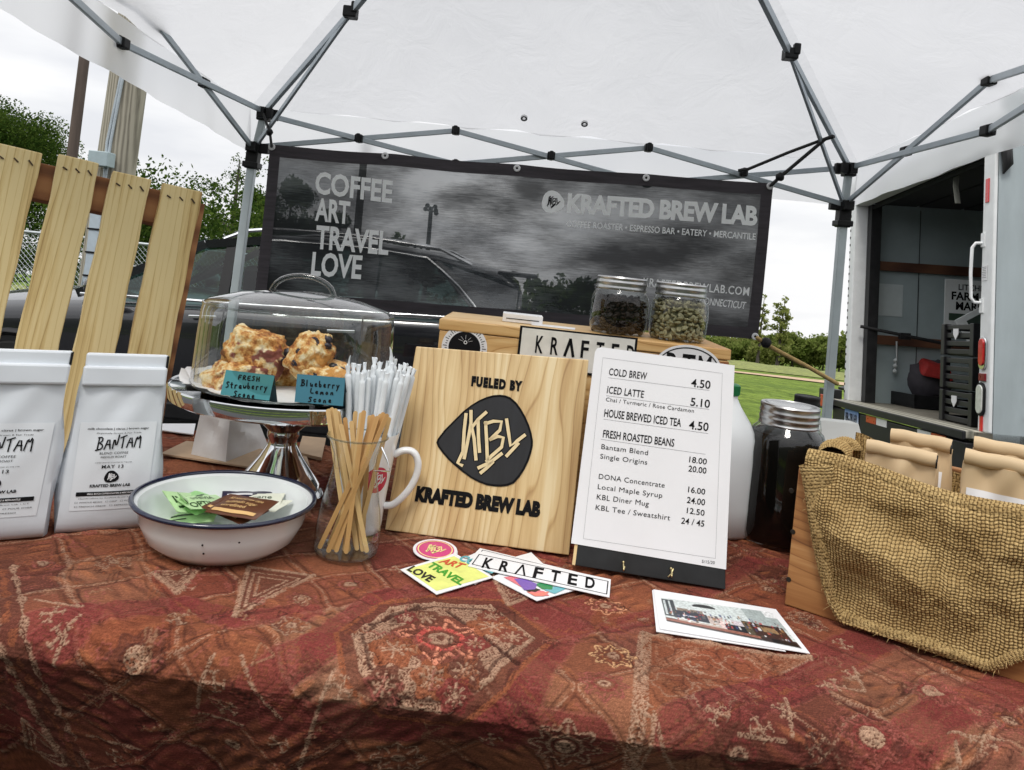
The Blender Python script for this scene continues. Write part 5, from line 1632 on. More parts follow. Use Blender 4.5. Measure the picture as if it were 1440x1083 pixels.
    props(o, 'rust red kilim patterned cloth covering the stall table', 'tablecloth')
cloth()
# the folding table below
Mt = Matrix(((EX.x, EY.x, 0, TO.x), (EX.y, EY.y, 0, TO.y), (0, 0, 1, 0), (0, 0, 0, 1)))
t = thing('folding_table', 'folding table hidden under the rust red cloth', 'table', M=Mt)
MB().box((0, .43, TZ - .035), (2.16, .76, .04)).build('table_top', MT['white_print'], t, bevel=.01)
for xx in (-.9, .9):
    for yy in (.12, .72):
        MB().tube([(xx, yy, TZ - .05), (xx, yy, .005 - .0 * yy)], .014, 8).build('leg', MT['zinc'], t, smooth=60)

# ================================================================ coffee bags
FOIL = pm('matt_white_bag', lin(212, 217, 222), .36, var=.03, scale=15, bmp=.55, bdist=.006, detail=1.2)
def bag_mesh(wd, h, d, bulge=.006, gus=.010, mat=FOIL, parent=None, fold=True, rows=34, taper=.10, name='body', depth_top=.012, seed=0, crk=1.0):
    r = random.Random(seed)
    ph = [r.uniform(0, 6) for _ in range(4)]
    def fz(x, y):
        k = max(0, min(1, y / h)); u = max(0, min(1, x / wd))
        return bulge * math.sin(math.pi * u) ** .8 * math.sin(math.pi * min(1, k * .9 + .06)) + crk * (.0022 * math.sin(u * 7 + k * 9 + ph[0]) * math.sin(math.pi * u) * (k ** 2) + .0018 * math.sin(u * 13 - k * 17 + ph[1]) * math.sin(math.pi * u) * k + .0022 * abs(math.sin((u * 2.2 + k * 1.6 + ph[2]) * 3.1)) * k ** 3 * math.sin(math.pi * u))
    nx = 20
    pts = []
    for j in range(rows):
        k = j / (rows - 1); y = h * k
        dd = d * (1 - k ** 1.6) + depth_top * k ** 1.6
        ins = taper * wd * .5 * k ** 1.2
        rnd = .008 * math.exp(-k * 30)
        ring = [(ins + (wd - 2 * ins) * i / (nx - 1), y, fz(wd * i / (nx - 1), y) - rnd) for i in range(nx)]
        g_ = gus * math.sin(math.pi * (k * .8 + .1)) * (1 - k ** 1.5) + .003 * math.sin(k * 11 + ph[2])
        ring += [(wd - ins + g_ * .7, y, -dd * .3), (wd - ins + g_ * (.5 - 1.2 * k), y, -dd * .55), (wd - ins + g_ * .5, y, -dd * .9), (wd - ins, y, -dd)]
        ring += [(wd * .5, y, -dd - .004), (ins, y, -dd), (ins - g_ * .5, y, -dd * .9), (ins - g_ * (.5 - 1.2 * k), y, -dd * .55), (ins - g_ * .7, y, -dd * .3)]
        pts.append(ring)
    n = len(pts[0])
    mb = MB().add([p for q in pts for p in q], [(j * n + i, j * n + (i + 1) % n, (j + 1) * n + (i + 1) % n, (j + 1) * n + i) for j in range(rows - 1) for i in range(n)])
    mb.f.append(tuple(range(n - 1, -1, -1))); mb.f.append(tuple((rows - 1) * n + i for i in range(n)))
    mb.build(name, mat, parent, smooth=55)
    return fz
def upright(p, yaw, lean):
    """frame standing at p: x across, y up (leaning back), z to the viewer"""
    x = Vector((math.cos(yaw), math.sin(yaw), 0))
    b = Vector((-math.sin(yaw), math.cos(yaw), 0))
    y = Vector((0, 0, 1)) * math.cos(lean) + b * math.sin(lean)
    return Frame(p, x, y)
BAGS = []
LBL = pm('satin_white_label', lin(221, 225, 229), .42, var=.02, scale=14)
def coffee_bag(name_label, fr, wd, h, d, shear, seed):
    """white retail bag; shift maps label pixels from the right hand bag"""
    t = thing('coffee_bag', name_label, 'coffee bag', M=fr.M, group='white coffee bags')
    fz = bag_mesh(wd, h, d, .007, .014, FOIL, t, seed=seed, taper=.15)
    iz = .05 * wd
    mb = MB().box((wd / 2 + .001, h + .008, -.004), (wd * .87, .020, .013)).box((wd / 2, h - .012, .0035), (wd * .885, .026, .013))
    mb.build('folded_top', FOIL, t, bevel=.003)
    MB().box((wd * .937, h + .008, -.004), (.003, .017, .0145)).build('tin_tie', MT['black_plastic'], t)
    wv = lambda x, y: fz(x, y)
    lw, lh, lx, ly = wd * .80, h * .53, wd * .105, h * .135
    P = [(lx + lw * i / 14, ly + lh * j / 20) for i in range(15) for j in range(21)]
    MB().grid([(x, y, fz(x, y) + .0004) for x, y in P], 15, 21).build('label', LBL, t, smooth=180)
    T = lambda s, x0, x1, y0, ch, b=0., sp_=1.: (s, (lx + lw * x0, ly + lh * y0), (lx + lw * x1, ly + lh * y0), (lx + lw * x0, ly + lh * y0 + ch * lh), b, sp_)
    letters([T('milk chocolate | citrus | brown sugar', .10, .90, .915, .022, .012), T('Organically Grown & Fair Trade', .22, .80, .868, .015), T('BLEND COFFEE', .29, .66, .635, .026, .0, 1.1), T('MEDIUM ROAST', .31, .64, .592, .022), T('HANDCRAFTED ROASTED IN THE LAB', .25, .72, .535, .010),
             T('MAY 13', .34, .62, .475, .036, .02, 1.2), T('KRAFTED BREW LAB', .22, .74, .262, .030, .035), T('Handcrafted by Krafted Brew Lab \u2022 CT', .10, .90, .13, .012), T('\u25A1 WHOLE BEAN   \u25A1 DRIP   \u25A1 POUR OVER', .06, .94, .085, .015), T('\u25A1 FRENCH PRESS   \u25A1 ESPRESSO', .06, .78, .038, .015)], MT['ink'], t, 'label_print', .0012, wv)
    mb = MB()
    hand(mb, 'BANTAM', (lx + lw * .24, ly + lh * .69), (lx + lw * .82, ly + lh * .715), (lx + lw * .25, ly + lh * .83), .0017, 0, .012)
    mb.v = [(x, y, fz(x, y) + .0013) for x, y, z in mb.v]
    mb.build('label_brush_name', MT['ink'], t)
    mb = MB()
    q = [(lx + lw * (.06 + .88 * i / 12), ly + lh * (.165 + .045 * j)) for i in range(13) for j in range(2)]
    mb.grid([(x, y, fz(x, y) + .0012) for x, y in q], 13, 2)
    cx, cy, rr = lx + lw * .48, ly + lh * .375, lh * .068
    pk = [(cx + rr * 1.1 * (1 + .08 * math.cos(3 * a + 1)) * math.cos(a), cy + rr * (1 + .08 * math.cos(3 * a + 1)) * math.sin(a)) for a in np.linspace(0, 6.2832, 25)[:-1]]
    mb.add([(x, y, fz(x, y) + .0012) for x, y in pk], [tuple(range(24))])
    bd = mb.build('label_emblem', MT['ink'], t)
    BAGS.append((t, shear))
    mb = MB()
    for s_ in KBL: mb.ribbon([(cx + (x - 735) / 260 * rr * .9, cy - (y - 805) / 260 * rr * .9) for x, y in s_], rr * .10, 0)
    mb.v = [(x, y, fz(x, y) + .0017) for x, y, z in mb.v]
    for it in [T('SMALL BATCH COFFEE ROASTERS & MERCANTILE', .2, .80, .178, .018, .02)]:
        me = letter(it[0], it[1], it[2], it[3], None, None, .0017, it[4], 1.0, wav=wv, build=False)
        mb.add([v.co.copy() for v in me.vertices], [tuple(p.vertices) for p in me.polygons])
    mb.build('emblem_print', MT['white_print'], bd)
    return t
b2 = tab(77, 752); yaw = R(30)
coffee_bag('white coffee bag standing between frame edge bag and enamel bowl', upright(b2, yaw, R(5)), .116, .219, .062, .03, 1)
br = tab(60, 757)
w1 = .130
b1 = br - Vector((math.cos(yaw), math.sin(yaw), 0)) * w1
coffee_bag('white coffee bag at the far left, cut by the photo edge', upright(b1, yaw, R(5)), w1, .222, .066, .085, 4)
# filled bags slump sideways a little
for t, shr in BAGS:
    for o in [x for x in C.objects if x.parent is not None and (x.parent is t or x.parent.parent is t)]:
        for v in o.data.vertices: v.co.x += shr * v.co.y

# ================================================================ pallet of upright slats
def pallet():
    WD = ringwood('fresh_pine', [lin(140, 108, 60), lin(184, 156, 100), lin(206, 182, 126), lin(216, 196, 144)], freq=92, warp=.05, wscale=7, wst=(2.0, .22, 1), power=1.0, fine=.42, rough=.75, bmp=.35)
    WE = wood('rough_pine_rail', lin(84, 52, 32), lin(128, 84, 52), lin(158, 112, 72), scale=22, stretch=(.06, 1, 1), rings=6, axis='Y', distort=3, rough=.8)
    Yr = 1.42
    TR = at(284, 268, Yr)
    # the slats run from TR down past the bags to the table
    best = None
    for k in range(60):
        Yb = 1.30 + k * .004
        q = onz(222, 590, TZ)
        p = at(238, 505, Yb)
        d = TR - p
        # bottom on the cloth
        s = (TZ - p.z) / d.z
        bt = p + d * s
        e = abs(bt.y - 1.34)
        if best is None or e < best[0]: best = (e, bt)
    BRp = best[1]
    up = (TR - BRp)
    hh = up.length
    upn = up.normalized()
    # pick the depth of the left top corner so that the rails are square to the slats
    best = None
    for k in range(160):
        Yl = .9 + k * .006
        TLp = at(-8, 199, Yl)
        v = (TR - TLp).normalized()
        e = abs(v.dot(upn))
        if best is None or e < best[0]: best = (e, TLp, Yl)
    TLp = best[1]
    fr = Frame(BRp + (TLp - TR), TR - TLp, up)
    wd = (TR - TLp).length
    t = thing('slatted_pallet', 'upright pine pallet of four rough slats behind the coffee bags', 'pallet', M=fr.M)
    # slat edges measured along the top edge
    tops = [((-8, 199), (60, 216)), ((84, 214), (140, 232)), ((158, 240), (213, 252)), ((229, 257), (285, 270))]
    for k, (a, b) in enumerate(tops):
        xa, xb = fr.px(*a).x, fr.px(*b).x
        ya = (fr.px(*a).y + fr.px(*b).y) / 2
        mb = MB()
        n = 14
        # slightly cupped, saw-rough slat
        pts = []
        for j in range(n):
            y = ya * j / (n - 1)
            wob = .0012 * math.sin(j * 1.7 + k * 2)
            pts.append([(xa + wob, y, 0), ((xa + xb) / 2, y, .0015), (xb + wob, y, 0), (xb + wob, y, -.016), (xa + wob, y, -.016)])
        mb.add([p for r_ in pts for p in r_], [(j * 5 + i, j * 5 + (i + 1) % 5, (j + 1) * 5 + (i + 1) % 5, (j + 1) * 5 + i) for j in range(n - 1) for i in range(5)])
        mb.f += [(4, 3, 2, 1, 0), tuple((n - 1) * 5 + i for i in range(5))]
        sl = mb.build('slat', WD, t, bevel=.002)
        mb = MB()
        for i in range(3):
            x = xa + (xb - xa) * (.2 + .3 * i)
            mb.bar((x - .003, ya - .021 + .002 * i, .0015), (x + .004, ya - .0245, .0022), .0022, .002)
        mb.build('staple', pm('rusty_staple', lin(70, 54, 40), .6, .6), sl)
    L = wd + .03
    for yy in (hh - .045, .10):
        MB().box((wd / 2 - .02, yy, -.016 - .019), (L, .062, .038)).build('rail', WE, t, bevel=.002)
    MB().box((wd + .004, hh * .5 - .012, -.004 - .03), (.014, hh - .02, .05)).build('end_post', WE, t, bevel=.002)
    return best
pallet()
# ================================================================ enamel bowl with sachets
bc = tab(311, 768)
def bowl():
    t = thing('enamel_bowl', 'white enamel bowl with a dark blue rim holding sachets', 'bowl', bc)
    en = pm('chipped_white_enamel', lin(226, 230, 230), .16, var=.03, scale=6, coat=.6, rvar=.05)
    outer = [(.0, .0), (.060, .0), (.076, .004), (.094, .018), (.104, .040), (.108, .060), (.1145, .0655)]
    inner = [(.1155, .067), (.1065, .0625), (.1015, .041), (.092, .020), (.074, .0075), (.0, .0055)]
    MB().lathe(outer + inner, 72).build('body', en, t, smooth=50)
    MB().lathe([(.1142 + .0033 * math.cos(a), .066 + .0032 * math.sin(a)) for a in np.linspace(0, 2 * math.pi, 9)[:-1]], 72, closed=True).build('rim', pm('navy_enamel_rim', (.008, .012, .035), .2, var=.2, coat=.5), t, smooth=60)
    mb = MB()
    for a, z in ((-1.15, .046), (-1.05, .043), (-1.45, .040), (-1.44, .028)):
        rr = .094 + .010 * min(1, (z - .018) / .022)
        mb.ico((rr * math.cos(a), rr * math.sin(a), z), .0013, .3, (6, 4))
    mb.build('chip', MT['ink'], t)
bowl()
def packet(label, px, py, z, rot, wd, h, mat, printm, seed, tilt=(0, 0), marks=(), kind='sugar packet'):
    p = onz(px, py, TZ + z)
    p.z += .006
    q_ = Vector((p.x - bc.x, p.y - bc.y))
    if q_.length > .071:                                 # keep it inside the bowl wall
        q_ *= .071 / q_.length
        p = Vector((bc.x + q_.x, bc.y + q_.y, p.z))
    M = Matrix.Translation(p) @ Matrix.Rotation(R(rot), 4, 'Z') @ Matrix.Rotation(R(tilt[0]), 4, 'X') @ Matrix.Rotation(R(tilt[1]), 4, 'Y')
    wd, h = wd * 1.14, h * 1.14
    t = thing('sachet', label, kind, M=M, group='sachets in the enamel bowl')
    r = random.Random(seed)
    nu, nv = 12, 8
    def fz(x, y):
        u, v = x / wd + .5, y / h + .5
        return .0032 * (max(0, math.sin(math.pi * u)) * max(0, math.sin(math.pi * v))) ** .6 + .0007 * math.sin(u * 9 + seed) * math.sin(v * 7 + seed)
    top, bot = [], []
    for i in range(nu):
        for j in range(nv):
            x, y = wd * (i / (nu - 1) - .5), h * (j / (nv - 1) - .5)
            top.append((x, y, fz(x, y) + .0002)); bot.append((x, y, -fz(x, y) * .8))
    mb = MB().grid(top, nu, nv)
    n0 = len(mb.v); mb.grid(bot, nu, nv)
    mb.f = mb.f[:(nu - 1) * (nv - 1)] + [f[::-1] for f in mb.f[(nu - 1) * (nv - 1):]]
    mb.build('wrapper', mat, t, smooth=60)
    mb = MB()
    for m_ in marks:
        if m_[0] == 'bar':
            _, x0, x1, y0, y1 = m_
            mb.grid([(wd * (x0 + (x1 - x0) * i / 6), h * (y0 + (y1 - y0) * j / 2), 0) for i in range(7) for j in range(3)], 7, 3)
        else:
            s, x0, x1, y0, ch, b = m_
            me = letter(s, (wd * x0, h * y0), (wd * x1, h * y0), (wd * x0, h * (y0 + ch)), None, None, 0, b, 1., build=False)
            mb.add([v.co.copy() for v in me.vertices], [tuple(q.vertices) for q in me.polygons])
    mb.v = [(x, y, fz(x, y) + .0009) for x, y, z_ in mb.v]
    if marks: mb.build('wrapper_print', printm, t)
    return t
GRN = pm('pale_green_wrapper', lin(186, 220, 164), .4, var=.08, scale=40)
GR2 = pm('leaf_green_wrapper', lin(146, 202, 124), .4, var=.15, scale=40)
BRN = pm('brown_wrapper', lin(88, 52, 32), .35, var=.12, scale=30)
GDK = pm('dark_green_ink', lin(36, 66, 34), .5)
TAN = pm('tan_ink', lin(206, 168, 112), .5)
NVY = pm('navy_wrapper', lin(44, 40, 62), .35)
CRM = pm('cream_wrapper', lin(224, 226, 208), .45, var=.04)
packet('pale green sachet lying lowest at the left of the bowl', 245, 726, .014, 10, .066, .040, GRN, GDK, 1, (6, -10), [('bar', -.3, .2, -.05, .05), ('bar', -.3, 0, -.25, -.2)])
packet('pale green sachet with black letters leaning up the bowl left side', 248, 706, .034, 55, .064, .038, GRN, GDK, 2, (25, 18), [('IN THE', -.4, .4, -.1, .3, .02), ('bar', -.4, .4, -.35, -.25)])
packet('brighter green leaf patterned sachet in the middle of the green ones', 270, 708, .033, 80, .066, .038, GR2, GDK, 3, (20, 5), [('bar', -.35, .35, .1, .2), ('bar', -.3, .3, -.2, -.1), ('bar', -.1, .3, -.35, -.3)])
packet('narrow pale green sachet standing on edge between the green ones', 261, 714, .034, 72, .060, .018, GRN, GDK, 4, (30, 40))
packet('pale green sachet printed stevia, topmost of the green ones', 286, 712, .036, 58, .066, .040, GRN, GDK, 5, (8, 10), [('OPTIMUM', -.42, .42, -.40, .26, .01), ('STEVIA', -.25, .25, .05, .16, .01), ('bar', -.05, .1, .3, .36)])
packet('cream sachet lying at the right of the bowl', 376, 716, .034, -20, .050, .036, CRM, GDK, 6, (8, -8), [('Simple', -.25, .3, 0, .2, 0.), ('bar', -.2, .2, -.2, -.14), ('bar', -.2, .1, -.32, -.28)])
packet('navy and white striped sachet behind the brown ones', 352, 704, .036, 18, .060, .034, NVY, MT['white_print'], 7, (14, 0), [('bar', -.4, .1, .1, .25), ('bar', -.4, .2, -.2, -.05)])
packet('cream sachet with fine print under the brown one', 366, 710, .038, 5, .052, .036, CRM, GDK, 8, (10, -6), [('cane', -.2, .25, 0, .2, 0.), ('bar', -.2, .2, -.25, -.2)])
packet('brown sachet half hidden under the other brown one', 330, 722, .038, -28, .068, .044, BRN, TAN, 9, (8, 4), [('bar', -.4, .3, -.4, -.3)])
packet('brown raw sugar sachet with tan print, on top', 340, 719, .046, -18, .070, .046, BRN, TAN, 10, (12, -4), [('All natural raw cane', -.38, .30, .22, .12, .01), ('turbinado sugar', -.36, .26, .02, .13, .01), ('unrefined', -.36, .12, -.16, .12, .01), ('bar', -.42, .42, -.40, -.27)])

# ================================================================ carafe with stir sticks
cc = tab(486, 778)
t = thing('glass_carafe', 'small clear glass carafe full of wooden stir sticks', 'carafe', cc)
prof = [(.0, .004), (.036, .004), (.0415, .006), (.044, .014), (.044, .030), (.0405, .060), (.035, .088), (.0305, .108), (.0285, .122), (.0298, .136), (.035, .150), (.0395, .158), (.0405, .160)]
MB().lathe(prof, 56).build('body', MT['glass'], t, smooth=60)
MB().lathe([(.0, .0), (.034, .0), (.041, .003), (.042, .006), (.0, .0055)], 48).build('base', glass('thick_glass_base', tint=(.86, .88, .87), edge=(.4, .42, .4)), t, smooth=50)
MB().lathe([(.0405 + .0014 * math.cos(a), .160 + .0014 * math.sin(a)) for a in np.linspace(0, 6.283, 7)[:-1]], 56, closed=True).build('lip', glass('glass_lip', tint=(.7, .74, .72), edge=(.3, .34, .32), refl=1.6), t, smooth=60)
mb = MB()
for k in range(3):
    s_ = [(.040, -.012 + .0, .150), (.058, -.006, .128), (.034, -.012, .122)]
mb.tube([(.036, -.016, .152), (.046, -.024, .138), (.052, -.026, .124), (.030, -.024, .122)], .0012, 6)
mb.build('wire_clip', MT['chrome'], t, smooth=60)
STK = [wood('birch_stick', lin(196, 160, 104), lin(222, 190, 136), lin(232, 206, 156), scale=40, stretch=(1, 1, .05), rough=.6, bmp=.08),
       wood('tan_stick', lin(184, 138, 82), lin(210, 168, 110), lin(222, 184, 130), scale=40, stretch=(1, 1, .05), rough=.6, bmp=.08)]
def stick(top_px, foot, length, tw, mat):
    """thin birch stirrer from a foot inside the carafe up through the neck"""
    a = cc + Vector(foot)
    # end at the pixel's ray, at the carafe's depth plus the lean
    b = at(top_px[0], top_px[1], cc.y + top_px[2])
    d = (b - a).normalized()
    b = a + d * length if length else b
    L = (b - a).length
    side = d.cross(Vector((math.sin(tw), -math.cos(tw), 0))).normalized()
    nrm = d.cross(side)
    M = Matrix(((side.x, nrm.x, d.x, a.x), (side.y, nrm.y, d.y, a.y), (side.z, nrm.z, d.z, a.z), (0, 0, 0, 1)))
    o = bpy.data.objects.new('stir_stick', stick_mesh(L, mat))
    C.objects.link(o)
    o.matrix_world = M
    return props(o, None, 'stir stick', 'stir sticks in the glass carafe')
_sm = {}
def stick_mesh(L, mat):
    k = (round(L, 3), mat.name)
    if k in _sm: return _sm[k]
    hw = .0031
    out = [(-hw, hw), (hw, hw)]
    pts = [(hw * math.cos(a), hw + hw * math.sin(a)) for a in np.linspace(math.pi, 2 * math.pi, 7)] + [(hw * math.cos(a), L - hw + hw * math.sin(a)) for a in np.linspace(0, math.pi, 7)]
    n = len(pts)
    vs = [(x, -.0007, z) for x, z in pts] + [(x, .0007, z) for x, z in pts]
    mb = MB().add(vs, [tuple(range(n - 1, -1, -1)), tuple(range(n, 2 * n))] + [(i, (i + 1) % n, n + (i + 1) % n, n + i) for i in range(n)])
    me = bpy.data.meshes.new('stir_stick')
    me.from_pydata(mb.v, [], mb.f); me.materials.append(mat)
    _sm[k] = me
    return me
SL = [((461, 575, .010), (.006, -.012), 0), ((466, 573, .014), (.012, .006), 0), ((471, 574, .006), (.016, -.004), 0), ((475, 578, .012), (.020, .010), 0), ((485, 587, .022), (.012, .018), 1),
      ((500, 578, .018), (-.004, .016), 0), ((512, 577, -.004), (.004, -.020), 1), ((508, 580, .010), (.000, -.012), 0), ((525, 583, .006), (-.016, -.010), 1), ((531, 585, -.002), (-.010, -.018), 1), ((536, 582, .010), (-.024, .002), 0),
      ((540, 580, .004), (-.034, -.012), 1), ((545, 582, -.004), (-.020, -.022), 1), ((548, 586, .012), (.010, .020), 0), ((533, 590, .02), (-.006, .022), 1), ((520, 584, .02), (.018, .020), 0), ((494, 592, .012), (.024, -.006), 0), ((479, 596, .0), (.030, -.008), 0)]
for k, (tp, ft, mi) in enumerate(SL):
    o = stick(tp, (ft[0], ft[1], .007), 0, random.uniform(-.5, .5), STK[mi])
    o['label'] = 'darker tan wooden stir stick standing in the glass carafe' if mi else 'pale birch stir stick standing in the glass carafe'

# ================================================================ diner mug with wrapped straws
mc = tab(505, 746)
t = thing('diner_mug', 'white tapered diner mug with a red round emblem', 'mug', mc)
mh = .148
prof = [(.0, .003), (.026, .0), (.030, .003), (.0315, .012), (.033, .04), (.0365, .08), (.0405, .12), (.0435, mh - .003), (.043, mh), (.0405, mh - .002), (.037, .115), (.032, .07), (.028, .03), (.0, .012)]
MB().lathe(prof, 56).build('body', MT['ceramic'], t, smooth=50)
ha = R(2)
hp = [(.0395, .116), (.052, .1245), (.068, .124), (.0765, .110), (.0765, .092), (.069, .070), (.056, .052), (.044, .041), (.033, .040)]
hp2 = chaikin(hp, 3)
MB().tube([(p[0] * math.cos(ha), p[0] * math.sin(ha), p[1]) for p in hp2], .0062, 12, up=(0, 1, 0), flat=.85).build('handle', MT['ceramic'], t, smooth=60)
# round emblem wrapped on the wall, facing the viewer's right
mb = MB(); ls = MB()
ang0, zc_, rr = R(-52), .085, .019
wall = lambda z: np.interp(z, [.012, .04, .08, .12, .145], [.0315, .033, .0365, .0405, .0435])
def onmug(u, v, lift):
    r_ = wall(zc_ + v) + lift
    a = ang0 + u / r_
    return (r_ * math.cos(a), r_ * math.sin(a), zc_ + v)
pts = [(0, 0)] + [(rr * k / 4 * math.cos(a), rr * k / 4 * math.sin(a)) for k in (1, 2, 3, 4) for a in np.linspace(0, 6.2832, 33)[:-1]]
fs = [(0, 1 + i, 1 + (i + 1) % 32) for i in range(32)] + [(1 + 32 * k + i, 1 + 32 * (k + 1) + i, 1 + 32 * (k + 1) + (i + 1) % 32, 1 + 32 * k + (i + 1) % 32) for k in range(3) for i in range(32)]
mb.add([onmug(u, v, .0005) for u, v in pts], fs)
em = mb.build('emblem', pm('crimson_print', lin(186, 36, 66), .25, var=.06), t, smooth=180)
for st in KBL: ls.ribbon([((x - 740) / 270 * rr * .9, -(y - 805) / 270 * rr * .9) for x, y in st], .0017, 0)
ls.v = [onmug(x, y, .0009) for x, y, z in ls.v]
ls.build('emblem_strokes', MT['white_print'], em)
# straws
SW = pm('paper_straw_wrap', lin(220, 225, 228), .7, var=.05, scale=60, spec=.2)
def straw(px, py, dy, foot, crown):
    a = mc + Vector(foot)
    b = at(px, py, mc.y + dy)
    L = (b - a).length
    d = (b - a).normalized()
    q = d.to_track_quat('Z', 'Y').to_matrix().to_4x4()
    rr = .0046
    mb = MB().lathe([(0, 0), (rr, .001), (rr, L - .012), (rr * .9, L - .009), (rr * .55, L - .007)], 12)
    # pinched paper end: crumpled and ragged
    pts, n = [], 12
    for i in range(n):
        a_ = 2 * math.pi * i / n
        k = 1.0 + .18 * math.sin(i * 2.3 + px)
        pts.append((rr * .95 * k * math.cos(a_), rr * .5 * k * math.sin(a_), L + crown * (.003 + .0014 * math.sin(i * 1.9 + py))))
    o = len(mb.v) - n
    mb.v += pts
    mb.f += [(o + i, o + (i + 1) % n, o + n + (i + 1) % n, o + n + i) for i in range(n)]
    mb.f.append(tuple(o + n + i for i in range(n)))
    if crown > 1.5:
        mb.tube([(0, 0, L), (rr * .3, 0, L + .008), (rr * .9, 0, L + .016), (rr * 1.6, 0, L + .021)], [.0032, .0028, .0018, .0005], 6, flat=.4)
    ob = mb.build('wrapped_straw', SW, None, smooth=45)
    ob.matrix_world = Matrix.Translation(a) @ q @ Matrix.Rotation(random.uniform(0, 3), 4, 'Z')
    return props(ob, 'white paper wrapped straw standing in the diner mug', 'straw', 'wrapped straws in the diner mug')
ST = [(489, 518, .012, 1), (497, 514, .022, 1), (504, 516, .0, 1), (513, 513, .025, 1), (510, 528, -.018, 1), (519, 524, -.008, 1), (527, 506, .028, 1), (526, 520, .006, 1), (534, 512, .018, 1), (538, 524, -.012, 1), (545, 511, .026, 1),
      (544, 528, -.022, 1), (552, 514, .014, 1), (556, 508, .030, 1), (563, 516, .010, 1), (560, 524, -.004, 1), (570, 514, .022, 1), (566, 530, -.016, 1), (576, 519, .004, 1), (582, 522, .016, 1)]
for k, (px, py, dy, cr_) in enumerate(ST):
    u = (px - 535) / 50
    straw(px, py, dy, (.017 * u + .002, dy * .55, .017), cr_)
for o_, lb in ((straw(490, 519, -.006, (-.016, -.004, .017), 2), 'paper wrapped straw with a long twisted end, leftmost in the mug'), (straw(550, 508, .02, (.004, .012, .017), 2), 'paper wrapped straw with a long twisted end, tallest in the mug')):
    o_['label'] = lb

# ================================================================ cake stand, dome, scones
sc_ = Vector((-.345, 1.262, TZ))
t = thing('cake_stand', 'polished chrome pedestal cake stand', 'cake stand', sc_)
ph = .176
MB().lathe([(0, 0), (.072, 0), (.074, .003), (.071, .007), (.064, .010), (.068, .014), (.066, .020), (.050, .040), (.034, .062), (.024, .080), (.022, .088), (.026, .096), (.025, .104), (.046, .124), (.066, .146), (.082, .166), (0, .168)], 64).build('pedestal', MT['chrome'], t, smooth=45)
MB().lathe([(.0, ph - .010), (.06, ph - .011), (.155, ph - .024), (.172, ph - .026), (.180, ph - .022), (.1835, ph - .004), (.182, ph), (.178, ph - .002), (.0, ph - .004)], 96).build('plate', MT['chrome'], t, smooth=40)
dl = thing('paper_doily', 'white scalloped paper liner on the cake stand plate', 'doily', sc_ + Vector((0, 0, ph - .003)))
mb = MB(); pts = []
nn = 96
for i in range(nn):
    a = 2 * math.pi * i / nn
    r2 = .160 + .007 * abs(math.sin(a * 12))
    up_ = .006 + .004 * math.sin(a * 5) + .020 * math.exp(-((a - 3.45) / .09) ** 2) + .012 * math.exp(-((a - 3.2) / .12) ** 2)
    pts.append([(0, 0, .001), (.12 * math.cos(a), .12 * math.sin(a), .001), (.150 * math.cos(a), .150 * math.sin(a), .0025), (r2 * math.cos(a), r2 * math.sin(a), .003 + up_)])
pts.append(pts[0])
mb.grid([p for q in pts for p in q], nn + 1, 4)
mb.build('liner', MT['paper'], dl, smooth=60)
dm = thing('glass_dome', 'clear glass cake dome with a loop handle over the scones', 'dome', sc_ + Vector((.008, 0, ph + .001)))
DR, DH = .158, .128
prof = [(DR, 0), (DR, .01), (DR * .985, DH * .6), (DR * .97, DH - .012), (DR * .955, DH), (DR * .90, DH + .007), (DR * .6, DH + .020), (DR * .3, DH + .027), (0, DH + .029)]
MB().lathe(prof, 80).build('cover', glass('dome_glass', refl=1.5), dm, smooth=60)
MB().lathe([(DR + .002 * math.cos(a), .002 + .002 * math.sin(a)) for a in np.linspace(0, 6.283, 7)[:-1]], 80, closed=True).build('lip', glass('dome_lip', tint=(.75, .8, .78), edge=(.3, .34, .32), refl=1.6), dm, smooth=60)
MB().lathe([(DR * .955 + .0018 * math.cos(a), DH + .0018 * math.sin(a)) for a in np.linspace(0, 6.283, 7)[:-1]], 80, closed=True).build('shoulder', glass('dome_shoulder', tint=(.8, .83, .82), edge=(.35, .4, .38), refl=1.4), dm, smooth=60)
hpnt = [(-.052, 0, DH + .024)] + [(-.05 * math.cos(a), 0, DH + .026 + .028 * math.sin(a)) for a in np.linspace(.2, math.pi - .2, 12)] + [(.052, 0, DH + .024)]
MB().tube(hpnt, .0045, 10, up=(0, 1, 0)).build('handle', glass('handle_glass', tint=(.62, .66, .65), edge=(.25, .28, .27), refl=2.0), dm, smooth=60)

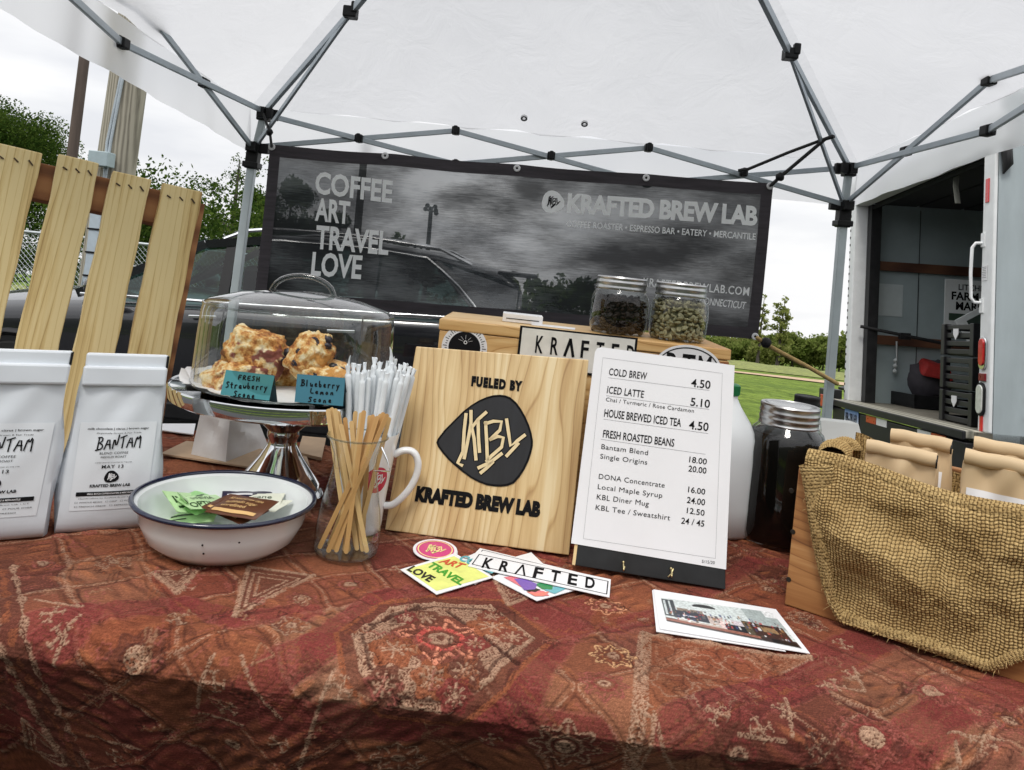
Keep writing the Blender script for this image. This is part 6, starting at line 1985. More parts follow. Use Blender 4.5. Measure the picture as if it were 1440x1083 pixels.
def scone_mat(name, berry):
    m, n, out = newmat(name)
    p = inp(N(n, 'BsdfPrincipled'), Roughness=.75)
    co = coords(n)
    a = inp(N(n, 'TexNoise'), Scale=42, Detail=8, Roughness=.7)
    b = inp(N(n, 'TexNoise'), Scale=26, Detail=3, Roughness=.5)
    v = inp(N(n, 'TexVoronoi'), Scale=120)
    n.links.new(co, a.inputs['Vector']); n.links.new(co, b.inputs['Vector']); n.links.new(co, v.inputs['Vector'])
    base = ramp(n, a.outputs['Fac'], [(.36, lin(120, 66, 30)), (.43, lin(188, 122, 60)), (.49, lin(218, 168, 100)), (.54, lin(234, 206, 154)), (.62, lin(242, 226, 192))])
    mk = ramp(n, b.outputs['Fac'], [(.56, (0, 0, 0)), (.60, (1, 1, 1))])
    mm = N(n, 'MixRGB'); n.links.new(mk, mm.inputs[0]); n.links.new(base, mm.inputs[1]); mm.inputs[2].default_value = (*berry, 1)
    n.links.new(mm.outputs[0], p.inputs['Base Color'])
    ad = N(n, 'Math', operation='ADD'); n.links.new(a.outputs['Fac'], ad.inputs[0]); n.links.new(v.outputs['Distance'], ad.inputs[1])
    bump(n, ad.outputs[0], .6, .004, p)
    n.links.new(p.outputs[0], out.inputs[0])
    return m
SCS = scone_mat('strawberry_scone', lin(126, 66, 54))
SCB = scone_mat('blueberry_scone', lin(198, 140, 70))
BRY = pm('baked_blueberry', lin(34, 24, 38), .4, var=.3, scale=60)
from mathutils import noise as mno
def scone(label, px, py, Y, sz, rot, mat, seed, berries=0):
    p = at(px, py, Y)
    M = Matrix.Translation(p) @ Matrix.Rotation(R(rot[2]), 4, 'Z') @ Matrix.Rotation(R(rot[1]), 4, 'Y') @ Matrix.Rotation(R(rot[0]), 4, 'X')
    t = thing('scone', label, 'scone', M=M, group='scones under the glass dome')
    mb = MB().ico((0, 0, 0), 1.0, 0, (56, 36))
    vs = []
    for v in mb.v:
        q = Vector(v)
        # a rough rounded wedge
        s = Vector((math.copysign(abs(q.x) ** .8, q.x), math.copysign(abs(q.y) ** .8, q.y), math.copysign(abs(q.z) ** .7, q.z)))
        k = 1 + .24 * mno.noise(q * 1.5 + Vector((seed, 0, 0))) + .16 * mno.noise(q * 3.2 + Vector((0, seed, 0))) + .07 * mno.noise(q * 8 + Vector((0, 0, seed))) + .035 * mno.noise(q * 19)
        vs.append((s.x * k * sz[0], s.y * k * sz[1], s.z * k * sz[2]))
    mb.v = vs
    mb.build('crumb', mat, t, smooth=180)
    r = random.Random(seed)
    for k in range(berries):
        i = r.randrange(len(vs))
        for _ in range(400):
            i = r.randrange(len(vs))
            w_ = M.to_3x3() @ Vector(vs[i])
            if w_.y < -.01 and w_.z > -.012: break
        MB().ico(Vector(vs[i]) * .915, r.uniform(.0055, .0085), .18, (10, 8), (1, r.uniform(.6, 1), r.uniform(.6, .9))).build('blueberry', BRY, t, smooth=60)
scone('large strawberry scone propped on top at the left', 360, 497, 1.24, (.052, .036, .036), (10, 22, 8), SCS, 3)
scone('blueberry scone standing on end at the right', 438, 503, 1.24, (.031, .034, .042), (0, 24, -10), SCB, 11, 9)
scone('strawberry scone lying low at the left behind its card', 338, 530, 1.225, (.050, .040, .026), (5, -6, 20), SCS, 23)
scone('blueberry scone lying low at the right behind its card', 463, 532, 1.235, (.048, .036, .024), (4, 4, -12), SCB, 31, 6)
scone('scone at the back between the two upright ones', 402, 528, 1.31, (.042, .036, .030), (0, 8, 30), SCS, 47)
# handwritten cards
TEAL = pm('teal_card', lin(50, 128, 134), .55, var=.05, scale=30)
TEA2 = pm('deep_teal_card', lin(38, 104, 122), .55, var=.05, scale=30)
def card(label, tl, tr_, bl, Y, mat, rows):
    pb = onz(*bl, TZ + ph + .001)
    pb = at(bl[0], bl[1], Y)
    pt = at(tl[0], tl[1], Y + .012)
    px_ = at(tr_[0], tr_[1], Y + .012)
    fr = Frame(pb, px_ - pt, pt - pb)
    w_ = fr.px(*tr_).x; h_ = fr.px(*tl).y
    x0 = fr.px(*tl).x
    t = thing('name_card', label, 'card', M=fr.M, group='teal scone cards')
    poly = [(0, 0), (w_ - x0, 0), (w_, h_), (x0, h_)]
    MB().prism(poly, -.0008, 0).build('front', mat, t)
    MB().add([(x0, h_, -.0004), (w_, h_, -.0004), (w_ + .004, 0, -.035), (.004, 0, -.035)], [(0, 1, 2, 3)]).build('back', pm('dark_card_back', lin(34, 62, 74), .6), t)
    mb = MB()
    for s, bl_, br_, tl_ in rows: hand(mb, s, fr.px(*bl_), fr.px(*br_), fr.px(*tl_), .0017, .0006, .06)
    mb.build('handwriting', MT['ink'], t)
Z = lambda x, y: (280 + x / 6, 430 + y / 6)
card('teal card handwritten strawberry scone', Z(228, 540), Z(636, 590), Z(178, 750), 1.102, TEAL, [('FRESH', Z(330, 622), Z(520, 640), Z(334, 585)), ('Strawberry', Z(225, 690), Z(585, 715), Z(232, 640)), ('Scone', Z(290, 765), Z(480, 785), Z(296, 718))])
card('teal card handwritten blueberry lemon scone', Z(828, 575), Z(1232, 610), Z(805, 812), 1.100, TEA2, [('Blueberry', Z(862, 675), Z(1195, 700), Z(866, 625)), ('Lemon', Z(935, 740), Z(1150, 755), Z(940, 700)), ('Scone', Z(920, 812), Z(1130, 820), Z(925, 770))])
# white paper bag under the stand and loose kraft sheets
def slump_bag():
    p = tab(312, 652)
    fr = upright(p + Vector((-.055, -.03, 0)), R(18), R(6))
    t = thing('paper_bag', 'small white paper bag slumped under the cake stand', 'paper bag', M=fr.M)
    PB = pm('white_kraft_paper', lin(206, 204, 202), .7, var=.06, scale=14, bmp=.35, bdist=.006)
    I = fr.M.inverted()
    b0, b1, b2 = tab(268, 642), tab(317, 653), tab(378, 629)
    b3 = b0 + b2 - b1
    t0, t1, t2 = at(284, 571, b0.y + .02), at(325, 577, b1.y + .025), at(360, 583, b2.y + .01)
    t3 = t0 + t2 - t1 + Vector((0, 0, -.006))
    def face(a, b, c_, d_, mb, k):
        n_ = 10
        pts = []
        nn = (b - a).cross(d_ - a).normalized()
        for i in range(n_):
            for j in range(n_):
                u, v = i / (n_ - 1), j / (n_ - 1)
                p_ = a.lerp(b, u).lerp(d_.lerp(c_, u), v)
                e = math.sin(math.pi * u) * math.sin(math.pi * v)
                p_ = p_ + nn * e * (.006 * math.sin(u * 5 + k) * math.cos(v * 6 + k) + .004 * (1 - 2 * abs(math.sin(u * 4 + v * 5 + k))))
                pts.append(I @ p_)
        mb.grid(pts, n_, n_)
    mb = MB()
    for k, (a, b, c_, d_) in enumerate(((b0, b1, t1, t0), (b1, b2, t2, t1), (b2, b3, t3, t2), (b3, b0, t0, t3), (t0, t1, t2, t3))): face(a, b, c_, d_, mb, k * 1.7)
    mb.build('body', PB, t, smooth=24)
    m1, m2 = t0.lerp(t3, .5), t1.lerp(t2, .5)
    MB().hexa([I @ q for q in (t0, t1, t1 + Vector((0, .012, 0)), t0 + Vector((0, .012, 0)))], [I @ (q + Vector((.006, .02, .012))) for q in (t0, t1, t1 + Vector((0, .004, 0)), t0 + Vector((0, .004, 0)))]).build('folded_top', PB, t)
slump_bag()
def sheet(name, label, cat, corners, z, mat, thick=.0012, grp=None):
    ps = [onz(x, y, TZ + z) for x, y in corners]
    t = thing(name, label, cat, ps[0], grp)
    MB().hexa([p - ps[0] for p in ps][::-1], [p - ps[0] + Vector((0, 0, thick)) for p in ps][::-1]).build('sheet', mat, t)
    return t
KRF = pm('kraft_board', lin(176, 150, 122), .8, var=.12, scale=20)
sheet('cardboard_sheet', 'flat brown cardboard lying under the white paper bag', 'cardboard', [(225, 640), (262, 622), (430, 640), (440, 672)], .001, KRF, .003)
sheet('paper_sheet', 'white paper sheet at the back edge left of the stand', 'paper', [(226, 606), (228, 597), (275, 597), (272, 612)], .001, MT['paper'], .002)
sheet('paper_sheet', 'folded brown paper lying right of the chrome pedestal', 'paper', [(418, 640), (425, 617), (458, 620), (452, 648)], .002, KRF, .006)
# ================================================================ wooden box behind, with stickers
BOXW = ringwood('varnished_pine_box', [lin(140, 100, 56), lin(188, 146, 90), lin(206, 168, 112), lin(216, 184, 132)], freq=60, warp=.20, wscale=5, wst=(.5, 1.4, 1), power=1, axis=1, rough=.5, bmp=.15)
BOXD = ringwood('dark_pine_end', [lin(60, 34, 20), lin(110, 66, 36), lin(140, 88, 50), lin(158, 106, 66)], freq=60, warp=.20, wscale=5, wst=(.5, 1.4, 1), power=1, axis=1, rough=.55)
xl, xr_ = at(620, 448, 1.262), at(1027, 490, 1.25)
bfr = Frame((xl.x, xl.y, TZ), Vector((xr_.x - xl.x, xr_.y - xl.y, 0)), (0, 0, 1))
bw, bh, bd = (Vector((xr_.x, xr_.y)) - Vector((xl.x, xl.y))).length, xl.z - TZ, .20
t = thing('pine_box', 'varnished pine box at the back carrying the jars and stickers', 'box', M=bfr.M)
MB().box((bw / 2, bh - .009, -bd / 2), (bw + .004, .018, bd + .004)).build('lid', BOXW, t, bevel=.002)
MB().box((bw / 2, (bh - .019) / 2, -.008), (bw, bh - .019, .016)).build('front_panel', BOXW, t, bevel=.0015)
MB().box((bw / 2, (bh - .019) / 2, -bd + .008), (bw, bh - .019, .016)).build('back_panel', BOXW, t, bevel=.0015)
for xx in (.008, bw - .008):
    MB().box((xx, (bh - .019) / 2, -bd / 2), (.0158, bh - .0195, bd - .034)).build('side_panel', BOXD, t, bevel=.0015)
# the dark right part of the front
p_ = bfr.px(893, 500).x
MB().box(((p_ + bw) / 2, (bh - .02) / 2, .0008), (bw - p_, bh - .022, .0016)).build('dark_front_board', BOXD, t)
# round dial sticker
def sticker_on_box(nm, lab):
    s_ = thing(nm, lab, 'sticker', M=bfr.M)
    return s_
c0 = bfr.px(653, 489); rr = .0375
s_ = sticker_on_box('dial_sticker', 'round white sticker with a black dial on the pine box')
circ = lambda c, r, n=48, e=1.0: [(c[0] + r * math.cos(a), c[1] + r * e * math.sin(a)) for a in np.linspace(0, 2 * math.pi, n + 1)[:-1]]
MB().prism(circ(c0, rr), .0002, .0008).build('disc', MT['white_print'], s_)
mb = MB().flat(circ(c0, rr * .70), .0013)
for k in range(31):
    a = R(200 - 220 * k / 30)
    r0, r1 = rr * .78, rr * (.94 if k % 3 == 0 else .85)
    mb.ribbon([(c0[0] + r0 * math.cos(a), c0[1] + r0 * math.sin(a)), (c0[0] + r1 * math.cos(a), c0[1] + r1 * math.sin(a))], .0011, .0013)
mb.build('dial_print', MT['ink'], s_)
mb = MB(); n_ = 24
for k in range(n_):
    a, b = 2 * math.pi * k / n_, 2 * math.pi * (k + 1) / n_
    q = (c0[0] + .001, c0[1] + .009)
    mb.add([(q[0] + r_ * math.cos(x), q[1] + r_ * math.sin(x), .0018) for r_, x in ((.0018, a), (.003, a), (.003, b), (.0018, b))], [(0, 1, 2, 3)])
for a in (.3, .8, 1.6, 2.3, 2.8):
    mb.ribbon([(q[0] + .005 * math.cos(a), q[1] + .005 * math.sin(a)), (q[0] + .012 * math.cos(a), q[1] + .012 * math.sin(a))], .0004, .0018)
mb.build('dial_detail', MT['white_print'], s_)
# shop name strip
s_ = sticker_on_box('name_sticker', 'long white sticker lettered krafted on the pine box front')
q = [bfr.px(*p) for p in ((735, 459), (893, 479), (890, 536), (732, 520))]
ql = [q[0].x, q[1].x]; y1 = (q[0].y + q[1].y) / 2; y0 = y1 - .062
MB().prism([(ql[0] - .004, y0 - .004), (ql[1] + .004, y0 - .004), (ql[1] + .004, y1 + .003), (ql[0] - .004, y1 + .003)], .0017, .0022).build('border', MT['ink'], s_)
MB().prism([(ql[0], y0), (ql[1], y0), (ql[1], y1), (ql[0], y1)], .0022, .0028).build('face', pm('aged_white_sticker', lin(218, 216, 208), .6, var=.10, scale=40), s_)
def spaced(mb, word, x0, x1, y0_, ch, wdt, z):
    """condensed wide-set capitals; the A has no crossbar"""
    n = len(word)
    for k, chh in enumerate(word):
        xa = x0 + (x1 - x0) * k / (n - 1) if n > 1 else x0
        if chh == 'A':
            for sx in (-1, 1): mb.ribbon([(xa, y0_ + ch), (xa + sx * wdt * .55, y0_)], ch * .17, z)
            continue
        me = letter(chh, (xa - wdt / 2, y0_), (xa + wdt / 2, y0_), (xa - wdt / 2, y0_ + ch), None, None, z, .02, 1, build=False)
        mb.add([v.co.copy() for v in me.vertices], [tuple(p.vertices) for p in me.polygons])
    return mb
a_, b_ = bfr.px(757, 500), bfr.px(884, 516)
spaced(MB(), 'KRAFTED', a_.x, b_.x, y1 - .038, .027, .0125, .0034).build('lettering', MT['ink'], s_)
# oval country style sticker
s_ = sticker_on_box('oval_sticker', 'white oval sticker with black capitals on the box right end')
c0 = bfr.px(967, 518)
MB().prism(circ(c0, .0545, 56, .70), .0017, .0022).build('disc', MT['white_print'], s_)
mb = MB(); pa, pb = circ(c0, .0505, 56, .68), circ(c0, .0485, 56, .67)
mb.add([(x, y, .0026) for x, y in pa + pb], [(i, (i + 1) % 56, 56 + (i + 1) % 56, 56 + i) for i in range(56)])
spaced(mb, 'RTM', c0.x - .026, c0.x + .026, c0.y - .012, .034, .021, .0026)
mb.build('lettering', MT['ink'], s_)
# small white carton on the lid
p = at(735, 446, 1.36); p.z = TZ + bh
t = thing('small_carton', 'small flat white carton lying on the pine box lid', 'carton', p, rz=TH * 0)
MB().box((0, 0, .008), (.070, .045, .015)).build('body', MT['paper'], t, bevel=.001)
MB().box((0, -.0228, .007), (.058, .0012, .0012)).build('print', MT['ink'], t)
t = thing('paper_slip', 'loose white paper slip on the pine box lid', 'paper', (p.x + .035, p.y - .02, TZ + bh + .0003), rz=-.1)
MB().box((0.02, 0, .0006), (.075, .04, .001)).build('sheet', MT['paper'], t)

# ================================================================ mason jars of beans
def jar(lab, px, py, Y, rot):
    p = at(px, py, Y); p.z = TZ + bh + .0005
    t = thing('mason_jar', lab, 'jar', p, 'bean jars on the pine box', rz=rot)
    hj = .088
    prof = []
    # squared shoulders: superellipse section
    prs = [(.0, .002), (.040, .0), (.0465, .004), (.0495, .012), (.0505, .03), (.0500, .055), (.0480, .066), (.0435, .074), (.0405, .078), (.0405, hj)]
    mb = MB(); rings = []
    for r_, z in prs:
        ring = []
        for i in range(64):
            a = 2 * math.pi * i / 64
            k = 1 / (abs(math.cos(a)) ** 3.2 + abs(math.sin(a)) ** 3.2) ** (1 / 3.2)
            f = 1 if z > .07 else (k - 1) * .45 + 1
            ring.append((r_ * f * math.cos(a) * (.94 if z < .07 else 1), r_ * f * math.sin(a) * (.94 if z < .07 else 1), z))
        rings.append(ring + ring[:1])
    mb.grid([q for r_ in rings for q in r_], len(rings), 65)
    mb.build('body', MT['glass'], t, smooth=60)
    mb = MB()
    for z in (hj - .0065,): mb.lathe([(.0425 + .001 * math.cos(a), z + .001 * math.sin(a)) for a in np.linspace(0, 6.283, 6)[:-1]], 48, closed=True)
    MB().lathe([(.0425, hj - .012), (.0436, hj - .011), (.0440, hj - .009), (.0432, hj - .007), (.0430, hj - .003), (.0440, hj - .001), (.0440, hj + .001), (.0430, hj + .003), (.0430, hj + .006), (.0438, hj + .008), (.0425, hj + .0105), (.0375, hj + .0105), (.0365, hj + .0095)], 64).build('band', MT['zinc'], t, smooth=35)
    MB().lathe([(.0372, hj + .0092), (.034, hj + .0102), (.028, hj + .0096), (0, hj + .0096)], 48).build('lid', pm('brushed_lid', (.62, .62, .62), .28, 1.0, var=.1, scale=20), t, smooth=60)
    return t, p
def beans(lab, p, mat, top, seed, rot):
    r = random.Random(seed)
    mb = MB()
    st_ = random.getstate(); random.seed(seed)
    def one(c, s):
        M = Matrix.Rotation(r.uniform(0, 6.28), 4, 'Z') @ Matrix.Rotation(r.uniform(-1.5, 1.5), 4, 'X') @ Matrix.Rotation(r.uniform(0, 6.28), 4, 'Z')
        o = len(mb.v)
        mb.ico((0, 0, 0), s, 0, (10, 7), (1.25, .85, .62))
        q = []
        for v in mb.v[o:]:
            x, y, z = v
            if z > 0: z *= .72
            if z > 0 and abs(y) < s * .28: z -= s * .18
            q.append(tuple(M @ Vector((x, y, z)) + Vector(c)))
        mb.v[o:] = q
    for z in np.arange(.007, top, .0062):
        for i in range(26):
            a = 2 * math.pi * (i + r.random() * .7) / 26
            k = 1 / (abs(math.cos(a)) ** 3.2 + abs(math.sin(a)) ** 3.2) ** (1 / 3.2)
            f = ((k - 1) * .45 + 1) * .94
            rr = (.0425 - r.random() * .006) * f * (1 if z < .058 else 1 - (z - .058) * 9)
            one((rr * math.cos(a), rr * math.sin(a), z + r.uniform(-.002, .002)), .0054)
    for _ in range(130):
        a, q = r.uniform(0, 6.28), r.random() ** .5 * .037
        one((q * math.cos(a), q * math.sin(a), top + r.uniform(-.003, .003)), .0054)
    mb.lathe([(0, .004), (.034, .004), (.034, top - .004), (0, top - .004)], 24)
    random.setstate(st_)
    o = mb.build('coffee_beans', mat, None, smooth=60)
    o.location = p; o.rotation_euler = (0, 0, rot)
    return props(o, lab, 'beans', kind='stuff')
tj, pj = jar('squat mason jar of dark roasted beans on the pine box', 868, 462, 1.335, .5)
beans('dark roasted coffee beans filling the left mason jar', pj, pm('roasted_bean', (.014, .008, .006), .5, var=.5, scale=90, spec=.2), .060, 5, .5)
tj, pj = jar('squat mason jar of green unroasted beans on the pine box', 951, 474, 1.325, .35)
beans('pale green raw coffee beans filling the right mason jar', pj, pm('raw_bean', lin(136, 130, 98), .6, var=.35, scale=120), .066, 9, .35)

# ================================================================ milk jug and big jar of cold brew
p = at(1014, 640, 1.30); p.z = TZ
t = thing('milk_jug', 'white plastic milk jug with a green cap behind the menu', 'jug', p, rz=.3)
rings = []
for z, hw, sq in ((0, .040, .8), (.006, .0465, .8), (.05, .048, .85), (.13, .048, .85), (.165, .046, .7), (.19, .038, .45), (.215, .024, .1), (.228, .0175, 0), (.238, .0175, 0)):
    ring = []
    for i in range(48):
        a = 2 * math.pi * i / 48
        k = 1 / max(abs(math.cos(a)), abs(math.sin(a)))
        f = 1 + (min(k, 1.3) - 1) * sq
        ring.append((hw * f * math.cos(a), hw * f * math.sin(a), z))
    rings.append(ring + ring[:1])
MB().grid([q for r_ in rings for q in r_], len(rings), 49).build('body', pm('milky_plastic', lin(224, 228, 230), .35, var=.03, scale=10), t, smooth=60)
mb = MB().lathe([(.0, .252), (.017, .252), (.0195, .250), (.0195, .234), (.0185, .233)], 40)
for k in range(40):
    a = 2 * math.pi * k / 40
    mb.box((.0195 * math.cos(a), .0195 * math.sin(a), .242), (.0012, .0012, .014))
mb.build('cap', pm('green_cap', lin(20, 108, 62), .4, var=.08), t, smooth=40)
MB().tube([(.04, -.02, .17), (.052, -.026, .165), (.054, -.027, .12), (.046, -.023, .09)], .009, 10).build('handle', pm('milky_plastic_b', lin(224, 228, 230), .35, var=.03), t, smooth=60)

p = at(1098, 700, 1.285); p.z = TZ
t = thing('cold_brew_jar', 'large glass jar full of black cold brew by the burlap crate', 'jar', p)
prof = [(.0, .003), (.052, .0), (.061, .004), (.0645, .016), (.0655, .05), (.0650, .150), (.0625, .172), (.0565, .186), (.0480, .194), (.0462, .198), (.0462, .224)]
MB().lathe(prof, 72).build('body', MT['glass'], t, smooth=60)
MB().lathe([(.0, .006), (.056, .006), (.0620, .02), (.0634, .06), (.0630, .148), (.0604, .170), (.0560, .182), (0, .182)], 64).build('cold_brew', pm('black_coffee', (.003, .0025, .002), .45, var=.2, spec=.1), t, smooth=60)
mb = MB()
prl = [(.0468, .194), (.0480, .195), (.0484, .197), (.0474, .199), (.0472, .203), (.0482, .205), (.0482, .207), (.0472, .209), (.0472, .213), (.0484, .215), (.0484, .217), (.0474, .219), (.0474, .224), (.0480, .227), (.0465, .2295), (.041, .2295), (.040, .228)]
mb.lathe(prl, 72).build('band', MT['zinc'], t, smooth=35)
MB().lathe([(.0405, .2278), (.037, .229), (.030, .2282), (0, .2282)], 56).build('lid', pm('brushed_lid_b', (.5, .5, .5), .25, 1.0, var=.15, scale=20), t, smooth=60)
p2 = at(1127, 640, 1.42); p2.z = TZ
t = thing('cold_brew_bottle', 'slim dark bottle, only its black lid showing behind the big jar', 'bottle', p2)
t.scale = (.48, .48, 1.0)
MB().lathe(prof, 48).build('body', MT['glass'], t, smooth=60)
MB().lathe([(.0, .006), (.056, .006), (.0610, .02), (.0618, .145), (.0598, .163), (0, .163)], 48).build('cold_brew', pm('black_coffee_b', (.003, .0025, .002), .45, spec=.1), t, smooth=60)
MB().lathe(prl, 56).build('band', MT['black_plastic'], t, smooth=35)
MB().lathe([(.0405, .2278), (.037, .229), (0, .2282)], 48).build('lid', MT['black_plastic'], t, smooth=60)
# white carton behind the burlap crate
def carton():
    q0 = at(1180, 650, 1.47); q0.z = TZ
    fr = upright(q0 + Vector((-.115, 0, 0)), R(8), 0)
    t = thing('white_carton', 'white gable carton with small print behind the burlap crate', 'carton', M=fr.M)
    cm = pm('grey_white_carton', lin(200, 202, 198), .6, var=.03, scale=10)
    H = onz(1150, 592, 0) 
    hgt = at(1150, 592, 1.47).z - TZ
    MB().box((.085, hgt * .5 - .02, -.05), (.17, hgt - .04, .10)).build('body', cm, t, bevel=.003)
    MB().hexa([(-.002, hgt - .04, .001), (.172, hgt - .04, .001), (.172, hgt - .04, -.101), (-.002, hgt - .04, -.101)], [(0, hgt + .0, -.02), (.17, hgt - .004, -.02), (.17, hgt - .004, -.05), (0, hgt, -.05)]).build('gable', cm, t, bevel=.002)
    mb = MB()
    for k in range(5):
        mb.flat([(.10, hgt - .062 - k * .006), (.10 + .04 + .008 * (k % 2), hgt - .062 - k * .006), (.10 + .04 + .008 * (k % 2), hgt - .0595 - k * .006), (.10, hgt - .0595 - k * .006)], .0008)
    mb.build('fine_print', pm('grey_ink_b', (.12, .12, .12), .6), t)
    MB().box((.042, hgt * .5, .0006), (.0015, hgt - .05, .001)).build('fold_line', pm('fold_shadow', lin(150, 152, 150), .7), t)
carton()

# ================================================================ ash wood sign
ASH = ringwood('oiled_ash_board', [lin(158, 122, 78), lin(198, 166, 116), lin(216, 190, 142), lin(226, 206, 164)], rough=.42)
sBL, sBR = tab(541, 745), tab(800, 781)
yb = at(585, 487, 1.215)
fr = Frame(sBL, sBR - sBL, yb - sBL)
t = thing('wooden_sign', 'square pale wood sign with a black emblem, fueled by lettering', 'sign', M=fr.M)
cs = [fr.px(*p) for p in ((541, 745), (800, 781), (828, 506), (585, 487))]
MB().prism([(p.x, p.y) for p in cs], -.018, 0).build('board', ASH, t, bevel=.0015)
Z = lambda x, y: (500 + x / 4, 420 + y / 4)
pick = [(455, 810), (462, 790), (500, 740), (560, 680), (605, 635), (650, 600), (695, 572), (740, 553), (775, 544), (812, 541), (845, 545), (872, 556), (905, 585), (932, 622), (956, 665), (976, 710), (990, 755), (998, 800), (997, 830), (990, 862), (974, 912), (950, 962), (922, 1005), (890, 1040), (855, 1053), (820, 1058), (780, 1056), (740, 1050), (695, 1033), (650, 1010), (605, 977), (560, 940), (522, 905), (490, 868), (465, 835)]
pp = [fr.px(*Z(*p)) for p in pick]
MB().prism([(p.x, p.y) for p in pp], .0002, .0009).build('emblem', pm('laser_burnt_black', (.016, .017, .020), .75, var=.35, scale=60, stretch=(1, .1, 1)), t)
mb = MB()
cen = fr.px(*Z(735, 800))
ring = [(cen.x + (p.x - cen.x) * 1.0, cen.y + (p.y - cen.y) * 1.0) for p in pp]
r2 = [(cen.x + (p.x - cen.x) * .955, cen.y + (p.y - cen.y) * .955) for p in pp]
n_ = len(ring)
mb.add([(x, y, .0013) for x, y in ring + r2], [(i, (i + 1) % n_, n_ + (i + 1) % n_, n_ + i) for i in range(n_)])
for st in KBL: mb.ribbon([fr.px(*Z(*p)) for p in st], .0082, .0013)
mb.build('burnt_outline', MT['ink'], t)
mb = MB()
for st in KBL: mb.ribbon([fr.px(*Z(*p)) for p in st], .0050, .0018)
mb.build('brush_letters', pm('bare_ash_letters', lin(224, 204, 160), .6, var=.08, scale=60), t)
letters([('FUELED BY', fr.px(*Z(650, 487)), fr.px(*Z(936, 518)), fr.px(*Z(655, 440)), .08, 1.25), ('KRAFTED BREW LAB', fr.px(583.5, 703), fr.px(759, 726), fr.px(586.5, 685), .075, 1.0)], MT['ink'], t, 'lettering', .001)

# ================================================================ menu card on its black stand
pBL, pBR = at(803, 764, 1.075), at(1021, 801, 1.048)
pTL = at(838, 487, 1.135)
mf = Frame(pBL, pBR - pBL, pTL - pBL)
t = thing('menu_stand', 'white printed menu clipped to a black wooden stand', 'menu stand', M=mf.M)
q = [mf.px(*p) for p in ((803, 764), (1021, 801), (1033, 514), (838, 487))]
# rounded top left corner
tl = q[3]
poly = [(q[0].x, q[0].y), (q[1].x, q[1].y), (q[2].x, q[2].y), (tl.x + .008, tl.y - .0003), (tl.x + .002, tl.y - .003), (tl.x - .0004, tl.y - .009)]
MB().prism(poly, -.0004, .0004).build('menu_sheet', pm('menu_card', (.80, .80, .815), .5, var=.02, scale=12), t)
bb = [mf.px(*p, lift=-.008) for p in ((808, 794), (1019, 828), (1020, 795), (808, 760))]
up_y = q[3].y - .02
MB().prism([(bb[0].x + .001, bb[0].y), (bb[1].x, bb[1].y), (q[2].x - .012, up_y), (q[3].x + .010, up_y)], -.016, -.001).build('backing_board', pm('chalkboard_black', (.010, .011, .012), .55, var=.3, scale=30, bmp=.1), t, bevel=.001)
MB().prism([(bb[0].x - .0035, bb[0].y + .0005), (bb[0].x + .0008, bb[0].y), (q[3].x + .0098, up_y), (q[3].x + .006, up_y)], -.017, -.0016).build('wood_edge', STK[0], t)
for p, k in (((876, 797), 0), ((943, 806), 1)):
    c0 = mf.px(*p)
    mb = MB().tube([(c0.x, c0.y + .006, -.001), (c0.x, c0.y + .004, .006), (c0.x + .001, c0.y - .002, .010), (c0.x + .001, c0.y - .004, .006), (c0.x + .002, c0.y + .001, .004)], .0011, 8)
    if k: mb.tube([(c0.x + .003, c0.y + .006, 0), (c0.x + .001, c0.y, .004), (c0.x - .003, c0.y - .005, .002)], .0011, 8)
    mb.ico((c0.x, c0.y + .006, 0), .002, 0, (8, 6)).build('brass_hook', pm('worn_brass', (.62, .52, .28), .3, 1.0, var=.15), t, smooth=60)
mb = MB().hexa([(bb[0].x + .03, bb[0].y, -.016), (bb[1].x - .03, bb[1].y, -.016), (bb[1].x - .03, bb[1].y + .002, -.022), (bb[0].x + .03, bb[0].y + .002, -.022)], [(bb[0].x + .05, up_y * .8, -.016), (bb[1].x - .05, up_y * .8, -.016), (bb[1].x - .05, up_y * .8, -.022), (bb[0].x + .05, up_y * .8, -.022)])
mb.build('rear_brace', MT['black_plastic'], t)
Z1 = lambda x, y: mf.px(790 + x * .180556, 480 + y * .180556)
Z2 = lambda x, y: mf.px(790 + x * .180556, 640 + y * .180556)
it = []
def row(Zf, s, bl, br, tl, b=0., sp_=1.): it.append((s, Zf(*bl), Zf(*br), Zf(*tl), b, sp_))
row(Z1, 'COLD BREW', (365, 262), (660, 298), (372, 210), .012, 1.05)
row(Z1, '4.50', (1005, 352), (1155, 371), (1011, 292), .012)
row(Z1, 'ICED LATTE', (350, 403), (636, 440), (358, 350), .012, 1.05)
row(Z1, '5.10', (1000, 500), (1151, 519), (1006, 440), .012)
row(Z1, 'Chai / Turmeric / Rose Cardamon', (343, 466), (1028, 557), (346, 437), .0, 1.08)
row(Z1, 'HOUSE BREWED ICED TEA', (328, 586), (927, 665), (335, 528), .014)
row(Z1, '4.50', (988, 681), (1140, 700), (994, 618), .012)
row(Z1, 'FRESH ROASTED BEANS', (318, 747), (873, 821), (325, 690), .014)
row(Z1, 'Bantam Blend', (307, 838), (670, 887), (311, 800), .0, 1.06)
row(Z1, '18.00', (990, 941), (1127, 960), (995, 897), .01)
row(Z1, 'Single Origins', (298, 912), (664, 961), (302, 876), .0, 1.06)
row(Z1, '20.00', (984, 1012), (1124, 1031), (989, 967), .01)
row(Z2, 'DONA Concentrate', (287, 183), (799, 254), (291, 145), .0, 1.06)
row(Z2, '16.00', (982, 288), (1115, 308), (986, 245), .01)
row(Z2, 'Local Maple Syrup', (279, 263), (782, 333), (283, 226), .0, 1.06)
row(Z2, '24.00', (972, 371), (1113, 392), (978, 325), .01)
row(Z2, 'KBL Diner Mug', (271, 343), (676, 399), (276, 304), .0, 1.06)
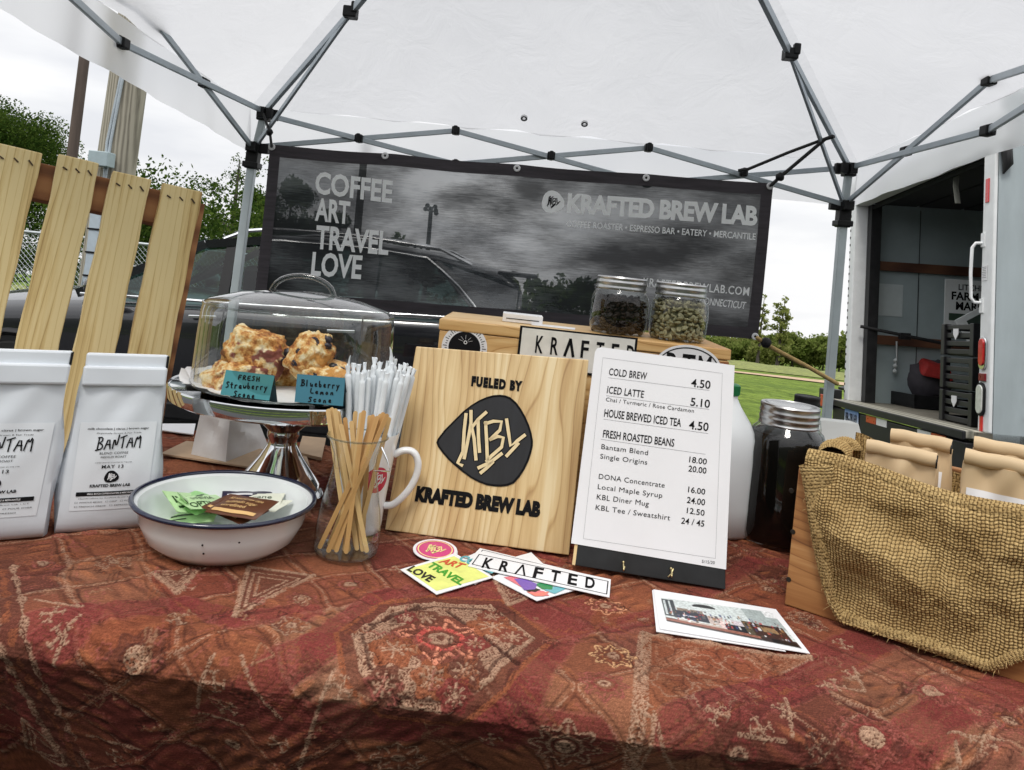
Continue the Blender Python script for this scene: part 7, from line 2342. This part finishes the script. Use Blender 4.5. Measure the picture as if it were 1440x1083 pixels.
row(Z2, '12.50', (972, 451), (1110, 473), (976, 408), .01)
row(Z2, 'KBL Tee / Sweatshirt', (262, 425), (842, 508), (267, 386), .0, 1.06)
row(Z2, '24 / 45', (928, 532), (1107, 558), (934, 486), .01)
row(Z2, '5/15/20', (1090, 838), (1190, 850), (1092, 815), .0)
letters(it, MT['ink'], t, 'menu_lettering', .0009)
mb = MB()
for a, b in (((362, 283), (1150, 383)), ((345, 423), (1148, 531)), ((325, 606), (1138, 718)), ((305, 763), (1118, 880))): mb.ribbon([Z1(*a), Z1(*b)], .00035, .0008)
cr_ = [Z1(320, 128), Z1(1250, 250), Z2(1196, 805), Z2(168, 650)]
for i in range(4): mb.ribbon([cr_[i], cr_[(i + 1) % 4]], .00028, .0008)
mb.build('menu_rules', pm('thin_grey_rule', (.16, .16, .17), .6), t)

# ================================================================ stickers and cards on the cloth
def flatcard(name, lab, cat, corners, z, mat, group=None, kindpoly=None):
    """card lying on the cloth: corners = pixels of TL, TR, BR, BL"""
    ps = [onz(x, y, TZ + z) for x, y in corners]
    f = Frame(ps[3], ps[2] - ps[3], ps[0] - ps[3])
    t = thing(name, lab, cat, M=f.M, group=group)
    p2 = [f.px(*c) for c in corners]
    MB().prism([(p.x, p.y) for p in (p2[3], p2[2], p2[1], p2[0])], -.0006, .0002).build('card', mat, t)
    return t, f
WP = MT['paper']
GS = 'stickers fanned out on the cloth'
# oval pink stickers
def ovalsticker(lab, cx, cy, rx, ry, z, tilt):
    p = onz(cx, cy, TZ + z)
    ex = onz(cx + rx, cy + tilt, TZ + z) - p
    f = Frame(p, ex, onz(cx, cy - ry, TZ + z) - p)
    t = thing('oval_sticker', lab, 'sticker', M=f.M, group=GS)
    a = ex.length; b = (f.px(cx, cy - ry)).y
    e = lambda k, n=44: [(a * k * math.cos(x), b * k * math.sin(x)) for x in np.linspace(0, 6.2832, n + 1)[:-1]]
    MB().prism(e(1), -.0005, .0002).build('card', WP, t)
    MB().flat(e(.86), .0005).build('pink_field', pm('hot_pink_print', lin(206, 56, 128), .35, var=.05), t)
    mb = MB()
    pa, pb = e(.80), e(.74)
    mb.add([(x, y, .0008) for x, y in pa + pb], [(i, (i + 1) % 44, 44 + (i + 1) % 44, 44 + i) for i in range(44)])
    for s_ in KBL: mb.ribbon([((x - 745) / 270 * a * .62, -(y - 805) / 270 * b * .62) for x, y in s_], .0022, .0008)
    mb.build('yellow_strokes', pm('pale_yellow_print', lin(236, 220, 150), .4), t)
ovalsticker('white and teal edged oval sticker mostly under the pink one', 616, 776, 27, 13, .0010, 4)
ovalsticker('pink oval sticker with yellow brush letters near the wood sign', 612, 773, 31, 14.5, .0026, 3)
# square abstract sticker and its neighbours
flatcard('square_sticker', 'white sticker corner with pink print behind the krafted strip', 'sticker', [(700, 790), (747, 777), (766, 795), (716, 811)], .0008, WP, GS)
t, f = flatcard('paper_sticker', 'pastel sticker hidden under the middle of the pile', 'sticker', [(640, 790), (668, 778), (700, 800), (668, 822)], .0010, WP, GS)
MB().flat([f.px(*p) for p in ((646, 792), (666, 784), (690, 800), (668, 813))], .0005).build('teal_print', pm('pale_teal_print', lin(148, 206, 204), .45), t)
t, f = flatcard('square_sticker', 'white square sticker with colourful shapes under the krafted strip', 'sticker', [(690, 812), (752, 790), (812, 829), (755, 845)], .0018, WP, GS)
ZS = lambda x, y: f.px(540 + x / 4, 740 + y / 4)
for nm, pts, col in (('pink_shape', ((672, 290), (760, 285), (840, 395), (930, 395), (900, 370), (780, 350)), lin(224, 120, 130)), ('violet_shape', ((730, 300), (790, 300), (860, 330), (850, 360), (790, 365)), lin(122, 92, 176)), ('green_shape', ((850, 330), (900, 318), (950, 340), (945, 362), (890, 358)), lin(44, 138, 84)), ('teal_shape', ((900, 362), (960, 345), (1030, 352), (960, 385)), lin(110, 180, 190)), ('black_shape', ((800, 368), (850, 352), (882, 362), (850, 376)), lin(24, 24, 26)), ('coral_shape', ((800, 372), (850, 380), (930, 372), (900, 398), (850, 398)), lin(232, 130, 118))):
    MB().flat([ZS(*p) for p in pts], .0004 + .0002 * len(nm) / 3).build(nm, pm(nm, col, .4, var=.06), t)
# love sticker
t, f = flatcard('slogan_sticker', 'square sticker reading art travel love in red, green and black', 'sticker', [(563, 801), (640, 778), (694, 812), (614, 836)], .0030, WP, GS)
ZS = lambda x, y: f.px(540 + x / 4, 740 + y / 4)
MB().flat([ZS(*p) for p in ((122, 246), (395, 170), (590, 285), (296, 366))], .0005).build('lime_field', pm('lime_watercolour', lin(222, 228, 130), .45, var=.14, scale=40), t)
for s, bl, br, tl_, mat_ in (('COFFEE', (430, 185), (610, 275), (475, 170), pm('teal_ink', lin(90, 170, 178), .5)), ('ART', (345, 232), (425, 240), (305, 192), pm('red_ink', lin(206, 84, 50), .5)), ('TRAVEL', (285, 268), (395, 335), (240, 212), pm('green_ink', lin(60, 150, 40), .5)), ('LOVE', (165, 258), (262, 312), (125, 230), MT['ink'])):
    pass
for s, bl, br, tl_, mat_ in (('COFFEE', (440, 205), (620, 262), (405, 180), pm('teal_ink', lin(90, 170, 178), .5)), ('ART', (350, 238), (440, 240), (305, 195), pm('red_ink', lin(206, 84, 50), .5)), ('TRAVEL', (268, 248), (436, 338), (240, 208), pm('green_ink', lin(60, 150, 40), .5)), ('LOVE', (150, 250), (258, 318), (128, 226), MT['ink'])):
    if s == 'COFFEE': continue
    br2 = {'ART': (462, 238), 'TRAVEL': (462, 305), 'LOVE': (320, 292)}[s]
    bl2 = {'ART': (320, 213), 'TRAVEL': (250, 237), 'LOVE': (140, 255)}[s]
    # letters run from upper left to lower right, as the card lies
    pass
rows_ = (('COFFEE', (415, 190), (610, 268), (450, 166), 'teal_print', lin(90, 170, 178)), ('ART', (305, 205), (425, 240), (345, 185), 'red_print', lin(206, 84, 50)), ('TRAVEL', (238, 225), (430, 335), (275, 205), 'green_print', lin(60, 150, 40)), ('LOVE', (128, 248), (255, 318), (165, 226), 'black_print', lin(20, 20, 20)))
for s, bl, br, tl_, nm, col in rows_:
    letters([(s, ZS(*bl), ZS(*br), ZS(*tl_), .04, 1.0)], pm(nm, col, .5), t, nm, .0009)
# krafted strips
t, f = flatcard('strip_sticker', 'white krafted strip sticker underneath, its lower edge hidden', 'sticker', [(675, 771), (858, 816), (855, 834), (660, 786)], .0036, WP, GS)
mb = MB(); k4 = [f.px(*p) for p in ((679, 774), (853, 817), (850, 831), (668, 785))]
for i in range(4): mb.ribbon([k4[i], k4[(i + 1) % 4]], .0011, .0006)
mb.build('border_print', MT['ink'], t)
t, f = flatcard('strip_sticker', 'white strip sticker lettered krafted on top of the pile', 'sticker', [(673, 775), (859, 815), (857, 840), (658, 796)], .0046, WP, GS)
mb = MB(); k4 = [f.px(*p) for p in ((674, 780), (855, 818), (853, 836), (664, 794))]
for i in range(4): mb.ribbon([k4[i], k4[(i + 1) % 4]], .0014, .0006)
ZS = lambda x, y: f.px(540 + x / 4, 740 + y / 4)
a_, b_, c_ = ZS(548, 232), ZS(1152, 348), ZS(572, 180)
wl = list('KRAFTED'); base = b_ - a_; hv = c_ - a_
for k, chh in enumerate(wl):
    o_ = a_ + base * (k / 6 * .965)
    wv = base.normalized() * .0125
    if chh == 'A':
        mb.ribbon([o_, o_ + wv * .5 + hv], .0026, .0006); mb.ribbon([o_ + wv * .5 + hv, o_ + wv], .0026, .0006); continue
    me = letter(chh, o_, o_ + wv, o_ + hv, None, None, .0006, .03, 1, build=False)
    mb.add([v.co.copy() for v in me.vertices], [tuple(p.vertices) for p in me.polygons])
mb.build('lettering', MT['ink'], t)
# postcards with a photograph of a bench
def postcard(lab, corners, z, pic):
    t, f = flatcard('postcard', lab, 'postcard', corners, z, WP, 'photo postcards on the cloth')
    if not pic: return
    q = [f.px(*p) for p in ((929, 841), (1085, 862), (1128, 913), (937, 874))]
    nu, nv = 200, 90
    U, Vv = np.meshgrid(np.linspace(0, 1, nu), np.linspace(0, 1, nv), indexing='ij')
    c = np.zeros((nu, nv, 3))
    c[:] = lin(206, 214, 212)
    c[(U > .72) & (Vv > .45)] = lin(168, 178, 176)
    c[(Vv > .80) & (U > .9)] = lin(230, 232, 232)
    def rect(u0, u1, v0, v1, col, k=1.0):
        m_ = (U > u0) & (U < u1) & (Vv > v0) & (Vv < v1)
        c[m_] = c[m_] * (1 - k) + np.array(lin(*col)) * k
    rect(0, 1, 0, .16, (58, 44, 42)); rect(0, .72, .05, .14, (150, 96, 80)); rect(.1, .6, .14, .2, (196, 180, 168))
    rect(0, .11, .24, .95, (52, 58, 62)); rect(.015, .035, .3, .9, (196, 204, 204)); rect(.06, .075, .3, .9, (190, 198, 198))
    rect(.10, .36, .24, .55, (22, 30, 48)); rect(.16, .26, .36, .40, (226, 230, 234)); rect(.12, .34, .55, .66, (134, 118, 104)); rect(.36, .48, .22, .52, (196, 180, 172)); rect(.44, .53, .16, .4, (222, 196, 190))
    rect(.48, .64, .14, .34, (28, 28, 34)); rect(.55, .66, .34, .5, (206, 196, 200)); rect(.64, .76, .12, .56, (88, 78, 60)); rect(.70, .97, .14, .52, (66, 40, 32)); rect(.78, .9, .3, .46, (150, 120, 84)); rect(.80, .98, .0, .12, (18, 18, 20))
    r_ = np.random.default_rng(3)
    for _ in range(150):
        u0, v0 = r_.uniform(.04, .97), r_.uniform(.12, .62)
        rect(u0, u0 + r_.uniform(.004, .025), v0, v0 + r_.uniform(.02, .10), [(30, 30, 36), (226, 226, 224), (176, 60, 60), (60, 70, 120), (150, 110, 70), (90, 90, 92)][r_.integers(6)], .85)
    m_ = (((U - .37) / .10) ** 2 + ((Vv - .84) / .09) ** 2 < 1) & (Vv > .80); c[m_] = lin(34, 36, 38)
    m_ = np.zeros_like(U, bool)
    P = []
    for i in range(nu):
        for j in range(nv):
            u, v = i / (nu - 1), j / (nv - 1)
            a = q[3].lerp(q[2], u).lerp(q[0].lerp(q[1], u), v)
            P.append((a.x, a.y, .0007))
    npmesh('photo', np.array(P), gridfaces(nu, nv), painted('glossy_photo', .3, 0, 300, spec=.5), t, np.clip(c, .004, .9).reshape(-1, 3), smooth=False)
postcard('lower photo postcard peeking out at the left edge', [(917, 830), (1060, 852), (1105, 916), (923, 888)], .0008, False)
postcard('white bordered photo postcard of a workbench, on top', [(919, 829), (1091, 857), (1139, 919), (928, 884)], .0024, True)
# ================================================================ burlap lined crate of kraft bags
c0 = tab(1103, 850)
far = tab(1440, 962)
fx = (far - c0); fx.z = 0; fx.normalize()
cf = Frame(c0, fx, (0, 0, 1))
CW, CH, CD = .40, at(1117, 657, c0.y).z - TZ, .255
t = thing('wooden_crate', 'reddish wooden crate at the right holding kraft coffee bags', 'crate', M=cf.M)
CRW = ringwood('red_pine_crate', [lin(92, 56, 28), lin(148, 98, 54), lin(170, 120, 70), lin(184, 138, 88)], freq=50, warp=.26, wscale=4, wst=(.45, 1.4, 1), power=1, axis=1, rough=.65, bmp=.07)
CRE = wood('crate_end_grain', lin(120, 84, 52), lin(170, 126, 84), lin(196, 156, 112), scale=20, stretch=(1, 1, .1), rough=.7)
MB().box((CW / 2, CH / 2, -.008), (CW, CH, .016)).build('front_board', CRW, t, bevel=.0015)
MB().box((CW / 2, CH / 2, -CD + .008), (CW, CH, .016)).build('back_board', CRW, t, bevel=.0015)
for xx in (.0085, CW - .0085): MB().box((xx, CH / 2 + .001, -CD / 2), (.017, CH + .002, CD - .033)).build('end_board', CRE, t, bevel=.0015)
MB().box((CW / 2, .006, -CD / 2), (CW - .036, .01, CD - .036)).build('floor_board', CRW, t)
NAIL = pm('dark_nail', (.03, .025, .02), .5, .6)
for px, py in ((1115, 748), (1109, 815), (1113, 690)):
    p = cf.px(px, py)
    MB().lathe([(0.0034, 0), (.0030, .0012), (0, .0014)], 10, c=(p.x, p.y, .0)).build('nail_head', NAIL, t, smooth=50)
# burlap: every thread is real relief
def burlap_mat():
    m = painted('jute_burlap', .95, .25, 1500, spec=.1, bdist=.001)
    return m
BUR = burlap_mat()
PX_, PY_ = .0042, .0035
def weave(x, y, seed=0):
    """relief (0..1) and tone of a plain weave at cloth coordinates x, y"""
    y = y + .0020 * np.sin(x * 40 + 1 + y * 20) + .0042 * np.sin(x * 13 + seed + y * 9) + .0007 * np.sin(x * 210) + .0005 * np.sin(x * 470 + y * 90)
    x = x + .0010 * np.sin(y * 55 + seed) + .0005 * np.sin(y * 260)
    u, v = x / PX_, y / PY_
    iu, iv = np.floor(u), np.floor(v)
    fu, fv = u - iu, v - iv
    par = (iu + iv) % 2
    wf = np.sqrt(np.clip(1 - ((fv - .5) / .47) ** 2, 0, 1)) * (np.where(par == 0, 1, .30) * np.sin(np.pi * np.clip(fu, 0, 1)) ** .5 + .0)
    wp = np.sqrt(np.clip(1 - ((fu - .5) / .40) ** 2, 0, 1)) * (np.where(par == 1, 1, .30) * np.sin(np.pi * np.clip(fv, 0, 1)) ** .5)
    h = np.maximum(wf, wp * .72)
    hs = np.sin(iv * 12.9898 + 4.1) * 43758.5453; hs = hs - np.floor(hs)
    hw = np.sin(iu * 78.233 + 1.7) * 24634.6345; hw = hw - np.floor(hw)
    tone = np.where(wf > wp * .72, hs, hw) * .6 + .4 * (.5 + .5 * np.sin(x * 60 + np.sin(y * 50) * 2) * np.sin(y * 70 + x * 20))
    return h, tone
def burlap_color(h, tone):
    a, b = np.array(lin(144, 114, 70)), np.array(lin(202, 174, 122))
    c = a + (b - a) * (tone[..., None] * .75 + .25)
    gap = np.clip((h - .10) / .35, 0, 1)[..., None]
    return np.array(lin(66, 46, 22)) * (1 - gap) + c * gap
def front_cloth():
    # left outline of the cloth (pixels, top to bottom), then its lower edge
    left = [(1131, 652), (1136, 690), (1140, 730), (1150, 775), (1158, 812), (1170, 850), (1190, 880), (1222, 902), (1262, 920), (1305, 935), (1350, 941), (1385, 940)]
    L2 = [cf.px(*p) for p in left]
    nu, nv = 660, 380
    out_px = left + [(1412, 932), (1440, 922), (1480, 914), (1520, 908)]
    O2 = chaikin([cf.px(*p).to_3d() for p in out_px], 2)
    O2[-1].x = CW + .02
    ox = np.array([p.x for p in O2]); oy = np.array([max(p.y, .0035) for p in O2])
    seg = np.concatenate([[0], np.cumsum(np.hypot(np.diff(ox), np.diff(oy)))])
    ytop = CH + .012
    U = np.linspace(0, 1, nu)[:, None]; Vv = np.linspace(0, 1, nv)[None, :]
    # every column runs from the board's top edge to the cloth's curved outline
    sU = (.012 + .988 * U[:, 0] ** .85) * seg[-1]
    bx_, by_ = np.interp(sU, seg, ox), np.interp(sU, seg, oy)
    tx_ = O2[0].x + .002 + (CW + .018 - O2[0].x) * U[:, 0]
    vt = .09
    k = np.clip((Vv - vt) / (1 - vt), 0, 1)
    X = tx_[:, None] + (bx_ - tx_)[:, None] * k
    Y = ytop + (by_[:, None] - ytop) * k
    e = np.clip(U / .10, 0, 1) ** .7
    belly = np.sin(np.pi * k ** .85) ** .75
    Zz = .006 + .030 * belly * e * (.66 + .34 * np.sin(X * 13 + 1.0 - Y * 5)) + (.010 * np.sin(X * 34 + Y * 30 + 1.2) + .0045 * np.sin(X * 82 - Y * 44)) * (.25 + .75 * k) * belly * e + .006 * np.sin(Y * 62 + X * 16) * belly * np.exp(-((X - .12) / .10) ** 2)
    Zz = Zz + .010 * np.exp(-((1 - k) / .05) ** 2) * np.clip((1 - k) / .02, 0, 1) - .010 * np.exp(-((X - .155 - .03 * k) / .010) ** 2) * belly
    rw = np.random.default_rng(8)
    for fq_, am_, n_ in ((20, .0052, 5), (44, .0020, 8), (95, .0008, 8)):
        for _ in range(n_):
            an = rw.uniform(0, 3.14); f_ = fq_ * rw.uniform(.7, 1.4)
            ph_ = (X * math.cos(an) + Y * math.sin(an)) * f_ + rw.uniform(0, 6.28)
            Zz = Zz + am_ / math.sqrt(n_) * 1.6 * (1 - 2 * np.abs(np.sin(ph_)) ** .8) * belly * e
    ro = np.clip((vt - Vv) / vt, 0, 1)
    th = ro * math.pi * .95
    Zz = np.where(ro > 0, .006 - .016 + .016 * np.cos(th) + 0 * U - np.clip(ro - .6, 0, 1) * .02, Zz)
    Y = np.where(ro > 0, ytop + .014 * np.sin(th) - np.clip(ro - .5, 0, 1) * .05 + 0 * U, Y)
    Y = Y + (.006 * np.sin(X * 16 + .4) - .012 * np.exp(-((X - .16) / .08) ** 2) - .002) * np.clip(1 - k * 2.2, 0, 1)
    s_arc = np.where(ro > 0, ro * .05, 0) - (ytop - Y) * (ro <= 0)
    h, tone = weave(X, s_arc, .6)
    Zd = np.where(ro > 0, Zz, np.maximum(Zz, .0055 + .001 * np.sin(X * 50))) + (h - .4) * .0026
    V = np.stack([X, Y, Zd], -1).reshape(-1, 3)
    o = npmesh('burlap_sack', V, gridfaces(nu, nv), BUR, None, burlap_color(h, tone).reshape(-1, 3))
    o.matrix_world = cf.M
    props(o, 'coarse tan burlap cloth draped over the front of the crate', 'burlap')
    # gathered hem rolled down the left side
    nu2, nv2 = 420, 72
    pts = [Vector((max(p.x, 0), max(p.y, .006))) for p in O2[:-1]]
    ts = np.linspace(0, len(pts) - 1, nu2)
    cx = np.interp(ts, np.arange(len(pts)), [p.x for p in pts]); cy = np.interp(ts, np.arange(len(pts)), [p.y for p in pts])
    tx, ty = np.gradient(cx), np.gradient(cy); ln = np.hypot(tx, ty); tx, ty = tx / ln, ty / ln
    arc = np.cumsum(ln)
    f = ts / ts[-1]
    rad = (.0055 + .0085 * np.clip(1 - f / .45, 0, 1) ** .8) * (1 + .18 * np.sin(f * 14) + .12 * np.sin(f * 31 + 1)) + .004 * np.exp(-(f / .12) ** 2)
    A = np.linspace(0, 2 * math.pi, nv2)
    nx, ny = -ty, tx
    sgn = 1 if nx[0] > 0 else -1
    nx, ny = nx * sgn, ny * sgn
    h, tone = weave(arc[:, None] + 0 * A[None, :], A[None, :] * .012 + arc[:, None] * .55, .2)
    rr_ = rad[:, None] * (1 + .10 * np.sin(A[None, :] * 3 + f[:, None] * 16)) + (h - .4) * .0022
    off = rad * .9
    V = np.stack([cx[:, None] + nx[:, None] * (off[:, None] + rr_ * np.cos(A[None, :])), cy[:, None] + ny[:, None] * (off[:, None] + rr_ * np.cos(A[None, :])), .008 + .004 * f[:, None] + rr_ * np.sin(A[None, :]) * .9], -1).reshape(-1, 3)
    r_ = npmesh('rolled_edge', V, gridfaces(nu2, nv2), BUR, o, burlap_color(h, tone).reshape(-1, 3))
    # loose fibres along the raw edge
    fm = MB(); rf = random.Random(4)
    for _ in range(150):
        q = rf.randrange(nu2 // 12, nu2); p0 = V.reshape(nu2, nv2, 3)[q, rf.randrange(nv2)]
        d_ = Vector((rf.uniform(-1, .4), rf.uniform(-1, .6), rf.uniform(.0, 1))).normalized()
        l_ = rf.uniform(.002, .009)
        fm.tube([Vector(p0), Vector(p0) + d_ * l_ * .6, Vector(p0) + d_ * l_ + Vector((rf.uniform(-.003, .003), -.002, 0))], [.00035, .0003, .0001], 4, cap=False)
    fm.build('loose_fibres', pm('jute_fibre', lin(190, 160, 108), .9), o)
    # lining up the inside of the left end and the back
    def lining(pa, pb, top_fn, nu3=200, nv3=110, nm='lining'):
        U = np.linspace(0, 1, nu3)[:, None]; Vv = np.linspace(0, 1, nv3)[None, :]
        ax = np.array(pa)[None, None, :] * (1 - U[..., None]) + np.array(pb)[None, None, :] * U[..., None]
        L = math.dist(pa, pb)
        hh = top_fn(U)
        Yv = .02 + (hh - .02) * Vv
        h, tone = weave(U * L + 0 * Vv, Yv, 1.3)
        d = np.array(pb) - np.array(pa); nrm = np.array([-d[2], 0, d[0]]); nrm = nrm / np.linalg.norm(nrm)
        off = (.006 * np.sin(U * 11) + .008 * Vv ** 3 * np.sin(U * 5) + (h - .4) * .0022)
        V = np.stack([ax[..., 0] + nrm[0] * off, Yv + 0 * U, ax[..., 2] + nrm[2] * off], -1).reshape(-1, 3)
        npmesh(nm, V, gridfaces(nu3, nv3), BUR, o, burlap_color(h, tone).reshape(-1, 3))
    lining((.025, 0, -.12), (.025, 0, -CD + .028), lambda U: CH + .010 * np.sin(U * 3) + .006)
    lining((.025, 0, -CD + .028), (CW - .03, 0, -CD + .028), lambda U: CH + .006 + .010 * np.sin(U * 8 + 1) + .012 * np.exp(-(U / .1) ** 2), 300)
    # cloth folded over the top of the left end
    nu4, nv4 = 140, 110
    U = np.linspace(0, 1, nu4)[:, None]; Vv = np.linspace(0, 1, nv4)[None, :]
    zz = -.125 - (CD - .155) * U
    th = -math.pi * .2 + Vv * math.pi * 1.1
    h, tone = weave(U * .13, Vv * .07, .9)
    rr_ = .016 + .004 * np.sin(U * 9) + (h - .4) * .0022
    V = np.stack([.016 - rr_ * np.cos(th) * 1.15 + 0 * U, CH + .000 + rr_ * np.sin(th) * (.9 + .2 * U) + .004 * np.sin(U * 5), zz + 0 * Vv], -1).reshape(-1, 3)
    npmesh('folded_corner', V, gridfaces(nu4, nv4), BUR, o, burlap_color(h, tone).reshape(-1, 3))
front_cloth()
# kraft bags standing in the crate
KP = pm('kraft_bag_paper', lin(206, 180, 142), .62, var=.06, scale=11, bmp=.7, bdist=.008, detail=1.2)
KG = 'kraft coffee bags in the crate'
def kraft(lab, tl, tr_, zback, lean, seed, labx=None, txt=False):
    """tl, tr_: pixels of the rolled top's ends; zback: how far behind the crate front"""
    o_ = Frame(cf.o - cf.n * zback, fx, (0, 0, 1))
    a, b = o_.px(*tl), o_.px(*tr_)
    wd = abs(b.x - a.x) * 1.06
    x0 = min(a.x, b.x) - wd * .03
    hgt = (a.y + b.y) / 2 - .012
    p = o_.M @ Vector((x0, .0125, 0))
    f = Frame(p, fx, Vector((0, 0, 1)))
    t = thing('kraft_coffee_bag', lab, 'coffee bag', M=f.M, group=KG)
    h_ = hgt - .012
    fz = bag_mesh(wd, h_, .055, .006, .008, KP, t, seed=seed, taper=.04, depth_top=.014, crk=1.7)
    # rolled top
    mb = MB(); n = 14
    pts = [(wd * (.02 + .96 * i / n), h_ + .006 + .0006 * math.sin(i * .9 + seed), .001) for i in range(n + 1)]
    mb.tube(pts, [.0095 + .0002 * math.sin(i * 1.3 + seed) for i in range(n + 1)], 14, flat=.8, up=(0, 1, 0))
    mb.build('rolled_top', KP, t, smooth=50)
    MB().tube([(wd * .982, h_ + .012, .004), (wd * .986, h_ + .004, .010), (wd * .984, h_ - .004, .008)], .0011, 6).build('tin_tie', MT['black_plastic'], t)
    lw, lh = wd * .80, h_ * .62
    lx, ly = wd * .08, h_ - .032 - h_ * .62
    P = [(lx + lw * i / 12, ly + lh * j / 12 - .004 * math.sin(math.pi * i / 12) * 0) for i in range(13) for j in range(13)]
    MB().grid([(x, y, fz(x, y) + .0008) for x, y in P], 13, 13).build('label', MT['paper'], t, smooth=180)
    letters([('cocoa | stone fruit | molasses' if txt else 'citrus | honey', (lx + lw * .22, ly + lh * .88), (lx + lw * .92, ly + lh * .88), (lx + lw * .22, ly + lh * .91), .0)], MT['ink'], t, 'label_print', .0016, fz)
kraft('kraft bag at the back left of the crate, its roll higher', (1255, 602), (1338, 625), .150, 0, 11)
kraft('kraft bag at the front left of the crate', (1221, 622), (1318, 640), .085, 0, 12)
kraft('kraft bag at the back right of the crate', (1372, 614), (1470, 640), .135, 0, 13)
kraft('kraft bag at the front right of the crate, label showing', (1359, 632), (1470, 660), .062, 0, 14, txt=True)
